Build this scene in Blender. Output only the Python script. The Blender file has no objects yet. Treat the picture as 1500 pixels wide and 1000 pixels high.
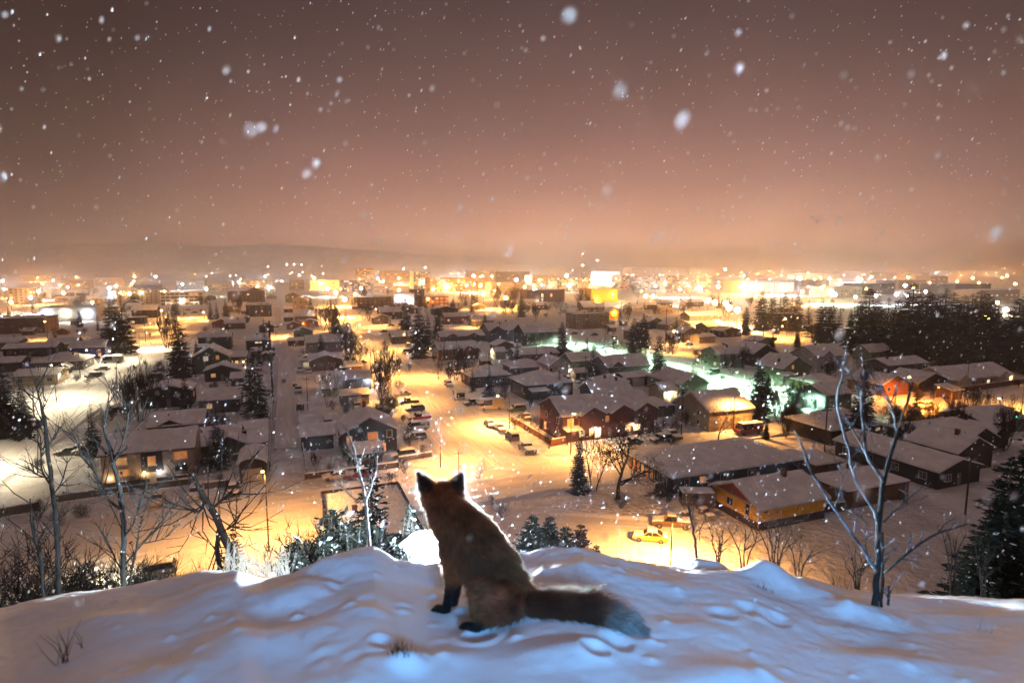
# A night view over a snowy town with a fox on the ridge: everything is built here in code.
HAZE = 0.00042
FARR, FARS, FARP = 1.8, 2.0, 3.2
FUR, FURR = 110000, 1.4
FLASH, RIM_SPOT, HEADL, FLAKE_SPOT = 2400.0, 9000.0, 950.0, 270.0
LAMPK = 5.0
import bpy, bmesh, math, random
import numpy as np
from mathutils import Vector, Matrix, noise

random.seed(7)
RNG = random.Random(11)
scene = bpy.context.scene
COL = scene.collection
F, CX, CY, H, P = 875.0, 750.0, 500.0, 35.0, math.radians(7.03)
CP, SP = math.cos(P), math.sin(P)
TH = math.radians(20.8)
V = Vector((math.cos(TH), math.sin(TH), 0))      # across the town grid
U = Vector((-math.sin(TH), math.cos(TH), 0))     # away from the hill


def ray(px, py):
    cx, cy = (px - CX) / F, (CY - py) / F
    return Vector((cx, CP + cy * SP, -SP + cy * CP))


def G(px, py, z=0.0):
    d = ray(px, py)
    t = (z - H) / d.z
    return Vector((d.x * t, d.y * t, z))


def at(px, py, y):
    d = ray(px, py)
    t = y / d.y
    return Vector((d.x * t, y, H + d.z * t))


def pix(p):
    yc = p[1] * CP - (p[2] - H) * SP
    zc = p[1] * SP + (p[2] - H) * CP
    return CX + F * p[0] / yc, CY - F * zc / yc


def width_to(p0, px1, direction):
    k = (px1 - CX) / F
    return (k * (p0.y * CP + (H - p0.z) * SP) - p0.x) / (direction.x - k * direction.y * CP)


# ---------------------------------------------------------------- camera
cam_d = bpy.data.cameras.new('camera')
cam = bpy.data.objects.new('camera', cam_d)
COL.objects.link(cam)
cam.location = (0, 0, H)
cam.rotation_euler = (math.pi / 2 - P, 0, 0)
cam_d.sensor_width = 36
cam_d.lens = 36 * F / 1500
cam_d.clip_start = 0.05
cam_d.clip_end = 20000
cam_d.dof.use_dof = True
cam_d.dof.focus_distance = 11
cam_d.dof.aperture_fstop = 1.8
scene.camera = cam
scene.view_settings.view_transform = 'Standard'
scene.view_settings.look = 'None'
scene.view_settings.exposure = 0
scene.view_settings.gamma = 1
scene.render.engine = 'CYCLES'
cy = scene.cycles
cy.use_denoising = True
cy.max_bounces = 6
cy.diffuse_bounces = 2
cy.glossy_bounces = 2
cy.transmission_bounces = 4
cy.transparent_max_bounces = 4
cy.volume_bounces = 0
cy.use_adaptive_sampling = True
cy.adaptive_threshold = .025
cy.caustics_reflective = False
cy.caustics_refractive = False
cy.sample_clamp_indirect = 4.0
cy.use_light_tree = True

# ---------------------------------------------------------------- world: low cloud lit by the town
w = bpy.data.worlds.new('World')
scene.world = w
w.use_nodes = True
nt = w.node_tree
nt.nodes.clear()
N = nt.nodes.new
L = nt.links.new
out = N('ShaderNodeOutputWorld')
bg = N('ShaderNodeBackground')
tc = N('ShaderNodeTexCoord')
sep = N('ShaderNodeSeparateXYZ')
L(tc.outputs['Generated'], sep.inputs[0])
ramp = N('ShaderNodeValToRGB')
els = ramp.color_ramp.elements
SKY = [(0.0, (1.7, .86, .56)), (.03, (1.1, .53, .37)), (.07, (.66, .305, .228)), (.13, (.39, .186, .162)), (.21, (.225, .112, .106)), (.30, (.130, .069, .070)),
       (.40, (.072, .043, .046)), (.52, (.09, .056, .056)), (.75, (.24, .162, .148)), (1.0, (.33, .22, .20))]
els[0].position, els[0].color = SKY[0][0], (*SKY[0][1], 1)
els[1].position, els[1].color = SKY[1][0], (*SKY[1][1], 1)
for p_, c_ in SKY[2:]:
    e_ = els.new(p_)
    e_.color = (*c_, 1)
L(sep.outputs[2], ramp.inputs[0])
# the cloud is brightest over the town centre, darker away from it
dot = N('ShaderNodeVectorMath')
dot.operation = 'DOT_PRODUCT'
gd = Vector((.16, 1, .05)).normalized()
dot.inputs[1].default_value = gd
L(tc.outputs['Generated'], dot.inputs[0])
r2 = N('ShaderNodeValToRGB')
e2 = r2.color_ramp.elements
for i_, (p_, c_) in enumerate([(0.0, (.13, .14, .17)), (.60, (.13, .14, .17)), (.72, (.17, .185, .215)), (.86, (.55, .57, .61)), (.95, (.90, .91, .92)), (1.0, (1.06, 1.04, 1.03))]):
    e_ = e2[i_] if i_ < 2 else e2.new(p_)
    e_.position, e_.color = p_, (*c_, 1)
L(dot.outputs['Value'], r2.inputs[0])
# overhead the side fall-off no longer counts
mz = N('ShaderNodeMapRange')
mz.inputs[1].default_value, mz.inputs[2].default_value = .45, .75
L(sep.outputs[2], mz.inputs[0])
mixs = N('ShaderNodeMix')
mixs.data_type = 'RGBA'
L(mz.outputs[0], mixs.inputs[0])
L(r2.outputs[0], mixs.inputs[6])
mixs.inputs[7].default_value = (1, 1, 1, 1)
mul = N('ShaderNodeMix')
mul.data_type = 'RGBA'
mul.blend_type = 'MULTIPLY'
mul.inputs[0].default_value = 1
L(ramp.outputs[0], mul.inputs[6])
L(mixs.outputs[2], mul.inputs[7])
cn = N('ShaderNodeTexNoise')
cn.inputs['Scale'].default_value = 3.0
cn.inputs['Detail'].default_value = 4
L(tc.outputs['Generated'], cn.inputs[0])
cr = N('ShaderNodeMapRange')
cr.inputs[1].default_value, cr.inputs[2].default_value, cr.inputs[3].default_value, cr.inputs[4].default_value = .3, .7, .88, 1.12
L(cn.outputs[0], cr.inputs[0])
L(mul.outputs[2], bg.inputs[0])
L(cr.outputs[0], bg.inputs[1])
L(bg.outputs[0], out.inputs[0])

# ---------------------------------------------------------------- materials
MATS = {}


def mat(name, col, rough=.7, var=.0, scale=2.0, bump=.0, bscale=20.0, spec=.3, metal=0.0, coord='Object', stretch=None, col2=None, detail=4):
    if name in MATS:
        return MATS[name]
    m = bpy.data.materials.new(name)
    m.use_nodes = True
    t = m.node_tree
    b = t.nodes['Principled BSDF']
    b.inputs['Base Color'].default_value = (*col, 1)
    b.inputs['Roughness'].default_value = rough
    b.inputs['Specular IOR Level'].default_value = spec
    b.inputs['Metallic'].default_value = metal
    if var or col2 or bump:
        c = t.nodes.new('ShaderNodeTexCoord')
        mp = t.nodes.new('ShaderNodeMapping')
        if stretch:
            mp.inputs['Scale'].default_value = stretch
        t.links.new(c.outputs[coord], mp.inputs[0])
    if var or col2:
        n = t.nodes.new('ShaderNodeTexNoise')
        n.inputs['Scale'].default_value = scale
        n.inputs['Detail'].default_value = detail
        t.links.new(mp.outputs[0], n.inputs[0])
        r = t.nodes.new('ShaderNodeValToRGB')
        a = col2 if col2 else tuple(x * (1 - var) for x in col)
        bcol = col if col2 else tuple(min(1, x * (1 + var)) for x in col)
        r.color_ramp.elements[0].position, r.color_ramp.elements[0].color = .35, (*a, 1)
        r.color_ramp.elements[1].position, r.color_ramp.elements[1].color = .65, (*bcol, 1)
        t.links.new(n.outputs[0], r.inputs[0])
        t.links.new(r.outputs[0], b.inputs['Base Color'])
    if bump:
        n2 = t.nodes.new('ShaderNodeTexNoise')
        n2.inputs['Scale'].default_value = bscale
        n2.inputs['Detail'].default_value = 5
        t.links.new(mp.outputs[0], n2.inputs[0])
        bp = t.nodes.new('ShaderNodeBump')
        bp.inputs['Strength'].default_value = bump
        bp.inputs['Distance'].default_value = 1.0 / bscale
        t.links.new(n2.outputs[0], bp.inputs['Height'])
        t.links.new(bp.outputs[0], b.inputs['Normal'])
    MATS[name] = m
    return m


def siding(name, col, pitch=.2, vertical=False):
    """painted boards: a fine repeating lap with uneven paint"""
    if name in MATS:
        return MATS[name]
    m = mat(name, col, .75, var=.18, scale=1.3)
    t = m.node_tree
    b = t.nodes['Principled BSDF']
    c = t.nodes.new('ShaderNodeTexCoord')
    wv = t.nodes.new('ShaderNodeTexWave')
    wv.wave_type = 'BANDS'
    wv.bands_direction = 'X' if vertical else 'Z'
    wv.wave_profile = 'SAW'
    wv.inputs['Scale'].default_value = .314 / pitch
    t.links.new(c.outputs['Object'], wv.inputs[0])
    bp = t.nodes.new('ShaderNodeBump')
    bp.inputs['Strength'].default_value = .6
    bp.inputs['Distance'].default_value = .03
    t.links.new(wv.outputs[1], bp.inputs['Height'])
    t.links.new(bp.outputs[0], b.inputs['Normal'])
    return m


def glow(name, col, strength, sample=False):
    if name in MATS:
        return MATS[name]
    m = bpy.data.materials.new(name)
    m.use_nodes = True
    b = m.node_tree.nodes['Principled BSDF']
    b.inputs['Base Color'].default_value = (*col, 1)
    b.inputs['Emission Color'].default_value = (*col, 1)
    b.inputs['Emission Strength'].default_value = strength
    m.cycles.emission_sampling = 'AUTO' if sample else 'NONE'
    if 'window' in name:                              # curtains, shelves and brighter or dimmer rooms behind the glass
        t = m.node_tree
        oi, c, wv, nz = (t.nodes.new(k) for k in ('ShaderNodeObjectInfo', 'ShaderNodeTexCoord', 'ShaderNodeTexWave', 'ShaderNodeTexNoise'))
        wv.inputs['Scale'].default_value, wv.inputs['Distortion'].default_value = 1.1, 3.0
        nz.inputs['Scale'].default_value = 1.7
        t.links.new(c.outputs['Object'], wv.inputs[0])
        ad = t.nodes.new('ShaderNodeVectorMath')
        t.links.new(c.outputs['Object'], ad.inputs[0])
        t.links.new(oi.outputs['Location'], ad.inputs[1])
        t.links.new(ad.outputs[0], nz.inputs[0])
        m1, m2, m3 = (t.nodes.new('ShaderNodeMath') for _ in range(3))
        m1.operation = m2.operation = 'MULTIPLY_ADD'
        m1.inputs[1].default_value, m1.inputs[2].default_value = .6, .55
        t.links.new(wv.outputs[1], m1.inputs[0])
        m2.inputs[1].default_value, m2.inputs[2].default_value = 2.4, -.45
        t.links.new(nz.outputs[0], m2.inputs[0])
        m3.operation = 'MULTIPLY'
        t.links.new(m1.outputs[0], m3.inputs[0])
        t.links.new(m2.outputs[0], m3.inputs[1])
        m4, m5 = t.nodes.new('ShaderNodeMath'), t.nodes.new('ShaderNodeMath')
        m4.operation, m5.operation = 'MULTIPLY_ADD', 'MULTIPLY'
        m4.inputs[1].default_value, m4.inputs[2].default_value = 1.5 * strength, .35 * strength
        t.links.new(oi.outputs['Random'], m4.inputs[0])
        t.links.new(m3.outputs[0], m5.inputs[0])
        t.links.new(m4.outputs[0], m5.inputs[1])
        t.links.new(m5.outputs[0], b.inputs['Emission Strength'])
    MATS[name] = m
    return m


M_SNOW = mat('roof_snow', (.80, .80, .82), .85, var=.10, scale=.55, bump=.7, bscale=2.2, spec=.2, detail=8)
M_GROUND = mat('ground_snow', (.78, .78, .80), .85, col2=(.56, .55, .55), scale=.22, bump=.9, bscale=1.1, spec=.2, detail=7)
M_NEAR = mat('ridge_snow', (.84, .86, .90), .8, var=.03, scale=6, bump=.32, bscale=130.0, spec=.3, detail=8)
M_ROAD = mat('road_snow', (.74, .73, .73), .75, col2=(.60, .585, .575), scale=.4, bump=.3, bscale=1.0, spec=.3, stretch=(1.5, .16, 1), detail=6)
M_DARK = mat('dark_trim', (.035, .03, .028), .7, var=.3)
M_LIGHTTRIM = mat('pale_trim', (.5, .46, .42), .6, var=.1)
M_GLASS = mat('window_glass', (.012, .014, .018), .12, spec=.6)
M_FRAME = mat('window_frame', (.55, .52, .48), .5, var=.08)
M_LIT = glow('lit_window_warm', (1.0, .55, .2), .8)
M_LITW = glow('lit_window_white', (1.0, .8, .52), 1.5)
M_DIM = glow('lit_window_dim', (1.0, .42, .12), .5)
M_DOOR = mat('door_paint', (.18, .14, .12), .5, var=.1)
M_GDOOR = mat('garage_door_paint', (.5, .45, .4), .5, var=.08)
M_BRICK = mat('chimney_brick', (.12, .05, .035), .85, var=.35, scale=8)
M_METAL = mat('galvanised_metal', (.22, .22, .22), .45, var=.15, metal=.7)
M_WOOD = mat('weathered_wood', (.10, .065, .04), .85, var=.35, scale=3, stretch=(1, 1, 6))
M_POLE = mat('pole_wood', (.045, .035, .028), .85, var=.3, scale=4)
M_BARK = mat('bark', (.05, .038, .03), .9, var=.4, scale=5, bump=.5, bscale=12)
M_NEEDLE = mat('spruce_needles', (.014, .017, .012), .9, var=.5, scale=1.5, spec=.05)
M_TWIG = mat('bare_twigs', (.022, .015, .012), .9, var=.3, scale=3, spec=.05)
M_TIRE = mat('tyre_rubber', (.015, .015, .015), .8)
M_CARGLASS = mat('car_glass', (.01, .012, .015), .08, spec=.6)
M_BOUGHSNOW = mat('bough_snow', (.78, .80, .84), .85)
W = {
    'tan': siding('tan_siding', (.42, .31, .24)), 'green': siding('green_siding', (.09, .10, .035)), 'brown': siding('brown_siding', (.05, .028, .02)),
    'dark': siding('charcoal_siding', (.02, .018, .02)), 'blue': siding('blue_siding', (.035, .05, .24)), 'red': siding('red_siding', (.20, .045, .025)), 'maroon': siding('maroon_siding', (.11, .032, .022)),
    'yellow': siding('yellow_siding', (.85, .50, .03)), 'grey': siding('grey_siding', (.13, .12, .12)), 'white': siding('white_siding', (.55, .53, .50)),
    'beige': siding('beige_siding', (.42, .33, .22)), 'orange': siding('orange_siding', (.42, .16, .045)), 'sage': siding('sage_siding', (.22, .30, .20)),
    'slate': siding('slate_siding', (.06, .065, .08)), 'concrete': mat('concrete', (.30, .29, .28), .9, var=.2), 'cream': siding('cream_siding', (.60, .50, .36)),
    'wood': siding('wood_cladding', (.17, .09, .045), vertical=True), 'brick': mat('brick_wall', (.075, .03, .022), .9, var=.3, scale=7),
}

# ---------------------------------------------------------------- object helpers


def put(name, data, parent=None, loc=None):
    o = bpy.data.objects.new(name, data)
    COL.objects.link(o)
    if parent is not None:
        o.parent = parent
    if loc is not None:
        o.location = loc
    return o


def tag(o, label, cat, group=None):
    o['label'] = label
    o['category'] = cat
    if group:
        o['group'] = group
    return o


def thing(name, label, cat, loc, rz=0.0, group=None, s=1.0):
    o = put(name, None, None, loc)
    o.rotation_euler = (0, 0, rz)
    o.scale = (s, s, s)
    o.empty_display_size = .3
    return tag(o, label, cat, group)


class MB:
    def __init__(self):
        self.v, self.f, self.m = [], [], []

    def add(self, vs, fs, mi=0):
        b = len(self.v)
        self.v += [tuple(p) for p in vs]
        self.f += [tuple(b + i for i in q) for q in fs]
        self.m += [mi] * len(fs)

    def box(self, x0, x1, y0, y1, z0, z1, mi=0):
        self.add([(x0, y0, z0), (x1, y0, z0), (x1, y1, z0), (x0, y1, z0), (x0, y0, z1), (x1, y0, z1), (x1, y1, z1), (x0, y1, z1)],
                 [(0, 3, 2, 1), (4, 5, 6, 7), (0, 1, 5, 4), (1, 2, 6, 5), (2, 3, 7, 6), (3, 0, 4, 7)], mi)

    def prism(self, prof, a, b, axis='x', mi=0):
        """convex profile swept from a to b: along x the profile is (y, z), along y it is (x, z)"""
        n = len(prof)
        if axis == 'x':
            vs = [(a, p[0], p[1]) for p in prof] + [(b, p[0], p[1]) for p in prof]
        elif axis == 'y':
            vs = [(p[0], a, p[1]) for p in prof] + [(p[0], b, p[1]) for p in prof]
        else:
            vs = [(p[0], p[1], a) for p in prof] + [(p[0], p[1], b) for p in prof]
        fs = [tuple(range(n)), tuple(range(2 * n - 1, n - 1, -1))] + [(i, i + n, (i + 1) % n + n, (i + 1) % n) for i in range(n)]
        self.add(vs, fs, mi)

    def tube(self, pts, rad, sides=6, mi=0, cap=True):
        pts = [Vector(p) for p in pts]
        n = len(pts)
        vs, fs = [], []
        t0 = (pts[1] - pts[0]).normalized()
        a = t0.orthogonal().normalized()
        for i, p in enumerate(pts):
            t = (pts[min(i + 1, n - 1)] - pts[max(i - 1, 0)]).normalized()
            a = (a - t * a.dot(t))
            if a.length < 1e-6:
                a = t.orthogonal()
            a.normalize()
            bb = t.cross(a)
            for k in range(sides):
                an = 2 * math.pi * k / sides
                vs.append(p + (a * math.cos(an) + bb * math.sin(an)) * rad[i])
        for i in range(n - 1):
            for k in range(sides):
                k2 = (k + 1) % sides
                fs.append((i * sides + k, i * sides + k2, (i + 1) * sides + k2, (i + 1) * sides + k))
        if cap:
            fs.append(tuple(range(sides - 1, -1, -1)))
            fs.append(tuple((n - 1) * sides + k for k in range(sides)))
        self.add(vs, fs, mi)

    def mesh(self, name, mats, smooth=False):
        me = bpy.data.meshes.new(name)
        me.from_pydata(self.v, [], self.f)
        for x in (mats if isinstance(mats, (list, tuple)) else [mats]):
            me.materials.append(x)
        if any(self.m):
            me.polygons.foreach_set('material_index', self.m)
        if smooth:
            me.polygons.foreach_set('use_smooth', [True] * len(self.f))
        me.update()
        return me

    def build(self, name, mats, parent=None, loc=None, smooth=False):
        return put(name, self.mesh(name, mats, smooth), parent, loc)


def grid_mesh(name, X, Y, Z, mats, smooth=True):
    """heightfield over 2-D arrays X, Y, Z (rows = Y)"""
    r, c = X.shape
    me = bpy.data.meshes.new(name)
    vs = np.stack([X, Y, Z], -1).reshape(-1, 3)
    i = np.arange((r - 1) * (c - 1))
    a = (i // (c - 1)) * c + i % (c - 1)
    fs = np.stack([a, a + 1, a + c + 1, a + c], -1)
    me.vertices.add(len(vs))
    me.vertices.foreach_set('co', vs.ravel().astype(np.float32))
    me.loops.add(fs.size)
    me.loops.foreach_set('vertex_index', fs.ravel().astype(np.int32))
    me.polygons.add(len(fs))
    me.polygons.foreach_set('loop_start', (np.arange(len(fs)) * 4).astype(np.int32))
    me.polygons.foreach_set('loop_total', np.full(len(fs), 4, np.int32))
    me.polygons.foreach_set('use_smooth', np.full(len(fs), smooth))
    me.materials.append(mats)
    me.update(calc_edges=True)
    me.validate()
    return me


def structure(o):
    o['kind'] = 'structure'
    return o


def point_light(name, loc, col, power, parent=None, radius=.25, spot=None):
    l = bpy.data.lights.new(name, 'SPOT' if spot else 'POINT')
    l.color = col
    l.energy = power * (LAMPK if name == 'lamp_glow' else 1)
    l.shadow_soft_size = radius
    if spot:
        l.spot_size = math.radians(spot)
        l.spot_blend = .6
    o = put(name, l, parent, loc)
    return o


SODIUM = (1.0, .415, .09)
AMBER = (1.0, .40, .06)
WARM = (1.0, .70, .34)
WHITE = (.85, .93, 1.0)
PALE = (1.0, .84, .52)
GREENW = (.55, 1.0, .62)
# ---------------------------------------------------------------- the ridge the fox sits on
CREST_PX = np.array([-2500, -900, -300, 0, 60, 130, 230, 290, 345, 385, 430, 470, 520, 548, 580, 625, 700, 765, 800, 850, 900, 950, 1000, 1080, 1180, 1240, 1300, 1400, 1500, 1800, 2600, 4000.])
CREST_PY = np.array([1000, 960, 930, 899, 882, 868, 853, 838, 838, 852, 842, 826, 814, 813, 828, 834, 822, 810, 807, 806, 816, 826, 834, 840, 848, 864, 874, 880, 884, 900, 930, 960.])
_rs = np.random.RandomState(5)
CLODS = []
HUMPS = []                                   # (px, y distance, height, rx, ry)
for a_ in [(622, 5.20, .62, .40, .38), (330, 2.75, .05, .16, .14), (420, 2.65, .075, .17, .13), (470, 2.9, .06, .16, .12), (540, 3.0, .05, .22, .16),
           (590, 1.98, .055, .07, .07), (1035, 3.30, .075, .12, .11), (1122, 3.08, .056, .115, .11), (1155, 3.0, .05, .17, .13), (1215, 2.9, .05, .10, .09),
           (1240, 2.75, .05, .10, .08), (1285, 2.75, .05, .14, .12), (850, 2.8, .03, .25, .12), (960, 2.75, .025, .2, .1), (1010, 2.3, .02, .14, .08),
           (1420, 2.8, .035, .2, .12), (1330, 2.2, .03, .25, .12), (1080, 1.9, .025, .2, .1), (820, 2.0, .02, .2, .1), (380, 2.2, .04, .25, .12), (180, 2.6, .05, .3, .2),
           (660, 2.05, .02, .12, .08), (240, 2.0, .03, .2, .1)]:
    HUMPS.append(a_)
for _ in range(70):
    HUMPS.append((_rs.uniform(-200, 1700), _rs.uniform(1.5, 3.2), _rs.uniform(-.014, .018), _rs.uniform(.05, .20), _rs.uniform(.05, .13)))
HUMPS.append((640, 3.2, .028, .36, .14))  # crest swell added to keep flash light off the near snow
HUMPS.append((830, 3.2, .02, .25, .12))
for _ in range(150):
    CLODS.append((_rs.uniform(-150, 1650), _rs.uniform(1.6, 3.2), _rs.uniform(.005, .016), _rs.uniform(.014, .035)))
PITS = [(700, 2.24, .03, .05), (560, 2.1, .02, .04), (905, 2.12, .018, .05), (875, 2.02, .02, .04), (690, 2.5, .02, .05), (1100, 2.55, .02, .05), (1060, 2.45, .02, .05), (1140, 2.5, .02, .05)]


def fade(t):
    t = np.clip(t, 0, 1)
    return t * t * (3 - 2 * t)


def vnoise(x, y, seed):
    """smooth value noise, vectorised"""
    rs = np.random.RandomState(seed)
    tab = rs.rand(256, 256)
    xi, yi = np.floor(x).astype(int), np.floor(y).astype(int)
    fx, fy = fade(x - xi), fade(y - yi)
    g = lambda a, b: tab[a % 256, b % 256]
    return (g(xi, yi) * (1 - fx) + g(xi + 1, yi) * fx) * (1 - fy) + (g(xi, yi + 1) * (1 - fx) + g(xi + 1, yi + 1) * fx) * fy - .5


def hill_z(x, y):
    x, y = np.asarray(x, float), np.asarray(y, float)
    yy = np.maximum(y, 1.2)
    px = CX + F * x / (1.055 * yy)
    cpy = np.interp(px, CREST_PX, CREST_PY)
    cy_ = (CY - cpy) / F
    slope = -(-SP + cy_ * CP) / (CP + cy_ * SP)
    yc = 3.12 + .10 * np.sin(px * .011) + .06 * np.sin(px * .027 + 1)
    c = slope * yc
    s = (y - 1.0) / (yc - 1.0)
    near = 1.22 + (c - 1.22) * np.clip(s, -1.5, 1)
    near = np.where(y < 1.0, 1.22 - .10 * (1.0 - y), near)
    t = np.maximum(y - yc, 0)
    drop = near + np.where(t < 4, .52 * t + .06 * t * t, .52 * 4 + .96 + 1.0 * (t - 4))
    for hx, hy, hh, rx, ry in HUMPS:
        X = (hx - CX) / F * 1.055 * hy
        q2 = ((x - X) / rx) ** 2 + ((y - hy) / ry) ** 2
        drop = drop - hh * np.exp(-q2 * q2 * .7 if hh > .06 and hy < 3.6 else -q2)
    for hx, hy, hh, rr in CLODS:
        X = (hx - CX) / F * 1.055 * hy
        drop = drop - hh * np.exp(-((x - X) / rr) ** 2 - ((y - hy) / rr) ** 2)
    for hx, hy, hh, rr in PITS:
        X = (hx - CX) / F * 1.055 * hy
        d2 = ((x - X) / rr) ** 2 + ((y - hy) / rr) ** 2
        drop = drop + hh * np.exp(-d2) - .4 * hh * np.exp(-((np.sqrt(d2) - 1.6) / .5) ** 2)
    k = np.clip((y - 1) / 2, .3, 1)
    k = k * (1 - .7 * np.exp(-((px - 640) / 110) ** 4 - ((y - 2.6) / .75) ** 4))
    drop = drop - k * (.032 * vnoise(x * 2.2 + 9, y * 2.6, 1) + .014 * vnoise(x * 5 + 3, y * 7, 2) + .009 * np.abs(vnoise(x * 9 + y * 3, y * 13, 8)) + .008 * vnoise(x * 19, y * 21, 3) + .005 * np.abs(vnoise(x * 31, y * 37, 11)) + .003 * vnoise(x * 55, y * 55, 4))
    far = np.clip((y - 5) / 8, 0, 1)
    drop = drop - far * (1.6 * vnoise(x * .12 + 5, y * .15, 6) + .5 * vnoise(x * .5, y * .5, 7))
    return np.maximum(H - drop, -1.0)


def hz(x, y):
    return float(hill_z(np.array([x]), np.array([y]))[0])


xs = np.concatenate([np.linspace(-60, -5, 90)[:-1], np.linspace(-5, 5, 860)[:-1], np.linspace(5, 60, 90)])
ys = np.concatenate([np.linspace(-8, 1.2, 24)[:-1], np.linspace(1.2, 5.2, 380)[:-1], np.linspace(5.2, 48, 110)])
X_, Y_ = np.meshgrid(xs, ys)
ridge = structure(put('snowy_hill', grid_mesh('snowy_hill', X_, Y_, hill_z(X_, Y_), M_NEAR)))

# ---------------------------------------------------------------- the town's ground, roads, far hills
gx = np.concatenate([-np.geomspace(9000, 260, 14), np.linspace(-240, 240, 161), np.geomspace(260, 9000, 14)])
gy = np.concatenate([np.linspace(10, 260, 120), np.geomspace(263, 9000, 40)])
X_, Y_ = np.meshgrid(gx, gy)
Z_ = (.16 * vnoise(X_ * .35, Y_ * .35, 21) + .10 * vnoise(X_ * .9, Y_ * .9, 22)) * np.where(Y_ < 300, 1, 0) - .12
structure(put('ground', grid_mesh('ground', X_, Y_, Z_, M_GROUND)))


def road(name, a, b, width, lift):
    """a strip of packed snow from ground point a to b, its own sheet"""
    d = (b - a)
    Lr = d.length
    d.normalize()
    n = Vector((-d.y, d.x, 0))
    k = max(2, int(min(Lr, 500) / 2.5))
    t = np.concatenate([np.linspace(0, min(Lr, 500), k), [Lr]]) if Lr > 505 else np.linspace(0, Lr, k)
    cols = 41
    q = np.linspace(-.5, .5, cols)
    Tt, Q = np.meshgrid(t, q, indexing='ij')
    edge = np.abs(Q) > .49
    wob = .5 * vnoise(Tt * .11, Q * 0 + 3, 31 + int(lift * 1000)) * edge * 2 * np.sign(Q)
    Zz = lift - .35 * (np.abs(Q) > .49) + .03 * vnoise(Tt * .4, Q * 9, 33) + .55 * np.exp(-((np.abs(Q) - .45) / .028) ** 2) * np.maximum(.35 + 1.6 * vnoise(Tt * .22, Q * 3, 35) + .5 * vnoise(Tt * .9, Q * 3, 36), 0)
    me = grid_mesh(name, Q * width + wob, Tt, Zz, M_ROAD)
    o = structure(put(name, me, None, a))
    o.rotation_euler = (0, 0, math.atan2(-d.x, d.y))
    return o


def along(px, py, t):
    return G(px, py) + U * t


road('street', along(690, 640, -22), along(690, 640, 1400), 19, .055)
road('street', along(60, 620, -60), along(60, 620, 1200), 18, .055)
road('street', along(1045, 540, -110), along(1045, 540, 500), 13, .055)
road('street', along(1140, 494, -260), along(1140, 494, 300), 12, .055)
road('alley', along(422, 600, -34), along(422, 600, 700), 6.0, .055)
road('cross_road', G(430, 748) - V * 90, G(430, 748) + V * 76, 15, .063)
road('cross_road', G(412, 489) - V * 330, G(412, 489) + V * 330, 12, .063)
road('cross_road', G(412, 447) - V * 600, G(412, 447) + V * 800, 16, .063)
road('lane', G(880, 662), G(880, 662) + V * 60, 7, .07)
road('lane', G(700, 770), G(1010, 790), 13, .075)
road('lane', G(1320, 602) - V * 10, G(1320, 602) + V * 90, 14, .063)

# low white bluffs beyond the town
for nm, y0, pts in (('hill', 4600, [(-1900, 30), (-300, 40), (0, 366), (60, 364), (110, 357), (190, 356), (260, 358), (330, 361), (400, 357), (470, 362), (540, 366), (600, 370), (680, 376), (760, 386), (900, 396), (2000, 397)]),
                    ('hill', 5600, [(300, 398), (520, 377), (620, 372), (700, 375), (780, 388), (860, 390), (920, 387), (1000, 391), (1100, 397), (1600, 396), (2600, 392)])):
    rows = []
    pts = [(px_, py_ if py_ > 100 else 362) for px_, py_ in pts]
    a0 = [at(px_, py_, y0) for px_, py_ in pts]
    cxs = np.linspace(a0[0].x, a0[-1].x, 260)
    top = np.interp(cxs, [p.x for p in a0], [p.z for p in a0])
    tt = np.linspace(0, 1, 26)
    C_, T_ = np.meshgrid(cxs, tt)
    prof = fade(np.clip(T_ * 1.9, 0, 1))
    hgt = top[None, :] * prof + 14 * vnoise(C_ * .006, T_ * 7, 41) * prof
    me = grid_mesh(nm, C_, y0 - 500 + T_ * 900 + 60 * vnoise(C_ * .004, T_ * 3, 42), hgt - 2, MATS.get('bluff') or mat('bluff', (.75, .72, .70), .95, col2=(.42, .40, .38), scale=.012, stretch=(1, 1, 3), detail=8))
    structure(put(nm, me))

# ---------------------------------------------------------------- falling snow haze
if HAZE:
    hb = MB()
    hb.box(-9500, 9500, -60, 9300, -3, 190)
    hm = bpy.data.materials.new('haze_air')
    hm.use_nodes = True
    hm.node_tree.nodes.clear()
    ho = hm.node_tree.nodes.new('ShaderNodeOutputMaterial')
    pv = hm.node_tree.nodes.new('ShaderNodeVolumePrincipled')
    pv.inputs['Color'].default_value = (.98, .89, .88, 1)
    pv.inputs['Density'].default_value = HAZE
    pv.inputs['Anisotropy'].default_value = 0.2
    hm.node_tree.links.new(pv.outputs[0], ho.inputs['Volume'])
    ha = hb.build('haze', hm)
    ha['kind'] = 'stuff'
# ---------------------------------------------------------------- buildings
WIN_CACHE = {}


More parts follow.
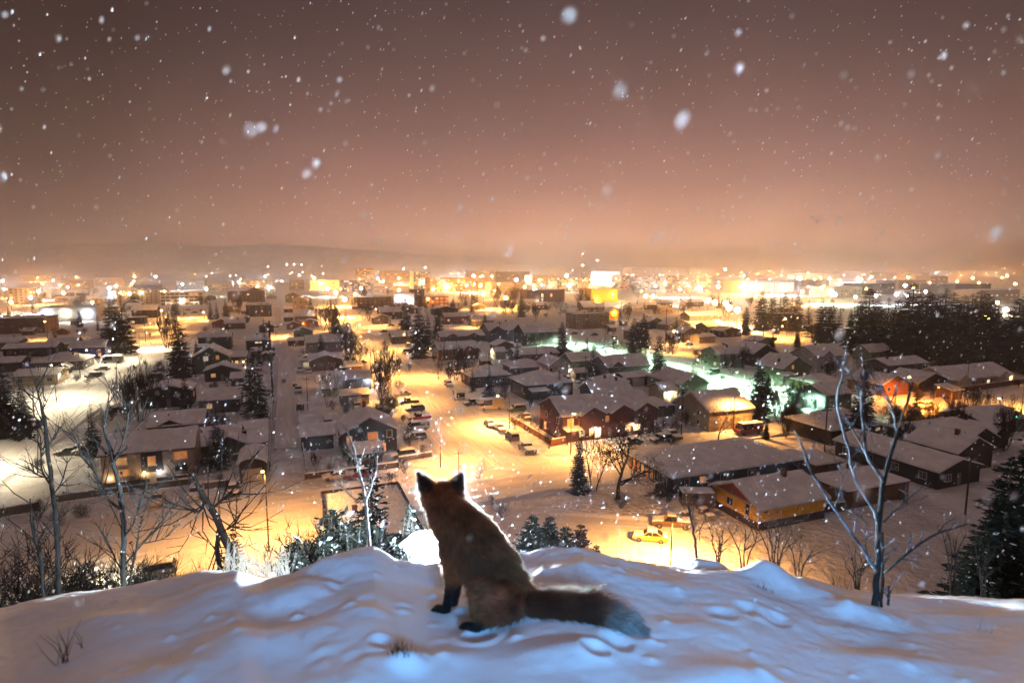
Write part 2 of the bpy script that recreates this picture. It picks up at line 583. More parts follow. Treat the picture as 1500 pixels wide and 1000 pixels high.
def win_meshes(w_, h_, key):
    k = (round(w_, 2), round(h_, 2))
    if k not in WIN_CACHE:
        b = MB()
        t, d = .09, .05
        b.box(-w_ / 2 - t, w_ / 2 + t, -d, -.004, h_ / 2, h_ / 2 + t)
        b.box(-w_ / 2 - t, w_ / 2 + t, -d - .03, -.004, -h_ / 2 - t, -h_ / 2)
        b.box(-w_ / 2 - t, -w_ / 2, -d, -.004, -h_ / 2, h_ / 2)
        b.box(w_ / 2, w_ / 2 + t, -d, -.004, -h_ / 2, h_ / 2)
        if w_ > 1.1:
            b.box(-.03, .03, -d + .01, -.004, -h_ / 2, h_ / 2)
        WIN_CACHE[k] = b.mesh('window', M_FRAME)
    kk = (k, key)
    if kk not in WIN_CACHE:
        b = MB()
        b.box(-w_ / 2, w_ / 2, -.02, -.003, -h_ / 2, h_ / 2)
        WIN_CACHE[kk] = b.mesh('pane', {None: M_GLASS, 'lit': M_LIT, 'white': M_LITW, 'dim': M_DIM}[key])
    return WIN_CACHE[k], WIN_CACHE[kk]


def roof_fn(kind, W_, D_, h, rise):
    if kind == 'v':
        return lambda x, y: h + rise * (1 - np.abs(y) / (D_ / 2))
    if kind == 'u':
        return lambda x, y: h + rise * (1 - np.abs(x) / (W_ / 2))
    if kind == 'hip':
        m = min(W_, D_) / 2
        return lambda x, y: h + rise / m * np.minimum(W_ / 2 - np.abs(x), D_ / 2 - np.abs(y))
    if kind == 'arch':
        return lambda x, y: h - .25 + (rise + .25) * np.sqrt(np.maximum(1 - (x / (W_ / 2 + .6)) ** 2, 0.02))
    if kind == 'shed':
        return lambda x, y: h + rise * (y / D_ + .5)
    return lambda x, y: h + 0 * x + .0 * y


def seg(a, b, step, extra=()):
    n = max(2, int(round((b - a) / step)))
    pts = sorted(set([round(a + (b - a) * i / n, 4) for i in range(n + 1)] + [round(e, 4) for e in extra if a < e < b]))
    return np.array(pts)


def slab(name, fn, x0, x1, y0, y1, thick, m, parent, kind):
    xs_ = seg(x0, x1, .7 if kind in ('hip', 'arch') else 30, (0,))
    ys_ = seg(y0, y1, .7 if kind == 'hip' else 30, (0,))
    X, Y = np.meshgrid(xs_, ys_)
    Zt = fn(X, Y)
    b = MB()
    r, c = X.shape
    for lift in (thick, .004):
        b.add(list(zip(X.ravel(), Y.ravel(), (Zt + lift).ravel())), [((i * c + j), (i * c + j + 1), (i * c + c + j + 1), (i * c + c + j))[::1 if lift == thick else -1] for i in range(r - 1) for j in range(c - 1)])
    n = r * c
    ring = [j for j in range(c)] + [i * c + c - 1 for i in range(1, r)] + [(r - 1) * c + j for j in range(c - 2, -1, -1)] + [i * c for i in range(r - 2, 0, -1)]
    b.f += [(ring[(k + 1) % len(ring)], ring[k], ring[k] + n, ring[(k + 1) % len(ring)] + n) for k in range(len(ring))]
    b.m += [0] * len(ring)
    return b.build(name, m, parent)


def snow_on(fn, x0, x1, y0, y1, base, t, parent, seed, step=.55):
    def coords(a, b):
        n = max(4, int((b - a) / step))
        inner = np.linspace(a + .5, b - .5, n) if b - a > 1.6 else np.linspace(a + .25 * (b - a), b - .25 * (b - a), n)
        e = min(.5, .25 * (b - a))
        q = np.concatenate([[a, a + .01, a + .06, a + .18], inner, [b - .18, b - .06, b - .01, b]])
        if a < 0 < b:
            q = np.unique(np.concatenate([q, [0.0]]))
        return q
    xs_, ys_ = coords(x0, x1), coords(y0, y1)
    X, Y = np.meshgrid(xs_, ys_)
    ex = np.minimum(X - x0, x1 - X)
    ey = np.minimum(Y - y0, y1 - Y)
    e = np.minimum(ex, ey)
    prof = np.interp(e, [0, .01, .06, .18, .5], [0, .45, .75, .93, 1])
    nz = 1 + .8 * vnoise(X * .5 + seed, Y * .5, seed % 97) + .3 * vnoise(X * 1.7, Y * 1.7 + seed, seed % 89 + 3)
    sm = (fn(X + .22, Y) + fn(X - .22, Y) + fn(X, Y + .22) + fn(X, Y - .22)) / 4
    Z = np.where(e > .25, np.minimum(fn(X, Y), sm + .02), fn(X, Y)) + base + t * prof * nz
    return put('snow_cover', grid_mesh('snow_cover', X, Y, Z, M_SNOW), parent)


HSEED = [100]
LITPICK = random.Random(42)


def house(name, px0, py0, px1, D_, h, kind, rise, wallk, label, cat='house', group=None, win=1, lit=.12, wins=(), over=.45, base=None, door=True, chim=2, gables=(), trim=False, snow=.26,
          win_size=(1.2, 1.1), garage=None, lamps=(), roofmat=None, porch=None, wx=0.0, litkey=None, parapet=False):
    p0 = G(px0, py0)
    W_ = max(2.5, width_to(p0, px1, V))
    c0 = p0 + V * (W_ / 2) + U * (D_ / 2)
    o = thing(name, label, cat, c0, TH, group)
    HSEED[0] += 7
    sd = HSEED[0]
    fn = roof_fn(kind, W_, D_, h, rise)
    b = MB()
    x0, x1, y0, y1 = -W_ / 2, W_ / 2, -D_ / 2, D_ / 2
    e = .012
    if kind == 'v':
        b.prism([(y0, -.3), (y1, -.3), (y1, h - e), (0, h + rise - e), (y0, h - e)][::-1], x0, x1, 'x')
    elif kind == 'u':
        b.prism([(x0, -.3), (x1, -.3), (x1, h - e), (0, h + rise - e), (x0, h - e)], y0, y1, 'y')
    elif kind == 'arch':
        q = np.linspace(x1, x0, 13)
        b.prism([(x0, -.3), (x1, -.3)] + [(float(t_), float(fn(t_, 0)) - e) for t_ in q], y0, y1, 'y')
    elif kind == 'shed':
        b.prism([(y0, -.3), (y1, -.3), (y1, h + rise - e), (y0, h - e)][::-1], x0, x1, 'x')
    else:
        b.box(x0, x1, y0, y1, -.3, h - e)
    b.build('wall', W[wallk], o)
    if base:
        b = MB()
        for q in ((x0 - .06, x1 + .06, y0 - .06, y0 - .003), (x0 - .06, x1 + .06, y1 + .003, y1 + .06), (x0 - .06, x0 - .003, y0 - .003, y1 + .003), (x1 + .003, x1 + .06, y0 - .003, y1 + .003)):
            b.box(q[0], q[1], q[2], q[3], -.3, base[0])
        b.build('foundation', W[base[1]], o)
    ov = over
    r = slab('roof', fn, x0 - ov, x1 + ov, y0 - ov, y1 + ov, .17, roofmat or (M_LIGHTTRIM if trim else M_DARK), o, kind)
    if parapet:
        b = MB()
        for q in ((x0 - ov, x1 + ov, y0 - ov, y0 - ov + .25), (x0 - ov, x1 + ov, y1 + ov - .25, y1 + ov), (x0 - ov, x0 - ov + .25, y0 - ov + .25, y1 + ov - .25), (x1 + ov - .25, x1 + ov, y0 - ov + .25, y1 + ov - .25)):
            b.box(*q, h + .172, h + .65)
        b.build('parapet', W[wallk], r)
        snow_on(fn, x0 - ov + .3, x1 + ov - .3, y0 - ov + .3, y1 + ov - .3, .174, snow, r, sd, 1.2 if W_ > 20 else .6)
    else:
        snow_on(fn, x0 - ov + .03, x1 + ov - .03, y0 - ov + .03, y1 + ov - .03, .174, snow, r, sd, 1.2 if W_ > 22 else .55)
    rr = random.Random(sd)
    for k in range(1 if chim == 9 else chim):
        cx_ = rr.uniform(-.32, .32) * W_ if chim < 9 else .19 * W_
        cyy = rr.uniform(-.25, .3) * D_ if chim < 9 else -.06 * D_
        zz = float(fn(cx_, cyy))
        b = MB()
        if k == 0 and rr.random() < .55 or chim == 9:
            b.box(cx_ - .3, cx_ + .3, cyy - .3, cyy + .3, zz - .1, zz + 1.25)
            b.box(cx_ - .36, cx_ + .36, cyy - .36, cyy + .36, zz + 1.253, zz + 1.36)
            b.build('chimney', M_BRICK, r)
        else:
            b.tube([(cx_, cyy, zz - .1), (cx_, cyy, zz + .8)], [.1, .1], 8)
            b.tube([(cx_, cyy, zz + .803), (cx_, cyy, zz + .95)], [.17, .14], 8)
            b.build('vent_pipe', M_METAL, r)
    lst = list(wins)
    if win:
        st = max(1, int(h / 2.5))
        nf = max(1, int(W_ / 3.6))
        ns = max(1, int(D_ / 4.5))
        for s_ in range(st):
            z = h * (s_ + .56) / st
            for i in range(nf):
                if s_ == 0 and i == nf // 2 and door and not garage:
                    continue
                if garage and s_ == 0 and abs((i + .5) / nf - .5 - garage[0]) * W_ < garage[1] / 2 + .8:
                    continue
                lst.append(('f', (i + .5) / nf - .5, z, *win_size, 'auto'))
            for i in range(ns):
                f_ = 'l' if c0.x > -40 else 'r'
                lst.append((f_, (i + .5) / ns - .5, z, *win_size, 'auto'))
    for (f_, a, z, ww, hh, key) in lst:
        if key == 'auto':
            key = (litkey or LITPICK.choice(['lit', 'dim', 'white', 'dim', 'dim'])) if LITPICK.random() < lit else None
        fm, pm = win_meshes(ww, hh, key)
        wo = put('window', fm, o)
        po = put('pane', pm, wo)
        if f_ == 'f':
            wo.location = (a * W_, y0 - .002, z)
        elif f_ == 'l':
            wo.location = (x0 - .002, -a * D_, z)
            wo.rotation_euler = (0, 0, -math.pi / 2)
        else:
            wo.location = (x1 + .002, a * D_, z)
            wo.rotation_euler = (0, 0, math.pi / 2)
    if garage:
        gx_, gw = garage[0] * W_, garage[1]
        b = MB()
        b.box(gx_ - gw / 2, gx_ + gw / 2, y0 - .06, y0 - .003, 0, 2.15)
        for q in range(1, 4):
            b.box(gx_ - gw / 2 + .06, gx_ + gw / 2 - .06, y0 - .075, y0 - .061, q * .54 - .03, q * .54)
        g = b.build('garage_door', MATS[garage[2]] if len(garage) > 2 else M_GDOOR, o)
    elif door:
        dx = (0.5 * (1 if int(max(1, W_ / 3.6)) % 2 else 0)) if W_ > 4 else 0
        b = MB()
        b.box(dx - .45, dx + .45, y0 - .05, y0 - .003, 0, 2.05)
        g = b.build('door', M_DOOR, o)
        b = MB()
        b.box(dx + .32, dx + .37, y0 - .09, y0 - .051, .95, 1.05)
        b.build('handle', M_METAL, g)
    for (gxf, gw, gr, gp) in gables:                      # small front gables: (place, width, rise, how far out)
        gx_ = gxf * W_
        ge = h - .05
        b = MB()
        b.prism([(gx_ - gw / 2, ge - 2.3), (gx_ + gw / 2, ge - 2.3), (gx_ + gw / 2, ge), (gx_, ge + gr), (gx_ - gw / 2, ge)], y0 - gp, y0 - .01 if gp > .3 else y0 + 1.5, 'y')
        gb = b.build('gable', W[wallk], o)
        g2 = lambda x, y, gx_=gx_, gw=gw, gr=gr, ge=ge: ge + gr * (1 - np.abs(x - gx_) / (gw / 2))
        back = y0 + min(D_ / 2 - .3, (gr + .3) / max(rise, .5) * D_ / 2)
        b = MB()
        th_ = .15
        lo, hi = gx_ - gw / 2 - .3, gx_ + gw / 2 + .3
        zl = float(g2(lo, 0))
        b.prism([(lo, zl + .01), (gx_, ge + gr + .01), (gx_, ge + gr + th_), (lo, zl + th_)], y0 - gp - .3, back, 'y')
        b.prism([(gx_ + .001, ge + gr + .01), (hi, zl + .01), (hi, zl + th_), (gx_ + .001, ge + gr + th_)], y0 - gp - .3, back, 'y')
        gro = b.build('gable_roof', M_LIGHTTRIM if trim else M_DARK, gb)
        X, Y = np.meshgrid(np.array([lo + .02, lo + .05, lo + .2, (lo + gx_) / 2, gx_ - .1, gx_, gx_ + .1, (hi + gx_) / 2, hi - .2, hi - .05, hi - .02]), np.concatenate([[y0 - gp - .28, y0 - gp - .27, y0 - gp - .2, y0 - gp], np.linspace(y0 - gp + .3, back, 8)]))
        pr = np.interp(np.minimum(np.minimum(X - lo, hi - X) - .02, Y - (y0 - gp - .28)), [0, .01, .1, .3], [0, .5, .8, 1])
        put('snow_cover', grid_mesh('snow_cover', X, Y, np.minimum(g2(X, Y), ge + gr - .05) + th_ + .003 + snow * pr * (1 + .4 * vnoise(X * 2, Y * 2, sd % 50)), M_SNOW), gb)
    if porch:                                             # (place, width, depth, height)
        pxx, pw, pd, ph = porch[0] * W_, porch[1], porch[2], porch[3]
        b = MB()
        b.prism([(y0 - pd - .2, ph), (y0 - .01, ph + .3), (y0 - .01, ph + .45), (y0 - pd - .2, ph + .14)], pxx - pw / 2 - .2, pxx + pw / 2 + .2, 'x')
        po = b.build('porch', M_DARK if not trim else M_LIGHTTRIM, o)
        b = MB()
        b.box(-.07, .07, -.07, .07, 0, ph - .01)
        pm_ = b.mesh('post', M_DARK if not trim else M_LIGHTTRIM)
        for q in (-pw / 2 + .1, pw / 2 - .1):
            put('post', pm_, po, (pxx + q, y0 - pd + .05, 0))
        xs_ = np.array([-pw / 2 - .18, -pw / 2 - .15, -pw / 2, 0, pw / 2, pw / 2 + .15, pw / 2 + .18]) + pxx
        ys_ = np.array([y0 - pd - .18, y0 - pd - .15, y0 - pd, y0 - pd / 2, y0 - .05])
        X, Y = np.meshgrid(xs_, ys_)
        pr = np.interp(np.minimum(np.minimum(X - xs_[0], xs_[-1] - X), Y - ys_[0]), [0, .03, .2], [0, .6, 1])
        put('snow_cover', grid_mesh('snow_cover', X, Y, ph + .13 + (Y - ys_[0]) * .3 / pd + snow * pr, M_SNOW), po)
    for (f_, a, z, key, power) in lamps:
        col = {'warm': WARM, 'white': WHITE, 'sodium': SODIUM, 'pale': PALE}[key]
        b = MB()
        b.box(-.12, .12, -.2, -.02, -.16, .16)
        lo = b.build('wall_lamp', glow('wall_lamp_' + key, col, 30), o)
        pos = {'f': (a * W_, y0 - .05, z), 'l': (x0 - .05, -a * D_, z), 'r': (x1 + .05, a * D_, z)}[f_]
        lo.location = pos
        lo.rotation_euler = (0, 0, {'f': 0, 'l': -math.pi / 2, 'r': math.pi / 2}[f_])
        point_light('lamp_glow', (0, -.45, -.05), col, power, lo, .12)
    o['w'] = float(W_)
    return o


def flatb(name, px0, py0, px1, D_, h, wallk, label, cat='building', **k):
    k.setdefault('parapet', True)
    return house(name, px0, py0, px1, D_, h, 'flat', 0, wallk, label, cat, over=.15, chim=k.pop('chim', 1), **k)


house('apartment_house', 151, 716, 285, 9.5, 5.5, 'v', 2.0, 'tan', 'two storey tan apartment house with dark entrance bay beside the lower cross road', win=0, door=False, base=(.9, 'dark'), chim=2,
      wins=[('f', -.30, 4.2, 1.9, 1.2, 'lit'), ('f', .36, 4.3, 1.9, 1.3, 'dim'), ('f', -.28, 2.3, 1.9, 1.1, 'dim'), ('f', .36, 2.2, 1.9, 1.2, None), ('f', .36, .75, 1.4, .5, 'dim'), ('f', -.3, .7, 1.6, .5, 'white'),
            ('r', -.2, 4.2, 1.1, 1.1, None), ('r', .2, 4.2, 1.1, 1.1, None)],
      lamps=[('f', -.045, 2.0, 'warm', 22), ('f', .125, 2.0, 'white', 22), ('f', -.42, 1.6, 'warm', 12)])
apt = [o for o in COL.objects if o.name.startswith('apartment_house')][0]
_b = MB()
_b.box(-1.5, 1.5, -.12, -.004, 2.0, 5.35)
_q = _b.build('entrance_bay', M_DARK, apt, (.04 * apt['w'], -9.5 / 2, 0))
_b = MB()
_b.box(-.62, .62, -.16, -.125, 3.0, 4.7)
_b.build('bay_window_frame', M_FRAME, _q)
_b = MB()
_b.box(-.48, .48, -.19, -.163, 3.12, 4.58)
_b.build('pane', M_DIM, _q)
_b = MB()
_b.box(-.5, .5, -.14, -.004, 0, 2.0)
_b.build('door', W['beige'], apt, (.04 * apt['w'], -9.5 / 2, 0))
house('house', 218, 646, 298, 10, 2.8, 'v', 1.7, 'brown', 'low brown house with long snowy roof just behind the tan apartment house', gables=[(-.1, 5, 1.2, .1)])
house('house', 290, 676, 351, 10, 2.8, 'v', 2.0, 'green', 'dark green bungalow with stepped snowy roof left of the alley', gables=[(.25, 5.5, 1.5, .6)], lit=0)
house('garage', 351, 707, 389, 8, 2.3, 'arch', 1.5, 'brown', 'garage with arched snowy roof and pale door at the foot of the alley', 'garage', win=0, garage=(0, 3.0), chim=0)
house('shed', 364, 668, 391, 5, 2.4, 'shed', .9, 'brown', 'lean-to shed with sloping snowy roof behind the arched garage', 'shed', win=0, chim=0)
house('shed', 350, 649, 391, 4, 2.4, 'shed', .7, 'dark', 'long low shed with snowy roof beside the alley fence', 'shed', win=0, chim=0)
house('garage', 442, 660, 489, 7.5, 2.7, 'v', 1.2, 'dark', 'dark double garage with snowy roof at the right edge of the alley', 'garage', win=0, garage=(.1, 4.2, 'dark_trim'), chim=0)
house('house', 503, 674, 582, 10, 5.0, 'u', 2.6, 'dark', 'two storey dark house with white framed windows and front gable', win=0, gables=(), chim=1, porch=(-.12, 5.5, 2.6, 2.6), trim=True, base=(.6, 'concrete'),
      wins=[('f', .05, 4.1, 1.7, 1.3, 'dim'), ('f', .36, 4.2, .9, 1.3, None), ('f', .24, 1.7, .8, 1.5, 'dim'), ('f', -.02, 1.7, 1.0, 1.4, None), ('f', -.38, 3.6, .9, 1.5, 'dim'), ('l', 0, 4.0, 1.2, 1.2, None)])
house('house', 488, 573, 544, 8, 3.2, 'v', 1.6, 'slate', 'long house with snowy roof and bright white floodlight on its front wall', lamps=[('f', .42, 2.5, 'white', 180)], lit=0)
house('garage', 500, 594, 541, 6, 2.5, 'v', .8, 'grey', 'low garage in front of the floodlit house', 'garage', win=0, chim=0, garage=(0, 3.4))
house('house', 282, 548, 336, 11, 5.4, 'u', 3.2, 'green', 'two storey olive house with wide gable and two lit porch lights', win=0, trim=True, chim=1,
      wins=[('f', -.12, 5.0, 1.4, 1.5, 'white'), ('f', .2, 5.2, .9, 1.3, 'dim'), ('f', -.1, 2.0, 1.2, 1.1, None), ('f', .22, 2.0, 1.0, 1.0, None)])
house('house', 337, 538, 362, 8, 3.6, 'v', 1.3, 'brown', 'side wing with lit porch attached right of the olive gable house', win=1, lit=.0, wins=[('f', -.42, 1.5, .9, 1.6, 'white'), ('f', -.1, 1.6, .9, 1.3, 'lit')], lamps=[('f', .3, 1.8, 'warm', 30)], chim=0)
house('house', 291, 513, 339, 9, 5.4, 'v', 1.6, 'dark', 'tall charcoal house with blank front behind the olive gable house', win=0, lit=0)
house('house', 292, 606, 351, 13, 3.0, 'v', 1.6, 'grey', 'wide roofed bungalow left of the alley in front of the olive house', lit=.05)
house('house', 361, 515, 394, 9, 4.6, 'v', 1.5, 'dark', 'dark house with lit strip window under the eave beside the alley', win=0, wins=[('f', .05, 3.7, 2.6, .5, 'white')])
house('house', 380, 487, 401, 9, 3.4, 'u', 1.8, 'brown', 'small brown house with lit gable at the left side of the alley', wins=[('f', .1, 1.6, 2.0, 1.2, 'white')], win=0)
house('house', 329, 482, 359, 9, 3.2, 'v', 1.7, 'grey', 'grey roofed bungalow behind the tall charcoal house', lit=.2)
house('house', 311, 480, 337, 9, 3.0, 'u', 1.8, 'orange', 'small orange lit house with low gable behind the charcoal house')
house('house', 327, 457, 361, 9, 4.8, 'v', 2.4, 'grey', 'house with big pale snowy roof below the brown apartment block', wins=[('f', .3, 1.8, 1.4, 1.3, 'white')])
flatb('apartment_house', 361, 464, 398, 10, 7.5, 'dark', 'dark flat roofed three storey block at the head of the alley', lit=.1)
house('apartment_house', 334, 443, 388, 14, 11.5, 'v', 3, 'brown', 'large brown apartment block with two roof peaks above the alley', lit=.06, wins=[('f', .05, 8, 2, 1.8, 'white')], gables=[(.22, 17, 3.2, .4)], win_size=(1.5, 1.5))
flatb('office_building', 352, 433, 403, 25, 19, 'white', 'tall white office building with lit glass front beyond the brown block', lit=.22, win_size=(2.6, 1.2), lamps=[('f', .35, 10, 'white', 2200)])
house('garage', 420, 483, 440, 6, 2.8, 'u', 1.5, 'orange', 'gabled garage with brown door at the right side of the alley', 'garage', win=0, chim=0, garage=(0, 3.2, 'door_paint'))
house('garage', 442, 479, 467, 7, 2.8, 'u', 1.5, 'orange', 'yellow lit gabled garage beside the brown door garage', 'garage', win=0, chim=0, garage=(.1, 3.4), lamps=[('f', -.4, 2.2, 'sodium', 60)])
house('house', 449, 517, 502, 12, 4.2, 'v', 2.2, 'grey', 'big two pitched house with broad pale roof right of the alley', lit=0)
house('house', 449, 512.5, 500, 2.2, 2.3, 'shed', 1.2, 'grey', 'low front annex with steep snowy roof under the broad pale roofed house', win=0, chim=0, lit=0)
house('house', 454, 544, 503, 10, 3.4, 'u', 1.9, 'wood', 'brown boarded house with low wide gable and small windows right of the alley', win=0, wins=[('f', -.22, 2.1, .5, .7, None), ('f', -.14, 2.1, .5, .7, None), ('f', .2, 2.0, 1.2, 1.0, None)], chim=2)
house('garage', 440, 540, 453, 5, 2.7, 'flat', 0, 'white', 'open lit garage with greenish light beside the brown boarded house', 'garage', win=0, chim=0, wins=[('f', .2, 1.4, 2.0, 1.6, 'white')], door=False)
house('shed', 422, 507, 446, 5, 2.4, 'v', .9, 'brown', 'brown shed with double roof at the right edge of the alley', 'shed', chim=0, win=0)
house('house', 432, 473, 465, 9, 4, 'v', 2, 'beige', 'beige house with plain long roof above the alley garages', lit=.3)
house('shed', 416, 471, 430, 6, 2.6, 'v', 1.1, 'brown', 'small shed where the alley narrows', 'shed', chim=0, win=0)
house('shed', 416, 458, 429, 7, 3, 'v', 1.2, 'dark', 'farther small shed where the alley meets the lit street', 'shed', chim=0, win=0)
house('house', 429, 452, 452, 10, 7, 'u', 2.5, 'cream', 'cream gabled house lit amber at the far end of the alley', lit=.3)
house('house', 418, 443, 440, 12, 7, 'u', 3, 'grey', 'pale gabled house beyond the cream one at the far alley end', lit=.4)
# left side
house('house', 102, 526, 154, 10, 4.2, 'v', 2.0, 'blue', 'blue house with snowy roof left of the wide street', lit=0, wins=[('f', .35, 2, .8, 2.6, 'dim')], lamps=[('r', .1, 1.8, 'pale', 60)])
house('house', 46, 545, 122, 13, 3.0, 'hip', 2.2, 'grey', 'house under a very wide grey hip roof left of the blue house', lit=0)
house('house', 19, 566, 84, 11, 2.8, 'v', 1.2, 'beige', 'low beige house with lamp on its corner beside the wide street', lit=.1, lamps=[('r', -.3, 2.4, 'pale', 120)])
house('house', 5, 524, 82, 10, 3.4, 'v', 1.4, 'dark', 'dark low house with orange street glow behind its roof', lit=0)
house('house', -22, 546, 30, 10, 3, 'v', 1.3, 'brown', 'brown house cut by the picture edge below the dark low house', lit=0)
flatb('warehouse', -30, 490, 66, 22, 7.5, 'wood', 'long reddish warehouse with low snowy roof by the parking lot', 'warehouse', lit=0)
flatb('store', 60, 472, 142, 22, 9, 'concrete', 'grey store with a row of dazzling white wall lamps', 'store', win=0, lamps=[('f', -.38, 5.5, 'white', 2600), ('f', -.05, 5.5, 'pale', 2600), ('f', .33, 5, 'white', 2600)])
flatb('office_building', 14, 446, 50, 22, 15, 'concrete', 'grey office block with rows of small windows behind the lit parking lot', lit=.25, win_size=(2, 1.4))
flatb('office_building', 172, 446, 232, 25, 13, 'beige', 'long beige block with a row of bright lamps along its top', lit=.1, lamps=[('f', -.4, 11, 'pale', 900), ('f', -.2, 11, 'pale', 900), ('f', .1, 11, 'pale', 900)])
house('house', 193, 466, 230, 12, 5.5, 'v', 2.6, 'dark', 'dark hip roofed house behind the pair of tall spruces', lit=.1)
house('store', 187, 475, 212, 9, 4, 'flat', 0, 'slate', 'small shop with glowing blue sign on its wall', 'store', win=0, chim=0, wins=[('f', -.2, 1.4, 2, 1.2, 'white')])
flatb('office_building', 236, 448, 298, 26, 12, 'cream', 'cream building with dazzling white shop windows', lit=.15, win_size=(3, 1.6), wins=[('f', -.2, 2.2, 14, 2.4, 'white'), ('f', .3, 2.2, 7, 2.4, 'white')], lamps=[('f', 0, 5, 'white', 1200)])
# centre
flatb('office_building', 519, 452, 573, 22, 9, 'brown', 'brown flat block with bare trees before it at the far street', lit=.1)
house('house', 556, 468, 589, 10, 5, 'v', 3, 'brick', 'brick red house with pale roof beside the sodium lit street', lit=.15)
flatb('store', 577, 451, 607, 18, 12, 'white', 'white warehouse flooded with bright white light', 'store', win=0, lamps=[('f', -.2, 8, 'white', 3000), ('f', .3, 5, 'white', 2500)])
flatb('tower', 603, 449, 622, 12, 15, 'brown', 'slim brown tower block right of the flooded white warehouse', 'tower', lit=.1)
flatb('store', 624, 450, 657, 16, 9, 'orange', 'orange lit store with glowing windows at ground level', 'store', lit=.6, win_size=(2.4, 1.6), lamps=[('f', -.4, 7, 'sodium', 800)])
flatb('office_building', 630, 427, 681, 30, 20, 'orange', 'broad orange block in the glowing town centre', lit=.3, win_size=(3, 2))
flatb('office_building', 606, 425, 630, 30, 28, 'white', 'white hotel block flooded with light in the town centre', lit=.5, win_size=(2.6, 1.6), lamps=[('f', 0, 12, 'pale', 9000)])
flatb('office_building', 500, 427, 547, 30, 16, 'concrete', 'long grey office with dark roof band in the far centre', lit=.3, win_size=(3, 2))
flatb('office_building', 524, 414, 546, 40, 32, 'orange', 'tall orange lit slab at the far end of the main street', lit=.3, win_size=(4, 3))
house('house', 652, 475, 683, 9, 4.6, 'v', 2, 'red', 'red house with snowy roof above the small lit cross street', lit=.3, base=(1, 'brick'))
house('house', 692, 478, 723, 9, 3.2, 'v', 2, 'grey', 'grey bungalow with long snowy roof behind the lit cross street', lit=0)
house('house', 716, 501, 764, 13, 5.4, 'v', 3.0, 'slate', 'large slate house with steep snowy roof and dazzling white porch', lit=0, win=0, chim=2, lamps=[('f', .55, 2.6, 'white', 420), ('f', .85, 2.2, 'white', 320)], door=False, gables=[(-.25, 7, 2, .5)])
house('house', 768, 507, 818, 13, 6.0, 'v', 3.2, 'dark', 'large dark two storey house right of the dazzling porch', lit=0, chim=2)
house('house', 646, 502, 713, 11, 2.7, 'v', 1.8, 'grey', 'row of joined white roofed houses behind the red gabled house', lit=.1, gables=[(-.25, 6, 1.4, .5), (.2, 6, 1.4, .5)])
house('house', 643, 528, 701, 11, 4.2, 'v', 1.9, 'red', 'red brown house with small lit arched gable beside the main street', lit=.1, gables=[(.25, 4, 1.3, .8)], wins=[('f', .25, 3.2, 1.0, 1.3, 'lit')], trim=True)
house('garage', 726, 526, 741, 6, 2.8, 'v', 1.1, 'cream', 'small cream garage below a warm yard lamp', 'garage', win=0, chim=0, garage=(.05, 2.4), lamps=[('l', -.2, 2.6, 'pale', 260)])
house('house', 691, 568, 748, 11, 3.2, 'hip', 2.2, 'brown', 'brown bungalow under a hip roof behind the parked trailers', lit=.05)
house('house', 771, 586, 839, 12, 4.0, 'hip', 2.6, 'brick', 'dark brick house with broad hip roof and small porch', lit=0, porch=(-.28, 5, 3, 2.6))
house('house', 757, 531, 818, 10, 2.8, 'v', 1.7, 'grey', 'long low house with one unbroken snowy roof below the large dark house', lit=0)
house('house', 752, 552, 801, 10, 2.8, 'hip', 1.8, 'grey', 'low hip roofed house in front of the unbroken long roof', lit=0)
house('house', 806, 556, 833, 10, 4.4, 'u', 2.2, 'cream', 'narrow cream gabled house with warm yard light at its side', lit=.1, lamps=[('r', -.4, 2.4, 'pale', 420)])
house('house', 838, 540, 884, 9, 2.8, 'v', 1.8, 'grey', 'plain house with two slender spruces standing before its roof', lit=0)
house('house', 890, 557, 951, 11, 4.0, 'v', 2.8, 'grey', 'tall roofed house with dark dormer beside the green lit street', lit=0, gables=[(-.28, 5, 1.8, .4)])
house('house', 884, 576, 920, 8, 2.8, 'hip', 1.6, 'dark', 'small dark hip roofed house with cars parked beside it', lit=0)
house('garage', 915, 566, 955, 6, 2.6, 'v', .8, 'dark', 'flat looking garage below the tall roofed house', 'garage', win=0, chim=0, garage=(0, 4))
house('house', 996, 580, 1036, 16, 3.2, 'u', 2.6, 'sage', 'sage green house with long snowy roof and front gable by the green street', lit=0, trim=True)
house('house', 972, 588, 992, 7, 2.8, 'v', 1.4, 'cream', 'small cream outbuilding with dazzling warm yard lamp', lit=.2, win=0, lamps=[('f', -.1, 2.2, 'pale', 420)], chim=0)
flatb('apartment_house', 842, 482, 892, 12, 8.0, 'grey', 'pale grey flat roofed apartment block beside the green street', lit=.08, win_size=(1.4, 1.3))
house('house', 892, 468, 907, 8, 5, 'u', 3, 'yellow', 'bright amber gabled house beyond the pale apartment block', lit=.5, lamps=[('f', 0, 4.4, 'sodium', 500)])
house('house', 946, 482, 976, 10, 3.2, 'u', 3.2, 'dark', 'house with steep dark gable behind the two spruces', lit=0)
house('house', 979, 484, 1011, 10, 3.0, 'u', 3.0, 'grey', 'grey house with dark triangular gable left of the orange lit tree', lit=0)
house('house', 1000, 498, 1026, 9, 3.2, 'u', 2.6, 'beige', 'beige front house with small porch right of the orange lit tree', lit=.1)
house('garage', 1024, 503, 1048, 7, 2.8, 'v', .9, 'cream', 'low cream garage beside the beige front house', 'garage', win=0, chim=0, garage=(0, 3.2))
house('house', 1036, 487, 1066, 10, 3, 'v', 2, 'grey', 'long grey roofed house behind the cream garage', lit=.1)
house('house', 1010, 470, 1052, 10, 3.4, 'v', 2.2, 'grey', 'wide roofed house below the cluster of amber lamps', lit=.1)
house('house', 1058, 494, 1086, 9, 3, 'u', 1.8, 'dark', 'dark gabled house near the lone orange lamp', lit=.1)
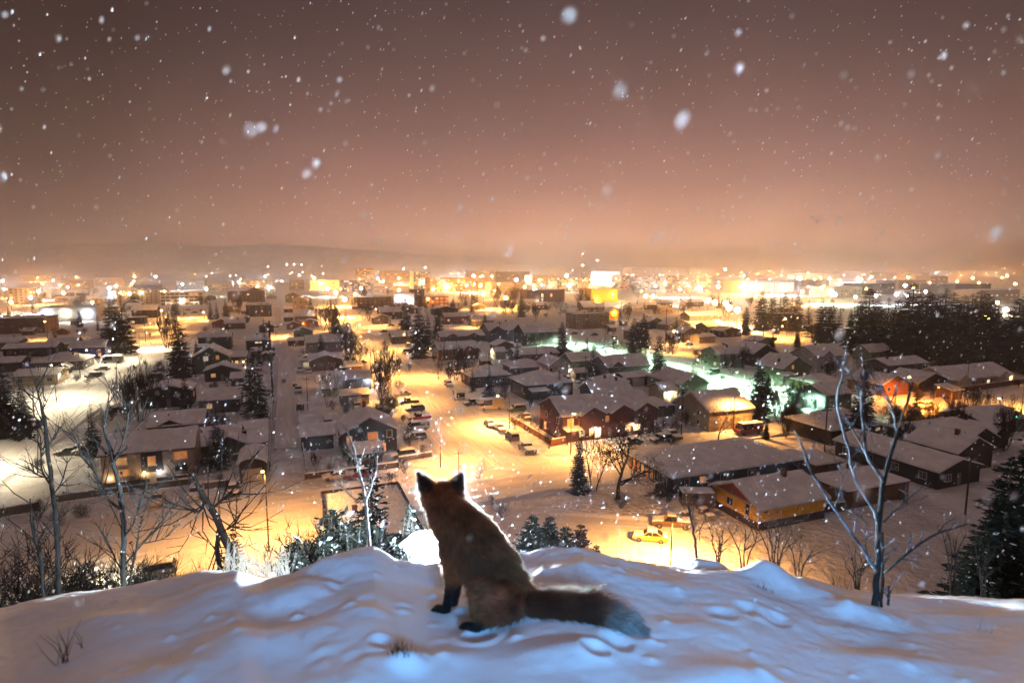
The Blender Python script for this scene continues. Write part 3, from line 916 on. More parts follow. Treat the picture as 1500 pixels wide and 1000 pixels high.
flatb('office_building', 772, 443, 827, 20, 12, 'brick', 'dark brick block with two columns of lit windows', lit=.0, win=0, wins=[('f', -.1, 7, 2, 3.4, 'white'), ('f', -.1, 3, 2, 2.4, 'white'), ('f', .14, 7, 2, 3, 'lit'), ('f', -.3, 1.6, 9, 2.4, 'white')])
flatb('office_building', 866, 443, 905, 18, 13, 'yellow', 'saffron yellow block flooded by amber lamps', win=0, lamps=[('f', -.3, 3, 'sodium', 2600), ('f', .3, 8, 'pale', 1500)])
flatb('office_building', 910, 425, 966, 30, 22, 'concrete', 'long office with three rows of lit windows', lit=.6, win_size=(5, 1.1))
flatb('office_building', 994, 430, 1040, 30, 24, 'concrete', 'pale office with continuous lit window bands beside the arena', lit=.55, win_size=(5, 1.1))
flatb('office_building', 816, 428, 862, 30, 20, 'cream', 'cream centre block washed by dazzling white floodlight', lit=.5, win_size=(3, 2), lamps=[('f', -.1, 10, 'pale', 16000)])
flatb('arena', 1088, 430, 1163, 40, 17, 'white', 'wide white arena with a colonnade of floodlit bays', 'arena', win=0, wins=[('f', -.44 + .098 * i, 8, 7, 12, 'white') for i in range(10)])
# right
house('house', 1054, 540, 1090, 10, 5, 'v', 2.0, 'sage', 'two storey house with green lit side wall at the bend of the green street', lit=.05)
house('house', 1103, 536, 1138, 12, 4.4, 'u', 3, 'slate', 'slate house with snowy roof slope behind the bare thicket', lit=0)
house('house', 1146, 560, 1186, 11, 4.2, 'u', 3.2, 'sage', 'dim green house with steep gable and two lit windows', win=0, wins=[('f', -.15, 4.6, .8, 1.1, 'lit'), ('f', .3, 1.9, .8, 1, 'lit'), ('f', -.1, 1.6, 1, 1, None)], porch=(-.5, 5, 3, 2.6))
house('house', 1196, 545, 1241, 11, 5.2, 'v', 2.8, 'white', 'white two storey house with dormer under the bare white branch', lit=.05, gables=[(-.2, 5, 1.8, .6)])
house('garage', 1192, 575, 1234, 8, 2.6, 'hip', 1.4, 'green', 'garage with greenish snow roof by a small green lamp', 'garage', win=0, chim=0, garage=(0, 4))
house('house', 1292, 580, 1330, 11, 3.0, 'u', 2.2, 'orange', 'red lit house whose gable faces the orange lamp', lit=0)
house('house', 1300, 548, 1358, 9, 2.8, 'v', 1.6, 'grey', 'long grey bungalow in front of the dark spruce belt', lit=0)
house('house', 1392, 572, 1482, 12, 3.0, 'v', 2.6, 'cream', 'long cream bungalow with gabled porches behind the brown board fence', lit=.1, gables=[(-.36, 5, 1.6, 1.2), (.30, 5, 1.5, 1.0)], trim=True, wins=[('f', .1, 1.6, 1.4, .9, 'white'), ('f', -.34, 1.7, 1.6, .9, 'white')], lamps=[('f', .47, 2.2, 'sodium', 220)])
house('house', 1345, 575, 1388, 10, 2.8, 'u', 2.2, 'brown', 'brown gabled house with small lit window left of the long cream bungalow', lit=0, win=0, wins=[('f', .2, 1.6, 1.2, .8, 'white')])
house('house', 1216, 652, 1292, 11, 3.0, 'hip', 2.4, 'dark', 'dark house with two bright yellow windows behind the blue lit young tree', win=0, wins=[('f', -.25, 1.9, .9, .9, 'lit'), ('f', -.12, 1.9, .9, .9, 'lit'), ('f', .4, 2.1, 1.2, .6, 'white')])
house('house', 1388, 668, 1470, 12, 2.8, 'hip', 2.0, 'dark', 'dark house with stacked snowy roofs and small front gables', lit=0, gables=[(-.05, 9, 2.2, 1.5), (.36, 5, 1.5, .6)])
house('house', 1372, 716, 1434, 19, 2.7, 'u', 1.5, 'dark', 'long dark bungalow with low gable pointing towards the snowy field', lit=0)
house('house', 1400, 692, 1452, 9, 3.4, 'u', 2.2, 'brown', 'brown cottage with dark triangular dormer beside the long dark bungalow', lit=0)
flatb('shed', 1240, 745, 1330, 7, 2.4, 'wood', 'large flat roofed wooden shed in the yard behind the blue lit young tree', 'shed', win=0, chim=0, parapet=False)
house('shed', 1194, 700, 1230, 5.5, 2.3, 'hip', 1.3, 'wood', 'wooden shed with pyramid snow roof behind the yellow house', 'shed', win=0, chim=0)
house('shed', 1162, 692, 1184, 4, 2.2, 'hip', 1.0, 'wood', 'smallest pyramid roofed shed at the bungalow corner', 'shed', win=0, chim=0)
house('house', 824, 648, 958, 11.5, 5.3, 'v', 2.6, 'maroon', 'dark red row house with three front gables and lit entrances', win=0, gables=[(-.2, 5.5, 1.5, .9), (.12, 5.5, 1.5, .9), (.38, 5.5, 1.5, .9)], chim=1, trim=False, porch=(-.42, 3.4, 2, 2.6),
      wins=[('f', -.42, 4.0, 1.3, 1.4, 'dim'), ('f', -.3, 3.9, 1.3, 1.3, None), ('f', -.04, 4.0, 1.1, 1.2, 'dim'), ('f', .04, 4.0, 1.1, 1.2, 'dim'), ('f', .22, 4.0, 1.3, 1.3, 'dim'), ('f', .47, 4.0, 1.3, 1.3, 'dim'), ('f', -.13, 1.3, 1.3, 2.0, 'white'), ('f', -.2, 1.5, .8, 1.4, 'lit'), ('f', .2, 1.5, 1.0, 1.4, 'lit'), ('f', .3, 1.5, 1.5, 1.2, 'white'), ('f', -.3, 1.4, 1.2, 1.2, 'lit'),
            ('l', .3, 4.0, 1, 1.2, None), ('l', -.2, 4.0, 1, 1.2, None), ('l', -.25, 1.5, 1.1, 1.5, 'lit'), ('l', .3, 1.5, 1, 1.2, None)],
      lamps=[('f', -.16, 2.3, 'pale', 60), ('f', .25, 2.3, 'pale', 70), ('f', -.38, 2.2, 'pale', 25)])
house('bungalow', 986, 722, 1168, 13, 2.5, 'hip', 1.1, 'dark', 'long dark bungalow with broad flat hip roof behind the yellow house', 'house', over=.7, win=0, chim=0, door=False, snow=.3,
      wins=[('f', -.4, 1.4, .8, 1.3, None), ('f', -.28, 1.5, 1.1, 1.1, 'dim'), ('f', -.12, 1.4, 1.2, 1.1, None), ('f', .1, 1.4, 1.2, 1.1, None)] + [('l', -.46 + .1 * i, 1.3, .7, 1.8, 'dim' if i < 6 else None) for i in range(9)])
house('house', 1110, 776, 1207, 9.2, 3.0, 'v', 2.1, 'yellow', 'bright yellow bungalow with white trim and red gable above a brown base', win=0, trim=True, base=(1.0, 'brown'), chim=9, over=.55, door=False,
      wins=[('l', -.10, 2.0, 1.15, 1.0, None), ('l', .28, 2.1, .7, 1.5, None), ('f', -.40, 2.55, .8, .5, None), ('f', -.3, .55, 1.5, .5, None), ('f', .1, .55, 1.5, .5, None)])
yel = [o for o in COL.objects if o.get('label', '').startswith('bright yellow bungalow')][0]
_b = MB()
_b.prism([(-3.9, 3.25), (3.9, 3.25), (0, 4.98)][::-1], -yel['w'] / 2 - .05, -yel['w'] / 2 - .004, 'x')
_b.build('gable_panel', W['red'], yel)
_b = MB()
for s_ in (-1, 1):
    _b.box(-yel['w'] / 2 - .06, -yel['w'] / 2 + .08, s_ * 4.6 - .07, s_ * 4.6 + .07, 0, 2.95)
_b.box(-yel['w'] / 2 - .055, -yel['w'] / 2 - .005, -4.5, 4.5, 3.02, 3.2)
_b.build('corner_trim', M_LIGHTTRIM, yel)
house('house', 1038, 632, 1101, 12, 4.4, 'v', 3.0, 'beige', 'two storey beige house with plain wall lit yellow by the street lamp', win=0, trim=True, chim=0, wins=[('l', .2, 3.4, .7, 1, None), ('l', -.25, 3.4, .7, 1, None), ('l', .2, 1.3, .7, 1, None), ('l', -.25, 1.3, .7, 1, None), ('f', .38, 1.4, .9, 1, 'dim')])
house('garage', 950, 612, 985, 7, 2.6, 'hip', 1.2, 'grey', 'low grey outbuilding behind the dark red row house', 'garage', win=0, chim=0)
flatb('building', 486, 842, 620, 17, 3.2, 'dark', 'flat roofed building deep in snow just below the hill', lit=0, win=0, chim=2)
house('house', 1440, 640, 1500, 10, 2.8, 'v', 1.8, 'grey', 'grey house half hidden by bare bushes near the green signal light', lit=0)
# far commercial blocks under the glow
far = [
    (90, 424, 130, 30, 14, 'concrete', 'low grey block among the lamps at far west'), (140, 419, 176, 36, 16, 'beige', 'beige far block with lamp dots before the white bluff'), (196, 432, 232, 30, 12, 'grey', 'grey far hall behind the beige lamp row block'),
    (258, 424, 300, 40, 14, 'concrete', 'wide far hall left of the white office building'), (306, 428, 340, 30, 14, 'cream', 'cream far block glowing beside the brown apartments'), (424, 426, 446, 30, 16, 'beige', 'far beige gable hall above the alley'),
    (455, 424, 498, 40, 15, 'cream', 'cream far hall in the brightest street glow'), (548, 431, 576, 30, 14, 'beige', 'beige far block left of the white hotel'), (682, 424, 716, 36, 18, 'orange', 'orange far block beside the broad orange block'),
    (720, 428, 770, 30, 14, 'beige', 'beige far hall left of the dark brick block'), (726, 412, 776, 50, 24, 'grey', 'big grey far hall under the horizon lights'), (780, 418, 816, 40, 20, 'cream', 'cream far block left of the floodlit centre block'),
    (866, 416, 908, 50, 26, 'concrete', 'tall far slab behind the saffron block'), (926, 407, 1010, 60, 34, 'grey', 'very long grey far building on the low rise'), (1044, 420, 1086, 50, 18, 'cream', 'cream far hall left of the arena'),
    (1168, 424, 1214, 40, 14, 'white', 'white far hall right of the arena'), (1216, 436, 1262, 30, 12, 'white', 'white far market hall in turquoise light'), (1270, 432, 1310, 36, 14, 'slate', 'dark far hall with white lamps behind the spruce belt'),
    (1316, 424, 1356, 40, 14, 'grey', 'grey far block above the tallest spruce'), (1362, 418, 1388, 30, 18, 'beige', 'beige far block with lit upper floor'), (1398, 438, 1450, 40, 16, 'brown', 'long brown far hall with roof ribs at the eastern edge'),
    (1440, 446, 1492, 30, 13, 'wood', 'reddish far hall with one lit window at the eastern edge'), (1180, 412, 1230, 60, 20, 'concrete', 'pale far block under the eastern lamps'), (1300, 409, 1360, 60, 20, 'concrete', 'dim far block on the eastern horizon'),
    (30, 412, 86, 60, 18, 'concrete', 'dim far block on the western horizon'), (560, 411, 600, 60, 26, 'cream', 'cream far slab behind the white hotel'), (690, 407, 730, 70, 26, 'beige', 'beige far slab on the centre horizon')]
for (a_, b_, c_, d_, h_, k_, lb_) in far:
    flatb('far_building', a_, b_, c_, d_, h_, k_, lb_, lit=.3, win_size=(h_ * .22, h_ * .14), litkey=None, chim=0, door=False, win=0,
          wins=[('f', -.42 + .14 * i, h_ * z, h_ * .22, h_ * .09, 'auto') for i in range(7) for z in (.3, .65)])

r_ = random.Random(99)
for i in range(44):                                   # little roofs far off in the glow: nothing tells these apart
    x_, y_ = r_.choice([(r_.uniform(500, 1090), r_.uniform(436, 466)), (r_.uniform(20, 330), r_.uniform(430, 455)), (r_.uniform(560, 1080), r_.uniform(442, 480))])
    if any(abs(x_ + 10 - q[0]) < 22 and abs(y_ - q[1]) < 9 for q in [(547, 450), (573, 466), (592, 449), (612, 449), (640, 448), (668, 472), (706, 475), (740, 498), (800, 440), (866, 480), (885, 441), (900, 466), (960, 480), (995, 482), (1013, 496), (1036, 500), (1050, 485), (1030, 468), (128, 522), (212, 464), (100, 470), (200, 444), (265, 446), (344, 455)]):
        continue
    g_ = G(x_, y_) + V * 6 + U * 5
    if any((g_ - q).cross(d_).length < w_ + 7 for q, d_, w_ in [(G(690, 640), U, 10.5), (G(60, 620), U, 10), (G(1045, 540), U, 7.5), (G(422, 600), U, 3.6), (G(412, 489), V, 7), (G(412, 447), V, 9)]):
        continue
    k_ = r_.choice(['v', 'v', 'u', 'hip'])
    house('house', x_, y_, x_ + r_.uniform(15, 30) * (y_ - 392) / 60, r_.uniform(8, 12), r_.uniform(2.8, 4.5), k_, r_.uniform(1.4, 2.4), r_.choice(['grey', 'brown', 'beige', 'dark', 'brick', 'white']), 'small snow roofed house far off in the glow of the town', group='small far houses', lit=.25, chim=1, door=False)
import re
# ---------------------------------------------------------------- trees
ORD = ['first', 'second', 'third', 'fourth', 'fifth', 'sixth', 'seventh', 'eighth', 'ninth', 'tenth', 'eleventh', 'twelfth', 'thirteenth', 'fourteenth', 'fifteenth', 'sixteenth',
       'seventeenth', 'eighteenth', 'nineteenth', 'twentieth', 'twenty-first', 'twenty-second', 'twenty-third', 'twenty-fourth', 'twenty-fifth', 'twenty-sixth', 'twenty-seventh', 'twenty-eighth']


def conifer_meshes(seed, hgt=10.0, rad=1.9, whorls=34, per=9, blades=7, snowy=.02, skirt=.06, ragged=.25, power=.85):
    r = random.Random(seed)
    b = MB()
    b.tube([(0, 0, -.6), (0, 0, hgt * .4), (r.uniform(-.1, .1), 0, hgt * .8), (0, 0, hgt * .995)], [hgt * .017, hgt * .011, hgt * .006, .012], 7)
    trunk = b.mesh('trunk', M_BARK, True)
    b = MB()
    for i in range(whorls):
        t = (i + r.uniform(-.4, .4)) / (whorls - 1)
        t = min(max(t, 0), 1)
        z = hgt * (skirt + (.985 - skirt) * t)
        Lb = rad * (1 - t) ** power * r.uniform(1 - ragged, 1 + ragged * .6) + .10
        n = max(4, int(per * (1 - .45 * t) + r.random()))
        a0 = r.uniform(0, 6.28)
        for k in range(n):
            if r.random() < .08:
                continue
            a = a0 + 6.283 * k / n + r.uniform(-.25, .25)
            Lk = Lb * r.uniform(.65, 1.15)
            droop = r.uniform(.15, .45) - .35 * t
            m = max(2, int(blades * (.45 + .55 * (1 - t))))
            ca, sa = math.cos(a), math.sin(a)
            for j in range(m):
                s = (j + .6) / m
                bx = Lk * s
                bz = z - droop * bx * (1 - .35 * s) - .05
                for side in (-1, 1, 0):
                    yaw = a + side * r.uniform(.45, 1.0)
                    ln = (.34 + .30 * (1 - s)) * Lk * .55 * r.uniform(.7, 1.2) + .10
                    wd = ln * r.uniform(.26, .42)
                    cyw, syw = math.cos(yaw), math.sin(yaw)
                    px_, py_ = ca * bx, sa * bx
                    dz = -droop * ln * .8 + r.uniform(-.06, .06)
                    roll = r.uniform(-.5, .5) * wd
                    pts = [(px_, py_, bz), (px_ + cyw * ln * .5 - syw * wd / 2, py_ + syw * ln * .5 + cyw * wd / 2, bz + dz * .4 + roll), (px_ + cyw * ln, py_ + syw * ln, bz + dz),
                           (px_ + cyw * ln * .5 + syw * wd / 2, py_ + syw * ln * .5 - cyw * wd / 2, bz + dz * .4 - roll)]
                    b.add(pts, [(0, 1, 2, 3)], 0)
                    if r.random() < snowy:
                        b.add([(x, y, q + .035) for x, y, q in pts], [(0, 1, 2, 3)], 1)
    b.add([(-.06, 0, hgt * .9), (.06, 0, hgt * .9), (0, .0, hgt * 1.01)], [(0, 1, 2)], 0)
    return trunk, b.mesh('crown', [M_NEEDLE, M_BOUGHSNOW])


def bare_meshes(seed, hgt=8.0, stems=1, spread=.55, levels=4, start=.28, kids=(5, 5, 4, 3), trunk_r=.13, up=.35, twig=.012):
    r = random.Random(seed)
    tb, cb = MB(), MB()

    def limb(mbx, p, d, ln, rad, lev):
        n = 4 if lev < 2 else 3
        pts, rr = [p], [rad]
        q = p.copy()
        dd = d.copy()
        for i in range(n):
            dd = (dd + Vector((r.gauss(0, .13), r.gauss(0, .13), r.gauss(0, .06) + up * .16))).normalized()
            q = q + dd * ln / n
            pts.append(q.copy())
            rr.append(max(rad * (1 - .72 * (i + 1) / n), twig * .5))
        mbx.tube(pts, rr, 6 if lev == 0 else (4 if lev == 1 else 3), 0, lev < 1)
        if lev >= levels:
            return
        nk = kids[min(lev, len(kids) - 1)]
        for k in range(nk):
            f = start + (1 - start) * (k + r.uniform(.1, .9)) / nk if lev == 0 else r.uniform(.25, .98)
            i = min(int(f * n), n - 1)
            base = pts[i].lerp(pts[i + 1], f * n - i)
            ax = (pts[i + 1] - pts[i]).normalized()
            o = ax.orthogonal().normalized()
            o = Matrix.Rotation(r.uniform(0, 6.283), 3, ax) @ o
            nd = (ax * (1 - spread * .6) + o * (spread + r.uniform(-.1, .2)) + Vector((0, 0, up * .4))).normalized()
            limb(cb, base, nd, ln * r.uniform(.42, .68) * (1.15 - .5 * f if lev == 0 else 1), max(rr[i] * r.uniform(.45, .65), twig), lev + 1)
    for s in range(stems):
        a = 6.283 * s / stems + r.uniform(-.4, .4)
        lean = 0.04 if stems == 1 else r.uniform(.12, .5)
        d = Vector((math.cos(a) * lean, math.sin(a) * lean, 1)).normalized()
        off = 0 if stems == 1 else hgt * .03
        limb(tb, Vector((math.cos(a) * off, math.sin(a) * off, -.3)), d, hgt * r.uniform(.72, .85), trunk_r * (1 if stems == 1 else r.uniform(.4, .7)), 0)
    return tb.mesh('trunk', M_BARK, True), cb.mesh('crown', M_TWIG)


PROTO = {}
for i in range(4):
    PROTO['spruce%d' % i] = (conifer_meshes(50 + i, 10, (1.5, 1.8, 1.65, 2.1)[i], 38, 10, 7, .022), 10)
for i in range(2):
    PROTO['dense%d' % i] = (conifer_meshes(60 + i, 10, 2.05, 56, 13, 7, .008, .02, .34, .48), 10)
PROTO['slim'] = (conifer_meshes(70, 10, 1.05, 40, 7, 5, .04), 10)
PROTO['near'] = (conifer_meshes(75, 10, 2.3, 50, 12, 9, .008, .03, .3), 10)
PROTO['near1'] = (conifer_meshes(76, 10, 2.0, 46, 11, 9, .012, .03, .35), 10)
PROTO['bare0'] = (bare_meshes(80, twig=.02), 8)
PROTO['bare1'] = (bare_meshes(81, twig=.02, kids=(7, 5, 4, 3), spread=.7), 8)
PROTO['bare2'] = (bare_meshes(82, twig=.02, spread=.4, up=.7, kids=(8, 4, 4, 3)), 8)
PROTO['multi'] = (bare_meshes(83, twig=.02, stems=4, spread=.35, up=.7, kids=(5, 4, 3)), 8)
PROTO['bush0'] = (bare_meshes(84, 3, stems=9, spread=.5, kids=(5, 4, 3), levels=3, trunk_r=.05, start=.12, twig=.009), 3)
PROTO['bush1'] = (bare_meshes(85, 3, stems=12, spread=.6, kids=(6, 4, 3), levels=3, trunk_r=.04, start=.1, twig=.009), 3)
PROTO['grand'] = (bare_meshes(86, 8, twig=.02, kids=(9, 7, 5, 3), spread=.75, trunk_r=.22, start=.2, up=.3), 8)
PROTO['broom'] = (bare_meshes(87, twig=.02, stems=7, spread=.28, up=.9, kids=(7, 4, 3), start=.15), 8)


def plant(name, key, loc, hgt, label, cat='tree', group=None, rz=None, wide=1.0):
    (tm, cm), h0 = PROTO[key]
    s = hgt / h0
    o = thing(name, label, cat, loc, RNG.uniform(0, 6.28) if rz is None else rz, group)
    o.scale = (s * wide, s * wide, s)
    put('trunk', tm, o)
    put('crown', cm, o)
    return o


def tall(px, pb, pt):
    g = G(px, pb)
    return g, at(px, pt, g.y).z


KEYS = ['spruce0', 'spruce1', 'spruce2', 'spruce3']
n_ = 0
for row in [
    (168, 516, 434, 'dense0', 'taller spruce of the pair beside the wide street'), (183, 518, 430, 'spruce3', 'bushier spruce of the pair beside the wide street'), (7, 640, 528, 'dense1', 'huge dark spruce cut by the picture edge at left'),
    (36, 642, 566, 'dense0', 'lower dark spruce beside the huge spruce at the left edge'), (258, 462, 431, 'spruce3', 'lone spruce by the far end of the wide street'), (265, 552, 466, 'dense0', 'tall spruce left of the olive gable house'),
    (273, 606, 545, 'spruce3', 'broad spruce below the olive gable house'), (138, 668, 590, 'spruce1', 'spruce standing at the street corner of the tan apartment house'), (309, 468, 438, 'spruce2', 'slim spruce leftmost in the cluster before the pale roof'),
    (318, 468, 441, 'spruce0', 'middle spruce in the cluster before the pale roof'), (331, 464, 435, 'spruce3', 'fullest spruce in the cluster before the pale roof'), (388, 514, 463, 'slim', 'narrow spruce rising before the small lit gable by the alley'),
    (373, 604, 498, 'spruce1', 'tallest dark spruce in the yards beside the alley'), (383, 612, 548, 'spruce3', 'lower wide spruce touching the alley fence'), (455, 452, 432, 'spruce3', 'small spruce beside the cream house at the alley end'),
    (492, 488, 445, 'dense0', 'dark spruce behind the broad pale roofed house'), (594, 484, 437, 'dense0', 'dark spruce right of the brick red house'), (615, 524, 447, 'dense1', 'bulky tall spruce beside the main street lamp'),
    (627, 506, 456, 'spruce3', 'spruce half hidden by the bulky tall one'), (642, 496, 451, 'dense0', 'pointed spruce between the bulky one and the grey bungalows'), (664, 450, 431, 'spruce3', 'small spruce against the town glow right of the orange store'),
    (682, 448, 429, 'spruce2', 'thin spruce against the town glow'), (691, 460, 419, 'slim', 'tall thin spire of spruce in the town centre'), (699, 452, 411, 'slim', 'tallest thin spruce in the town centre glow'),
    (764, 464, 431, 'dense0', 'solid spruce before the dark brick block'), (692, 574, 539, 'spruce1', 'small spruce at the corner of the brown hip roofed bungalow'), (823, 524, 471, 'dense0', 'dark spruce at the end of the large dark house'),
    (860, 526, 493, 'spruce0', 'slender spruce in front of the green lit snow'), (868, 556, 503, 'spruce1', 'second slender spruce nearer than the green lit snow'), (858, 448, 422, 'spruce3', 'spruce left of the saffron block'),
    (928, 530, 465, 'dense0', 'wider spruce of the two beside the green street'), (942, 510, 459, 'dense0', 'spruce just behind the wider one beside the green street'), (964, 564, 491, 'dense1', 'massive near spruce by the sage green house'),
    (1092, 490, 449, 'dense1', 'broad spruce standing apart before the dark grove'), (1167, 508, 483, 'dense0', 'small spruce below the lone orange lamp'), (1110, 616, 527, 'dense0', 'tall spruce reddened by the lamp on the beige house'),
    (1122, 642, 616, 'dense1', 'low spruce beside the parked minibus'), (1338, 642, 562, 'spruce2', 'dark spruce right of the blue lit young tree'), (1307, 640, 570, 'spruce0', 'thin dark spruce just left of the red lit house lamp'),
    (1260, 652, 545, 'dense1', 'big dark spruce directly behind the blue lit young tree'), (848, 720, 640, 'near1', 'snow dusted spruce at the near corner of the main street'), (908, 470, 448, 'spruce2', 'small spruce by the amber gabled house'),
    (1052, 452, 428, 'spruce2', 'small spruce near the amber lamp cluster'), (1010, 452, 430, 'spruce3', 'small spruce beside the pale office bands')]:
    g, hh = tall(row[0], row[1], row[2])
    plant('spruce_tree', row[3], g, hh, row[4], 'tree', 'spruces among the houses')
belt = [(1114, 484, 423, 'dense0'), (1130, 482, 430, 'dense0'), (1141, 483, 432, 'spruce3'), (1148, 484, 428, 'dense0'), (1158, 484, 431, 'spruce3'), (1166, 485, 430, 'dense0'), (1183, 486, 438, 'spruce1'), (1202, 502, 436, 'dense0'), (1215, 502, 437, 'dense0'), (1228, 502, 446, 'spruce0'), (1243, 506, 452, 'spruce3')]
for i, r_ in enumerate(belt):
    g, hh = tall(*r_[:3])
    plant('spruce_tree', r_[3], g, hh, '%s spruce from the left in the dark grove behind the lone orange lamp' % ORD[i], 'tree', 'dark grove behind the orange lamp')
belt = [(1256, 515, 450), (1268, 520, 431), (1282, 520, 446), (1296, 522, 444), (1310, 522, 447), (1322, 530, 452), (1330, 524, 422), (1343, 524, 445), (1351, 524, 433), (1359, 526, 438), (1370, 526, 437), (1378, 528, 430), (1389, 528, 436), (1395, 534, 450), (1405, 530, 440), (1416, 532, 437),
        (1428, 532, 433), (1438, 534, 438), (1446, 538, 448), (1454, 536, 453), (1472, 540, 462), (1484, 540, 445), (1496, 545, 438), (1510, 545, 434)]
for i, r_ in enumerate(belt):
    g, hh = tall(r_[0], r_[1], r_[2] - 9)
    plant('spruce_tree', ('dense0', 'dense1', 'dense0', 'spruce3')[i % 4], g, hh, '%s spruce from the left in the long dark belt behind the cream bungalow' % ORD[i], 'tree', 'dark spruce belt', wide=1.3)

for row in [
    (205, 616, 548, 'broom', 'broad bare tree in the yards left of the low brown house'), (222, 612, 560, 'multi', 'smaller bare tree crowded beside the broad one'), (186, 614, 562, 'broom', 'bare shrub tree overhanging the parked car'),
    (560, 596, 526, 'broom', 'bare yellow lit tree with many upright stems by the main street'), (480, 596, 548, 'multi', 'bushy bare tree before the floodlit house'), (668, 556, 508, 'multi', 'reddish bare tree beside the street opposite the red brown house'),
    (676, 552, 520, 'broom', 'lower reddish bare tree touching the brown bungalow'), (513, 536, 486, 'broom', 'dark bare tree mass at the edge of the main street'), (524, 540, 500, 'multi', 'bare tree leaning over the row of parked cars'),
    (502, 512, 478, 'broom', 'dark bare tree behind the broad pale roof'), (485, 488, 448, 'broom', 'reddish bare tree near the dark spruce behind the pale roof'), (474, 484, 452, 'multi', 'thin reddish bare tree above the alley garages'),
    (904, 730, 606, 'grand', 'big spreading bare tree at the open corner below the red row house'), (866, 718, 636, 'bare2', 'thin bare tree beside the snow dusted corner spruce'), (873, 718, 650, 'slimbare', 'thinner bare sapling next to the corner spruce'),
    (1052, 644, 588, 'bare1', 'orange lit bare tree before the plain lit wall'), (1014, 548, 520, 'bare1', 'small round bare tree on the green lit snow'), (986, 520, 490, 'broom', 'bare tree glowing orange under its lamp'),
    (978, 518, 494, 'multi', 'lower bare tree glowing orange under its lamp'), (1148, 606, 560, 'bare2', 'thin bare tree in the thicket before the green lit street'), (1160, 606, 556, 'bare2', 'straight bare tree in the thicket before the green lit street'),
    (1172, 604, 562, 'multi', 'many stemmed bare tree in the thicket before the green lit street'), (1136, 610, 574, 'broom', 'bare tree at the reddened spruce in the thicket'), (1412, 612, 572, 'multi', 'bare tree left in the row below the orange lit road'),
    (1432, 612, 575, 'broom', 'middle bare tree in the row below the orange lit road'), (1450, 614, 578, 'multi', 'bare tree right in the row below the orange lit road'), (590, 748, 684, 'bare0', 'small bare tree in front of the orange lit cross road'),
    (1088, 540, 512, 'broom', 'bare thicket tree in front of the two storey green lit house'), (1072, 548, 520, 'multi', 'bare tree before the green lit side wall'), (728, 450, 424, 'broom', 'reddish bare tree in the centre glow'), (744, 450, 426, 'multi', 'second reddish bare tree in the centre glow'),
    (752, 452, 424, 'broom', 'tall reddish bare tree right in the centre glow'), (600, 466, 446, 'broom', 'bare tree beside the flooded white warehouse'), (625, 470, 448, 'multi', 'snow laced bare tree below the orange store'), (920, 470, 450, 'broom', 'bare tree behind the amber gabled house'),
    (950, 462, 446, 'multi', 'reddish bare tree under the long office'), (1000, 462, 446, 'broom', 'bare tree by the cluster of amber lamps'), (800, 462, 444, 'multi', 'reddish bare tree below the dark brick block'), (785, 470, 450, 'broom', 'bare tree right of the solid spruce'),
    (540, 470, 448, 'broom', 'bare tree before the brown flat block'), (530, 466, 446, 'multi', 'bare tree left of the brown flat block'), (350, 460, 440, 'broom', 'bare tree beside the dark three storey block'), (385, 462, 444, 'multi', 'bare tree at the alley head'),
    (245, 510, 466, 'broom', 'orange lit bare tree by the wide street lamp'), (890, 500, 478, 'multi', 'bare tree before the pale apartment block'), (905, 540, 500, 'multi', 'bare willow at the green lit yard'), (880, 530, 500, 'bare2', 'thin bare tree on the green lit snow'),
    (1240, 606, 576, 'multi', 'bare bush tree by the small green lamp'), (1400, 640, 600, 'broom', 'bare tree before the house with stacked roofs'), (1470, 660, 600, 'broom', 'bare tree beside the green signal light'), (1300, 660, 624, 'multi', 'bare tree before the dark house with yellow windows')]:
    k_ = row[3] if row[3] in PROTO else 'bare2'
    g, hh = tall(row[0], row[1], row[2])
    plant('bare_tree', k_, g, hh, row[4], 'tree', 'bare trees in the town')

# shrubs and hedges in the yards: nothing tells these apart
r_ = random.Random(77)
spots = [(250, 690), (275, 700), (310, 690), (325, 708), (300, 640), (335, 720), (230, 620), (340, 640), (470, 640), (480, 690), (590, 690), (600, 640), (620, 670), (560, 560), (548, 572), (420, 560), (330, 560), (310, 570), (350, 572),
         (660, 540), (700, 545), (720, 560), (735, 575), (760, 560), (860, 560), (880, 560), (930, 560), (960, 640), (985, 660), (910, 745), (1170, 630), (1185, 640), (1195, 625), (1150, 640), (1240, 660), (1290, 670), (1350, 660), (1380, 640), (1330, 610), (1290, 610), (1480, 620), (1460, 690),
         (700, 700), (720, 740), (735, 760), (680, 690), (150, 540), (110, 560), (130, 565), (90, 770), (120, 760), (60, 760), (200, 720), (140, 690), (400, 530), (345, 600), (360, 620), (510, 560), (520, 600), (1040, 700), (965, 730), (980, 735)]
for (x_, y_) in spots:
    plant('shrub', r_.choice(['bush0', 'bush1']), G(x_ + r_.uniform(-4, 4), y_ + r_.uniform(-2, 2)), r_.uniform(1.6, 3.4), 'leafless dark shrub poking out of the snow in a yard', 'shrub', 'leafless shrubs in the yards')

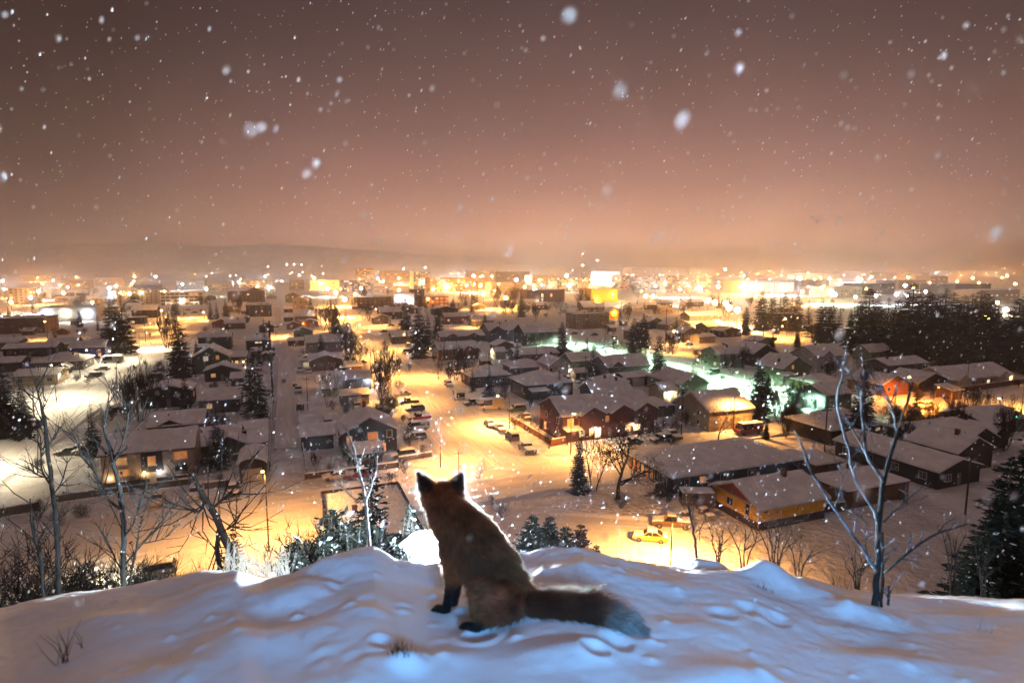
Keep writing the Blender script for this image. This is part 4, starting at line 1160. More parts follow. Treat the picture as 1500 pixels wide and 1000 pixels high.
foot_ = []
for o_ in COL.objects:
    if o_.parent is None and 'w' in o_.keys():
        foot_.append((o_.location.x, o_.location.y, o_['w'] / 2 + 1.0))
lanes = [(G(690, 640), U, 10.5), (G(60, 620), U, 10), (G(1045, 540), U, 7.5), (G(1140, 494), U, 7), (G(422, 600), U, 3.6), (G(430, 748), V, 9), (G(412, 489), V, 7), (G(412, 447), V, 9), (G(880, 662), V, 4)]
n_ = 0
while n_ < 190:                                       # more of the same shrubs, in the gardens between the houses
    x_, y_ = r_.uniform(-10, 1510), 392 + 55 * r_.uniform(1.0, 5.6)
    g = G(x_, y_)
    if any((g - q).cross(d_).length < w_ for q, d_, w_ in lanes) or any(abs((g.x - q[0]) * V.x + (g.y - q[1]) * V.y) < q[2] and abs((g.x - q[0]) * U.x + (g.y - q[1]) * U.y) < 6.5 for q in foot_):
        continue
    if 640 < x_ < 1000 and y_ > 665 or x_ > 1180 and y_ > 720:
        continue
    n_ += 1
    plant('shrub', r_.choice(['bush0', 'bush1', 'broom']), g, r_.uniform(1.4, 4.2), 'leafless dark shrub poking out of the snow in a yard', 'shrub', 'leafless shrubs in the yards')
for (x_, y_, n_, dx, dy) in [(1165, 622, 16, 45, 26), (1340, 640, 10, 45, 16), (1230, 640, 6, 40, 10), (680, 545, 8, 22, 20), (515, 520, 9, 16, 30), (495, 470, 6, 14, 18), (1080, 520, 7, 30, 12), (1250, 560, 8, 40, 14), (850, 545, 6, 40, 10), (310, 660, 5, 30, 20), (230, 590, 8, 40, 18), (1420, 620, 7, 40, 8), (590, 560, 4, 12, 16), (565, 600, 4, 8, 14)]:
    for k in range(n_):
        plant('shrub', r_.choice(['broom', 'multi', 'bush1']), G(x_ + r_.uniform(-dx, dx), y_ + r_.uniform(-dy, dy)), r_.uniform(3.0, 6.0), 'leafless dark shrub poking out of the snow in a yard', 'shrub', 'leafless shrubs in the yards')
for i in range(70):
    x_, y_ = r_.choice([(r_.gauss(800, 180), r_.uniform(428, 462)), (r_.uniform(500, 1090), r_.uniform(440, 470)), (r_.uniform(0, 340), r_.uniform(430, 460))])
    if any((G(x_, y_) - q).cross(d_).length < w_ for q, d_, w_ in lanes):
        continue
    plant('bare_tree', r_.choice(['broom', 'multi', 'broom', 'bare1']), G(x_, y_), r_.uniform(6, 11), 'reddish leafless tree far off in the glow of the town', 'tree', 'far leafless trees', wide=1.3)

# the blocks are packed: more houses, sheds and spruces in the gaps, each named by what it stands beside
foot = []
for o_ in COL.objects:
    if o_.parent is None and 'w' in o_.keys():
        bb = [c_ for c_ in o_.children if c_.name.startswith('wall')][0].bound_box
        foot.append((o_.location.copy(), max(abs(v[0]) for v in bb), max(abs(v[1]) for v in bb), o_['label']))


def clear(c0, hw, hd, m=1.2):
    for q, d_, w_ in lanes:
        if (c0 - q).cross(d_).length < w_ + (hw if d_ is U else hd):
            return False
    for q, a_, b_, _l in foot:
        e = c0 - q
        if abs(e.dot(V)) < a_ + hw + m and abs(e.dot(U)) < b_ + hd + m:
            return False
    return True


USED = set()


def beside(c0, phrase):
    for q in sorted(foot[:N_NAMED], key=lambda f: (f[0] - c0).length)[:6]:
        t = re.split(r' (?:with|beside|behind|left|right|below|above|in|before|under|by|at|beyond|whose|and|of|among|attached|among) ', q[3])[0]
        s = phrase + ' next to the ' + t
        if s not in USED and len(s.split()) <= 16:
            USED.add(s)
            return s
    return None


N_NAMED = len([f for f in foot if 'far off' not in f[3]])
foot.sort(key=lambda f: 'far off' in f[3])
r_ = random.Random(1234)
BLOCKS = [((246, 400), (436, 700), 3), ((432, 600), (440, 690), 3), ((640, 1000), (446, 640), 4), ((1000, 1400), (470, 700), 3), ((0, 210), (440, 580), 2)]


def spot():
    b_ = r_.choices(BLOCKS, [q[2] for q in BLOCKS])[0]
    return G(r_.uniform(*b_[0]), 392 + (b_[1][0] - 392) * ((b_[1][1] - 392) / (b_[1][0] - 392)) ** r_.random())


cnt = [0, 0, 0]
for i in range(2600):
    c0 = spot()
    px_, py_ = pix(c0)
    if 1170 < px_ < 1420 and py_ > 715 or 850 < px_ < 1190 and py_ > 650:
        continue
    big = cnt[0] < 30 and i < 1300
    w_, d_ = (r_.uniform(8, 12), r_.uniform(7, 9.5)) if big else (r_.uniform(2.8, 5), r_.uniform(2.6, 4.5))
    if not clear(c0, w_ / 2, d_ / 2, 1.5 if big else .8) or (not big and cnt[1] >= 60):
        continue
    col_ = r_.choice(['brown', 'grey', 'dark', 'beige', 'slate', 'wood', 'brick', 'sage'])
    kind = r_.choice(['v', 'u', 'v', 'hip']) if big else r_.choice(['v', 'u', 'shed'])
    word = {'v': 'long roofed', 'u': 'gable fronted', 'hip': 'hip roofed', 'shed': 'lean-to'}[kind]
    cn = {'brown': 'brown', 'grey': 'grey', 'dark': 'charcoal', 'beige': 'beige', 'slate': 'slate blue', 'wood': 'wooden', 'brick': 'brick', 'sage': 'sage'}[col_]
    lb = beside(c0, '%s %s %s' % (cn, word, 'house' if big else 'shed'))
    if not lb:
        continue
    f0 = c0 - V * (w_ / 2) - U * (d_ / 2)
    q0, q1 = pix(f0), pix(f0 + V * w_)
    o = house('house' if big else 'shed', q0[0], q0[1], q1[0], d_, r_.uniform(2.7, 4.6) if big else r_.uniform(2.0, 2.5), kind, r_.uniform(1.3, 2.4) if big else r_.uniform(.6, 1.1), col_, lb, 'house' if big else 'shed', lit=.12, win=1 if big else 0, chim=2 if big else 0)
    foot.append((c0, w_ / 2, d_ / 2, lb))
    cnt[0 if big else 1] += 1
for i in range(1500):
    c0 = spot()
    if cnt[2] >= 62 or not clear(c0, 1.2, 1.2, .2):
        continue
    if pix(c0)[1] > 560 and r_.random() < .6:
        continue
    k_ = r_.choice(['dense0', 'spruce1', 'spruce3', 'dense1', 'slim'])
    hh = r_.uniform(4.5, 11)
    lb = beside(c0, '%s dark spruce' % ('tall' if hh > 8.5 else 'middling' if hh > 6.5 else 'small'))
    if lb:
        plant('spruce_tree', k_, c0, hh, lb, 'tree', 'spruces among the houses')
        foot.append((c0, .8, .8, lb))
        cnt[2] += 1
print('fill', cnt)

# ---------------------------------------------------------------- vehicles


def car_parts(kind):
    """(name, mesh) list of one vehicle, length along local y, facing -y"""
    L_, Wd = {'sedan': (4.5, 1.75), 'suv': (4.7, 1.85), 'pickup': (5.5, 1.95), 'van': (5.2, 2.0), 'bus': (6.2, 2.2), 'rv': (6.8, 2.4), 'trailer': (4.8, 2.3)}[kind]
    hw = Wd / 2
    # stations along the body: (y share, z low, z belt, half width)
    body = {'sedan': [(-.5, .42, .62, .80), (-.485, .30, .70, .92), (-.36, .25, .80, .98), (-.2, .25, .90, 1), (.25, .25, .94, 1), (.40, .27, .92, .97), (.485, .33, .82, .9), (.5, .45, .7, .82)],
            'suv': [(-.5, .45, .75, .84), (-.485, .34, .86, .94), (-.36, .30, .98, .99), (-.2, .30, 1.05, 1), (.3, .30, 1.08, 1), (.47, .32, 1.06, .97), (.5, .42, .95, .92)],
            'pickup': [(-.5, .5, .8, .86), (-.485, .38, .95, .95), (-.36, .35, 1.05, .99), (-.2, .35, 1.08, 1), (.1, .35, 1.08, 1), (.48, .36, 1.05, 1), (.5, .45, 1.0, .96)],
            'van': [(-.5, .45, .8, .84), (-.485, .34, .95, .94), (-.4, .30, 1.1, .99), (-.2, .30, 1.15, 1), (.47, .30, 1.15, 1), (.5, .42, 1.05, .95)],
            'bus': [(-.5, .5, .95, .9), (-.485, .35, 1.1, .97), (-.4, .32, 1.2, 1), (.48, .32, 1.2, 1), (.5, .42, 1.1, .96)],
            'rv': [(-.5, .5, 1.0, .9), (-.485, .38, 1.2, .97), (-.4, .35, 1.3, 1), (.49, .35, 1.3, 1), (.5, .45, 1.2, .98)],
            'trailer': [(-.5, .5, 1.2, .97), (-.49, .42, 1.25, 1), (.49, .42, 1.25, 1), (.5, .5, 1.2, .97)]}[kind]
    cab = {'sedan': [(-.22, .90, .02, .94), (-.06, 1.38, 1, .78), (.18, 1.40, 1, .77), (.38, .93, .02, .92)], 'suv': [(-.24, 1.04, .02, .95), (-.12, 1.66, 1, .80), (.42, 1.66, 1, .80), (.485, 1.08, .02, .93)],
           'pickup': [(-.22, 1.08, .02, .95), (-.11, 1.72, 1, .80), (.08, 1.72, 1, .80), (.12, 1.08, .02, .94)], 'van': [(-.42, 1.1, .02, .95), (-.26, 1.9, 1, .85), (.46, 1.92, 1, .86), (.49, 1.12, .02, .95)],
           'bus': [(-.44, 1.2, .02, .97), (-.34, 2.25, 1, .88), (.47, 2.28, 1, .88), (.495, 1.2, .02, .97)], 'rv': [(-.46, 1.3, .02, .98), (-.40, 2.7, 1, .95), (.48, 2.75, 1, .95), (.497, 1.3, .02, .98)],
           'trailer': [(-.497, 1.24, .02, .99), (-.48, 2.4, 1, .97), (.48, 2.4, 1, .97), (.497, 1.24, .02, .99)]}[kind]
    out = []
    b = MB()
    vs, fs = [], []
    for (f, zl, zb, k) in body:
        y, q = f * L_, hw * k
        vs += [(-q * .9, y, zl), (-q, y, zl + .15), (-q * 1.0, y, (zl + zb) / 2 + .08), (-q * .94, y, zb), (q * .94, y, zb), (q * 1.0, y, (zl + zb) / 2 + .08), (q, y, zl + .15), (q * .9, y, zl)]
    for i in range(len(body) - 1):
        for k in range(8):
            fs.append((i * 8 + k, i * 8 + (k + 1) % 8, i * 8 + 8 + (k + 1) % 8, i * 8 + 8 + k))
    fs += [tuple(range(7, -1, -1)), tuple(len(vs) - 8 + k for k in range(8))]
    b.add(vs, fs)
    # roof panel and pillars, thin
    r = [c_ for c_ in cab if c_[2] == 1]
    b.prism([(r[0][0] * L_ - .04, r[0][1] - .02), (r[1][0] * L_ + .04, r[1][1] - .02), (r[1][0] * L_, r[1][1] + .05), (r[0][0] * L_, r[0][1] + .05)], -hw * r[0][3] - .01, hw * r[0][3] + .01, 'x')
    for sx in (-1, 1):
        for a, c_ in ((0, 1), (3, 2)):
            b.tube([(sx * hw * cab[a][3] * .985, cab[a][0] * L_, cab[a][1] - .03), (sx * hw * cab[c_][3] * 1.0, cab[c_][0] * L_, cab[c_][1])], [.05, .05], 5)
        ym = (r[0][0] + r[1][0]) / 2 * L_
        b.tube([(sx * hw * .965, ym, r[0][1] * .55 + .38), (sx * hw * r[0][3] * 1.0, ym, r[0][1])], [.045, .045], 5)
        if kind in ('rv', 'trailer', 'bus', 'van'):
            b.prism([(ym, cab[0][1] - .05), (r[1][0] * L_ - .02, cab[0][1] - .05), (r[1][0] * L_ - .02, r[1][1] - .01), (ym, r[1][1] - .01)], sx * hw * (r[0][3] + .012) - .02, sx * hw * (r[0][3] + .012) + .02, 'x')
    if kind == 'rv':
        b.prism([(-.5 * L_, 2.0), (-.3 * L_, 2.0), (-.3 * L_, 2.79), (-.5 * L_, 2.6)], -hw * .94, hw * .94, 'x')
    if kind == 'pickup':
        b.box(-hw * .95, hw * .95, .14 * L_, .49 * L_, 1.04, 1.12)
    body_m = b
    b = MB()
    vs = []
    for (f, z, q, k) in cab:
        vs += [(-hw * k * .97, f * L_, z), (hw * k * .97, f * L_, z)]
    b.add(vs, [(0, 1, 3, 2), (2, 3, 5, 4), (4, 5, 7, 6), (0, 2, 4, 6), (1, 7, 5, 3), (0, 6, 7, 1)])
    glass = b
    wheels = []
    wr = .33 if kind in ('sedan', 'suv') else .38
    b = MB()
    n = 14
    prof = [(-.11, wr * .55), (-.11, wr * .96), (-.07, wr), (.07, wr), (.11, wr * .96), (.11, wr * .55)]
    b2 = MB()
    vs, fs = [], []
    for k in range(n):
        a = 6.2832 * k / n
        for (x, q) in prof:
            vs.append((x, q * math.cos(a), q * math.sin(a)))
    for k in range(n):
        for i in range(len(prof)):
            i2 = (i + 1) % len(prof)
            k2 = (k + 1) % n
            fs.append((k * 6 + i, k * 6 + i2, k2 * 6 + i2, k2 * 6 + i))
    b.add(vs, fs)
    tyre = b
    b2.tube([(-.095, 0, 0), (.095, 0, 0)], [wr * .56, wr * .56], 12)
    lamp = MB()
    lamp.box(-.17, .17, -.04, .04, -.07, .07)
    # snow lying on roof, bonnet and boot: one heaped sheet per flat area
    sn = MB()

    def heap(x0, x1, y0, y1, zf, t, sd):
        xs_ = np.concatenate([[x0, x0 + .03, x0 + .12], np.linspace(x0 + .3, x1 - .3, 5), [x1 - .12, x1 - .03, x1]])
        ys_ = np.concatenate([[y0, y0 + .03, y0 + .12], np.linspace(y0 + .3, y1 - .3, max(3, int((y1 - y0) / .35))), [y1 - .12, y1 - .03, y1]]) if y1 - y0 > .8 else np.linspace(y0, y1, 7)
        X, Y = np.meshgrid(xs_, ys_)
        e = np.minimum(np.minimum(X - x0, x1 - X), np.minimum(Y - y0, y1 - Y))
        Z = zf(Y) + np.interp(e, [0, .03, .12, .35], [-.02, .5 * t, .85 * t, t]) * (1 + .5 * vnoise(X * 1.8 + sd, Y * 1.8, sd))
        r0 = len(sn.v)
        sn.v += list(zip(X.ravel().tolist(), Y.ravel().tolist(), Z.ravel().tolist()))
        r2, c2 = X.shape
        for i in range(r2 - 1):
            for j in range(c2 - 1):
                sn.f.append((r0 + i * c2 + j, r0 + i * c2 + j + 1, r0 + i * c2 + c2 + j + 1, r0 + i * c2 + c2 + j))
                sn.m.append(0)
    rk = hw * r[0][3]
    heap(-rk, rk, r[0][0] * L_ - .05, r[1][0] * L_ + .05, lambda y: r[0][1] + .05 + 0 * y, .18, 5)
    bt = np.array([[f * L_, z] for f, _a, z, _k in body])
    heap(-hw * .92, hw * .92, bt[0][0] + .08, cab[0][0] * L_ + .25, lambda y: np.interp(y, bt[:, 0], bt[:, 1]) + .004, .14, 6) if kind in ('sedan', 'suv', 'pickup', 'van') else None
    if kind in ('sedan', 'pickup'):
        heap(-hw * .92, hw * .92, cab[3][0] * L_ - .15, .49 * L_, lambda y: np.interp(y, bt[:, 0], bt[:, 1]) + (.08 if kind == 'pickup' else .004), .17, 7)
    return dict(L=L_, hw=hw, wr=wr, body=body_m, glass=glass.mesh('windows', M_CARGLASS), tyre=tyre.mesh('tyre', M_TIRE, True), rim=b2.mesh('rim', M_METAL), lamp=lamp, snow=sn.mesh('snow_cover', M_SNOW, True))


CARK = {k: car_parts(k) for k in ('sedan', 'suv', 'pickup', 'van', 'bus', 'rv', 'trailer')}
PAINT = {'white': (.55, .55, .55), 'black': (.012, .012, .014), 'grey': (.12, .12, .125), 'red': (.28, .02, .015), 'blue': (.03, .05, .14), 'cream': (.55, .46, .30), 'green': (.03, .07, .04), 'silver': (.35, .35, .36), 'brown': (.10, .06, .04), 'yellow': (.55, .34, .05)}  # yellow: lamp light put into the paint of cars it falls on
M_HEADL = mat('headlight_glass', (.6, .6, .6), .1)
M_TAILL = mat('tail_light_red', (.3, .01, .01), .2)
LAMPM = {k: (c['lamp'].mesh('headlight', M_HEADL), c['lamp'].mesh('tail_light', M_TAILL)) for k, c in CARK.items()}
BODYM = {}


def car(px, py, kind, paint, dirn, label, group=None, cat=None, lit=False):
    c = CARK[kind]
    if (kind, paint) not in BODYM:
        BODYM[(kind, paint)] = c['body'].mesh('body', mat('car_paint_' + paint, PAINT[paint], .35, spec=.5), False)
    g = G(px, py)
    rz = TH + {'u': 0, 'v': -math.pi / 2, 'ur': math.pi, 'vr': math.pi / 2}.get(dirn, 0) if isinstance(dirn, str) else TH + dirn
    nm = {'sedan': 'parked_car', 'suv': 'parked_car', 'pickup': 'pickup_truck', 'van': 'van', 'bus': 'minibus', 'rv': 'motorhome', 'trailer': 'trailer'}[kind]
    o = thing(nm, label, cat or {'parked_car': 'car', 'pickup_truck': 'pickup'}.get(nm, nm), (g.x, g.y, .10), rz + random.uniform(-.05, .05), group)
    put('body', BODYM[(kind, paint)], o)
    put('windows', c['glass'], o)
    put('snow_cover', c['snow'], o)
    for sx in (-1, 1):
        for fy in ((-.31, .30) if kind != 'trailer' else (-.02, .14)):
            wo = put('wheel', c['tyre'], o, (sx * (c['hw'] - .10), fy * c['L'], c['wr']))
            put('rim', c['rim'], wo)
        if kind != 'trailer':
            put('headlight', LAMPM[kind][0], o, (sx * c['hw'] * .68, -.492 * c['L'], .64))
        put('tail_light', LAMPM[kind][1], o, (sx * c['hw'] * .72, .497 * c['L'], .72))
    return o


NEARV = 'vehicles parked along the main street'
for row in [
    (772, 662, 'pickup', 'grey', 'ur', 'grey pickup truck under snow parked nearest the corner of the main street'), (750, 644, 'suv', 'brown', 'ur', 'dark car buried in snow just behind the grey pickup'),
    (732, 631, 'sedan', 'yellow', 'u', 'snow covered sedan lit yellow under the main street lamp'), (717, 624, 'sedan', 'cream', 'ur', 'snow covered hatch parked behind the yellow lit sedan'), (718, 600, 'rv', 'cream', 'v', 'long cream motorhome parked across the yard by the street'),
    (692, 594, 'suv', 'black', 'v', 'dark car between the white trailer and the motorhome'), (672, 586, 'trailer', 'white', 'ur', 'boxy white trailer standing beside the main street'), (657, 566, 'suv', 'silver', 'u', 'snowy car parked behind the white trailer'),
    (600, 519, 'bus', 'yellow', 'v', 'van lit yellow under the farther main street lamp'), (562, 487, 'sedan', 'black', 'v', 'dark car across the main street near the brick red house'), (572, 478, 'sedan', 'brown', 'v', 'brown car farther along near the brick red house'),
    (598, 592, 'pickup', 'black', 'v', 'black pickup uppermost in the row left of the main street'), (608, 603, 'suv', 'blue', 'v', 'blue car second in the row left of the main street'), (614, 616, 'pickup', 'red', 'v', 'red pickup in the row left of the main street'),
    (612, 630, 'van', 'silver', 'v', 'snow heaped van below the red pickup'), (608, 645, 'suv', 'black', 'v', 'black car lowest in the row left of the main street'), (590, 580, 'sedan', 'grey', 'v', 'grey car at the far end of the row left of the main street'),
    (528, 533, 'sedan', 'black', 'v', 'dark car jutting from the trees into the main street'), (518, 520, 'suv', 'grey', 'v', 'grey car jutting from the trees farther up the main street'), (542, 548, 'pickup', 'black', 'v', 'dark pickup by the tree mass beside the main street'),
    (492, 702, 'sedan', 'cream', 'v', 'orange lit sedan parked by the fence at the alley mouth'), (528, 700, 'suv', 'red', 'v', 'half hidden dark red car behind the dark spruce'),
    (231, 737, 'sedan', 'cream', 'u', 'cream car with thick snow parked before the tan apartment house'), (287, 728, 'suv', 'white', 'u', 'white car with dark windscreen beside the cream car'), (343, 724, 'suv', 'brown', 'u', 'car nearest the arched garage on the lower cross road'),
    (101, 666, 'sedan', 'black', 'v', 'dark sedan nosing out beside the corner spruce'), (128, 665, 'suv', 'grey', 'v', 'grey car tucked behind the corner spruce'), (172, 606, 'suv', 'black', 'v', 'dark car under the bare trees by the wide street'), (45, 628, 'suv', 'grey', 'v', 'snow buried car in the shade of the huge left spruce'),
    (165, 532, 'rv', 'white', 'v', 'long white motorhome on the wide street'), (150, 543, 'sedan', 'grey', 'v', 'grey snowy car below the white motorhome'), (137, 553, 'suv', 'brown', 'v', 'brown snowy car before the low beige house'), (194, 513, 'suv', 'black', 'v', 'dark car beside the pair of tall spruces'),
    (226, 555, 'suv', 'black', 'v', 'black car right of the wide street below the tall spruce'), (234, 545, 'sedan', 'blue', 'v', 'blue car right of the wide street before the tall spruce'), (440, 545, 'pickup', 'white', 'u', 'snow topped pickup parked by the alley bins'),
    (452, 547, 'suv', 'silver', 'u', 'silver car beside the snow topped pickup in the alley'), (440, 600, 'suv', 'black', 'ur', 'dark car with open black bed beside the alley'), (437, 575, 'pickup', 'grey', 'u', 'grey pickup parked at the alley edge'), (500, 546, 'suv', 'grey', 'v', 'grey car before the brown boarded house'),
    (520, 545, 'sedan', 'silver', 'v', 'silver car right of the brown boarded house'), (1096, 635, 'bus', 'red', 'v', 'red and cream minibus under the lamp beside the beige house'), (983, 642, 'pickup', 'grey', 'u', 'grey pickup in the lane beside the red row house'), (968, 648, 'suv', 'black', 'v', 'black car at the end of the red row house'),
    (925, 652, 'sedan', 'blue', 'v', 'blue car before the lit entrances of the red row house'), (736, 506, 'sedan', 'white', 'v', 'white car glaring under the dazzling porch lamps'), (868, 570, 'suv', 'black', 'u', 'dark car beside the small dark hip roofed house'), (852, 562, 'sedan', 'grey', 'v', 'grey car by the warm yard light'),
    (870, 492, 'sedan', 'grey', 'v', 'dark car on the green lit snow near the apartment block'), (840, 490, 'sedan', 'black', 'v', 'small dark car at the upper end of the green street'), (900, 505, 'suv', 'black', 'v', 'dark car on the green lit snow beside the willow'), (1008, 506, 'sedan', 'grey', 'v', 'snowy car before the beige front house'),
    (1030, 520, 'suv', 'black', 'v', 'black car on the green street near the round bare tree'), (1044, 548, 'suv', 'green', 'v', 'dark green car parked along the green street'), (1062, 538, 'sedan', 'black', 'v', 'black car at the wall of the green lit house'), (1130, 500, 'van', 'brown', 'v', 'dark van on the amber lit road before the grove'),
    (1180, 588, 'suv', 'black', 'v', 'dark car beside the garage with greenish snow'), (1206, 590, 'pickup', 'grey', 'v', 'grey pickup before the garage with greenish snow'), (1150, 575, 'sedan', 'black', 'v', 'dark car on the bend of the green street'), (1352, 598, 'suv', 'white', 'v', 'white car on the orange lit road'),
    (952, 792, 'sedan', 'yellow', -2.2, 'snow covered car lit yellow by the post lamp below the hill'), (984, 772, 'pickup', 'brown', -2.1, 'pickup under a snow heap beside the post lamp below the hill'), (1020, 742, 'trailer', 'brown', -2.0, 'small snow topped utility trailer by the yellow house'),
    (275, 455, 'sedan', 'grey', 'v', 'grey car far up the wide street'), (284, 459, 'suv', 'black', 'v', 'black car far up the wide street'), (30, 462, 'sedan', 'grey', 'v', 'grey car in the lit parking lot'), (10, 465, 'suv', 'black', 'v', 'dark car in the lit parking lot'), (225, 845, 'suv', 'grey', 'v', 'dark car on the white lit patch under the left hill edge')]:
    car(row[0], row[1], row[2], row[3], row[4], row[5], NEARV if 520 < row[1] < 670 and 580 < row[0] < 800 else 'vehicles parked about the town')

nc_ = 0
for i in range(900):
    c0 = spot()
    if nc_ >= 40 or not clear(c0, 2.4, 2.4, .1):
        continue
    near_lane = min((c0 - q).cross(d_).length - w_ for q, d_, w_ in lanes)
    if near_lane > 9:
        continue
    k_ = r_.choice(['sedan', 'suv', 'pickup', 'suv', 'van'])
    pc_ = r_.choice(['white', 'black', 'grey', 'red', 'blue', 'silver', 'brown', 'green'])
    lb = beside(c0, 'snow covered %s %s' % (pc_, {'sedan': 'sedan', 'suv': 'estate car', 'pickup': 'pickup', 'van': 'van'}[k_]))
    if lb:
        q = pix(c0)
        car(q[0], q[1], k_, pc_, r_.choice(['u', 'v', 'ur', 'vr']), lb, 'vehicles parked about the town')
        foot.append((c0, 2.2, 2.2, lb))
        nc_ += 1

# ---------------------------------------------------------------- street lamps, poles, fences
POLE_H = 9.0
_b = MB()
_b.tube([(0, 0, -.3), (0, 0, POLE_H * .5), (0, 0, POLE_H)], [.11, .09, .07], 8)
PM_POLE = _b.mesh('pole', M_POLE)
_b = MB()
_b.tube([(0, 0, POLE_H - .05), (-.5, 0, POLE_H + .45), (-1.3, 0, POLE_H + .62), (-2.2, 0, POLE_H + .55)], [.05, .045, .04, .04], 6)
PM_ARM = _b.mesh('arm', M_METAL)
_b = MB()
_b.prism([(-.16, .0), (.16, .0), (.12, .12), (0, .17), (-.12, .12)], -2.85, -2.15, 'x')
for i_ in range(len(_b.v)):
    x_, y_, z_ = _b.v[i_]
    _b.v[i_] = (x_, y_, z_ + POLE_H + .50)
PM_HEAD = _b.mesh('lamp_head', M_METAL)


def bulb_mesh(r):
    bm = bmesh.new()
    bmesh.ops.create_icosphere(bm, subdivisions=2, radius=r)
    me = bpy.data.meshes.new('bulb')
    bm.to_mesh(me)
    bm.free()
    return me


BULB = {}
COLS = {'sodium': SODIUM, 'amber': AMBER, 'white': WHITE, 'pale': PALE, 'green': GREENW, 'warm': WARM, 'orange': (1.0, .28, .035)}


def bulb(key, r, strength):
    k = (key, r, strength)
    if k not in BULB:
        me = bulb_mesh(r)
        me.materials.append(glow('lamp_%s_%d' % (key, strength), COLS[key], strength))
        BULB[k] = me
    return BULB[k]


def street_lamp(pb, head, key, power_, label, group='street lamps', strength=60, r=.16, spot=True, name='street_lamp'):
    power = power_ * (.95 if key == 'sodium' else 1)
    return _street_lamp(pb, head, key, power, label, group, strength, r, spot, name)


def _street_lamp(pb, head, key, power, label, group='street lamps', strength=60, r=.16, spot=True, name='street_lamp'):
    """pb: pixel of the foot; head: pixel of the lamp head, which sets height and the arm's heading"""
    g = G(*pb)
    top = at(head[0], head[1], g.y)
    hh = max(3.0, top.z)
    o = thing(name, label, 'street lamp', g, 0 if head[0] <= pb[0] else math.pi, group)
    reach = min(abs(top.x - g.x), 3.4) / 2.5
    put('pole', PM_POLE, o).scale = (1, 1, (hh - .4) / (POLE_H + .4))
    sc = max(.12, reach)
    a = put('arm', PM_ARM, o, (0, 0, (hh - .4) * POLE_H / (POLE_H + .4) - POLE_H))
    a.scale = (sc, 1, 1)
    hd = put('lamp_head', PM_HEAD, a)
    hd.location = (-2.5 + 2.5 / 1, 0, 0)
    b = put('bulb', bulb(key, r, strength), hd, (-2.5, 0, POLE_H + .46))
    b.scale = (1 / sc, 1, .7)
    hd.scale = (1, 1, 1)
    point_light('lamp_glow', (-2.5 * sc, 0, (hh - .4) * POLE_H / (POLE_H + .4) + .16), COLS[key], power, o, .2, 165 if spot else None)
    return o


street_lamp((394, 806), (389, 686), 'sodium', 5580, 'tall wooden post lamp glowing at the mouth of the alley', strength=120)
street_lamp((746, 627), (729, 578), 'sodium', 5580, 'street lamp above the row of parked cars on the main street', strength=220, r=.22)
street_lamp((642, 556), (630, 509), 'sodium', 4340, 'street lamp on the dark pole opposite the red brown house')
street_lamp((603, 512), (592, 489), 'sodium', 4340, 'street lamp beside the bulky tall spruce on the main street', strength=200, r=.24)
street_lamp((560, 478), (548, 452), 'sodium', 8680, 'street lamp before the brick red house', strength=200, r=.24)
street_lamp((508, 470), (498, 440), 'sodium', 9300, 'street lamp at the left side of the far main street')
street_lamp((1074, 631), (1087, 577), 'sodium', 3100, 'street lamp leaning over the red and cream minibus', strength=220, r=.22)
street_lamp((1342, 588), (1332, 551), 'orange', 3800, 'deep orange lamp in front of the red lit house', strength=220, r=.30)
street_lamp((1470, 617), (1464, 582), 'pale', 1600, 'curved pale street lamp near the green signal light', strength=120, r=.2)
street_lamp((1496, 605), (1510, 560), 'sodium', 7440, 'street lamp lighting the road at the board fence')
street_lamp((1392, 604), (1372, 566), 'orange', 9000, 'street lamp lighting the road by the white car')
street_lamp((985, 518), (987, 484), 'amber', 5000, 'amber lamp inside the glowing bare tree', strength=220, r=.35)
street_lamp((1152, 494), (1150, 466), 'amber', 6000, 'lone orange lamp before the dark grove', strength=220, r=.40)
street_lamp((1140, 498), (1146, 477), 'amber', 6000, 'smaller amber lamp just below the lone orange lamp', strength=160, r=.25)
street_lamp((83, 590), (92, 532), 'pale', 3200, 'pale lamp on the leaning pole beside the wide street', strength=60)
street_lamp((-70, 700), (-45, 620), 'pale', 3500, 'pale lamp at the lower end of the wide street')
street_lamp((205, 512), (216, 486), 'pale', 6500, 'pale lamp at the middle of the wide street')
street_lamp((240, 478), (240, 454), 'amber', 13000, 'amber lamp glowing by the bare tree at the wide street', strength=200, r=.42)
street_lamp((70, 498), (69, 470), 'sodium', 5580, 'sodium lamp right of the long reddish warehouse', strength=160, r=.35)
street_lamp((404, 494), (412, 474), 'sodium', 5580, 'sodium lamp where the alley meets the far cross road', strength=40)
street_lamp((700, 480), (690, 462), 'sodium', 4960, 'sodium lamp at the small lit cross street')
street_lamp((300, 470), (298, 457), 'sodium', 4960, 'sodium lamp by the far curve of the wide street', strength=160, r=.4)
street_lamp((836, 506), (830, 488), 'green', 22500, 'greenish lamp at the upper end of the green street')
street_lamp((905, 520), (900, 494), 'green', 27000, 'greenish lamp by the spruces on the green street')
street_lamp((1030, 560), (1022, 526), 'green', 25500, 'greenish lamp before the round bare tree')
street_lamp((1128, 580), (1140, 546), 'green', 22500, 'greenish lamp behind the thicket')
street_lamp((1218, 596), (1224, 570), 'green', 10500, 'greenish lamp behind the blue lit young tree')
street_lamp((982, 838), (996, 757), 'sodium', 11000, 'sodium lamp on a short post beside the snow heaped pickup', strength=200, r=.14)
street_lamp((1010, 505), (1000, 480), 'sodium', 4340, 'sodium lamp on the road before the beige front house')
street_lamp((962, 538), (952, 508), 'green', 17000, 'greenish lamp beside the massive near spruce on the green street')
street_lamp((1090, 574), (1080, 544), 'green', 15000, 'greenish lamp at the wall of the green lit house')
street_lamp((1176, 604), (1186, 572), 'green', 11000, 'greenish lamp inside the bare thicket')
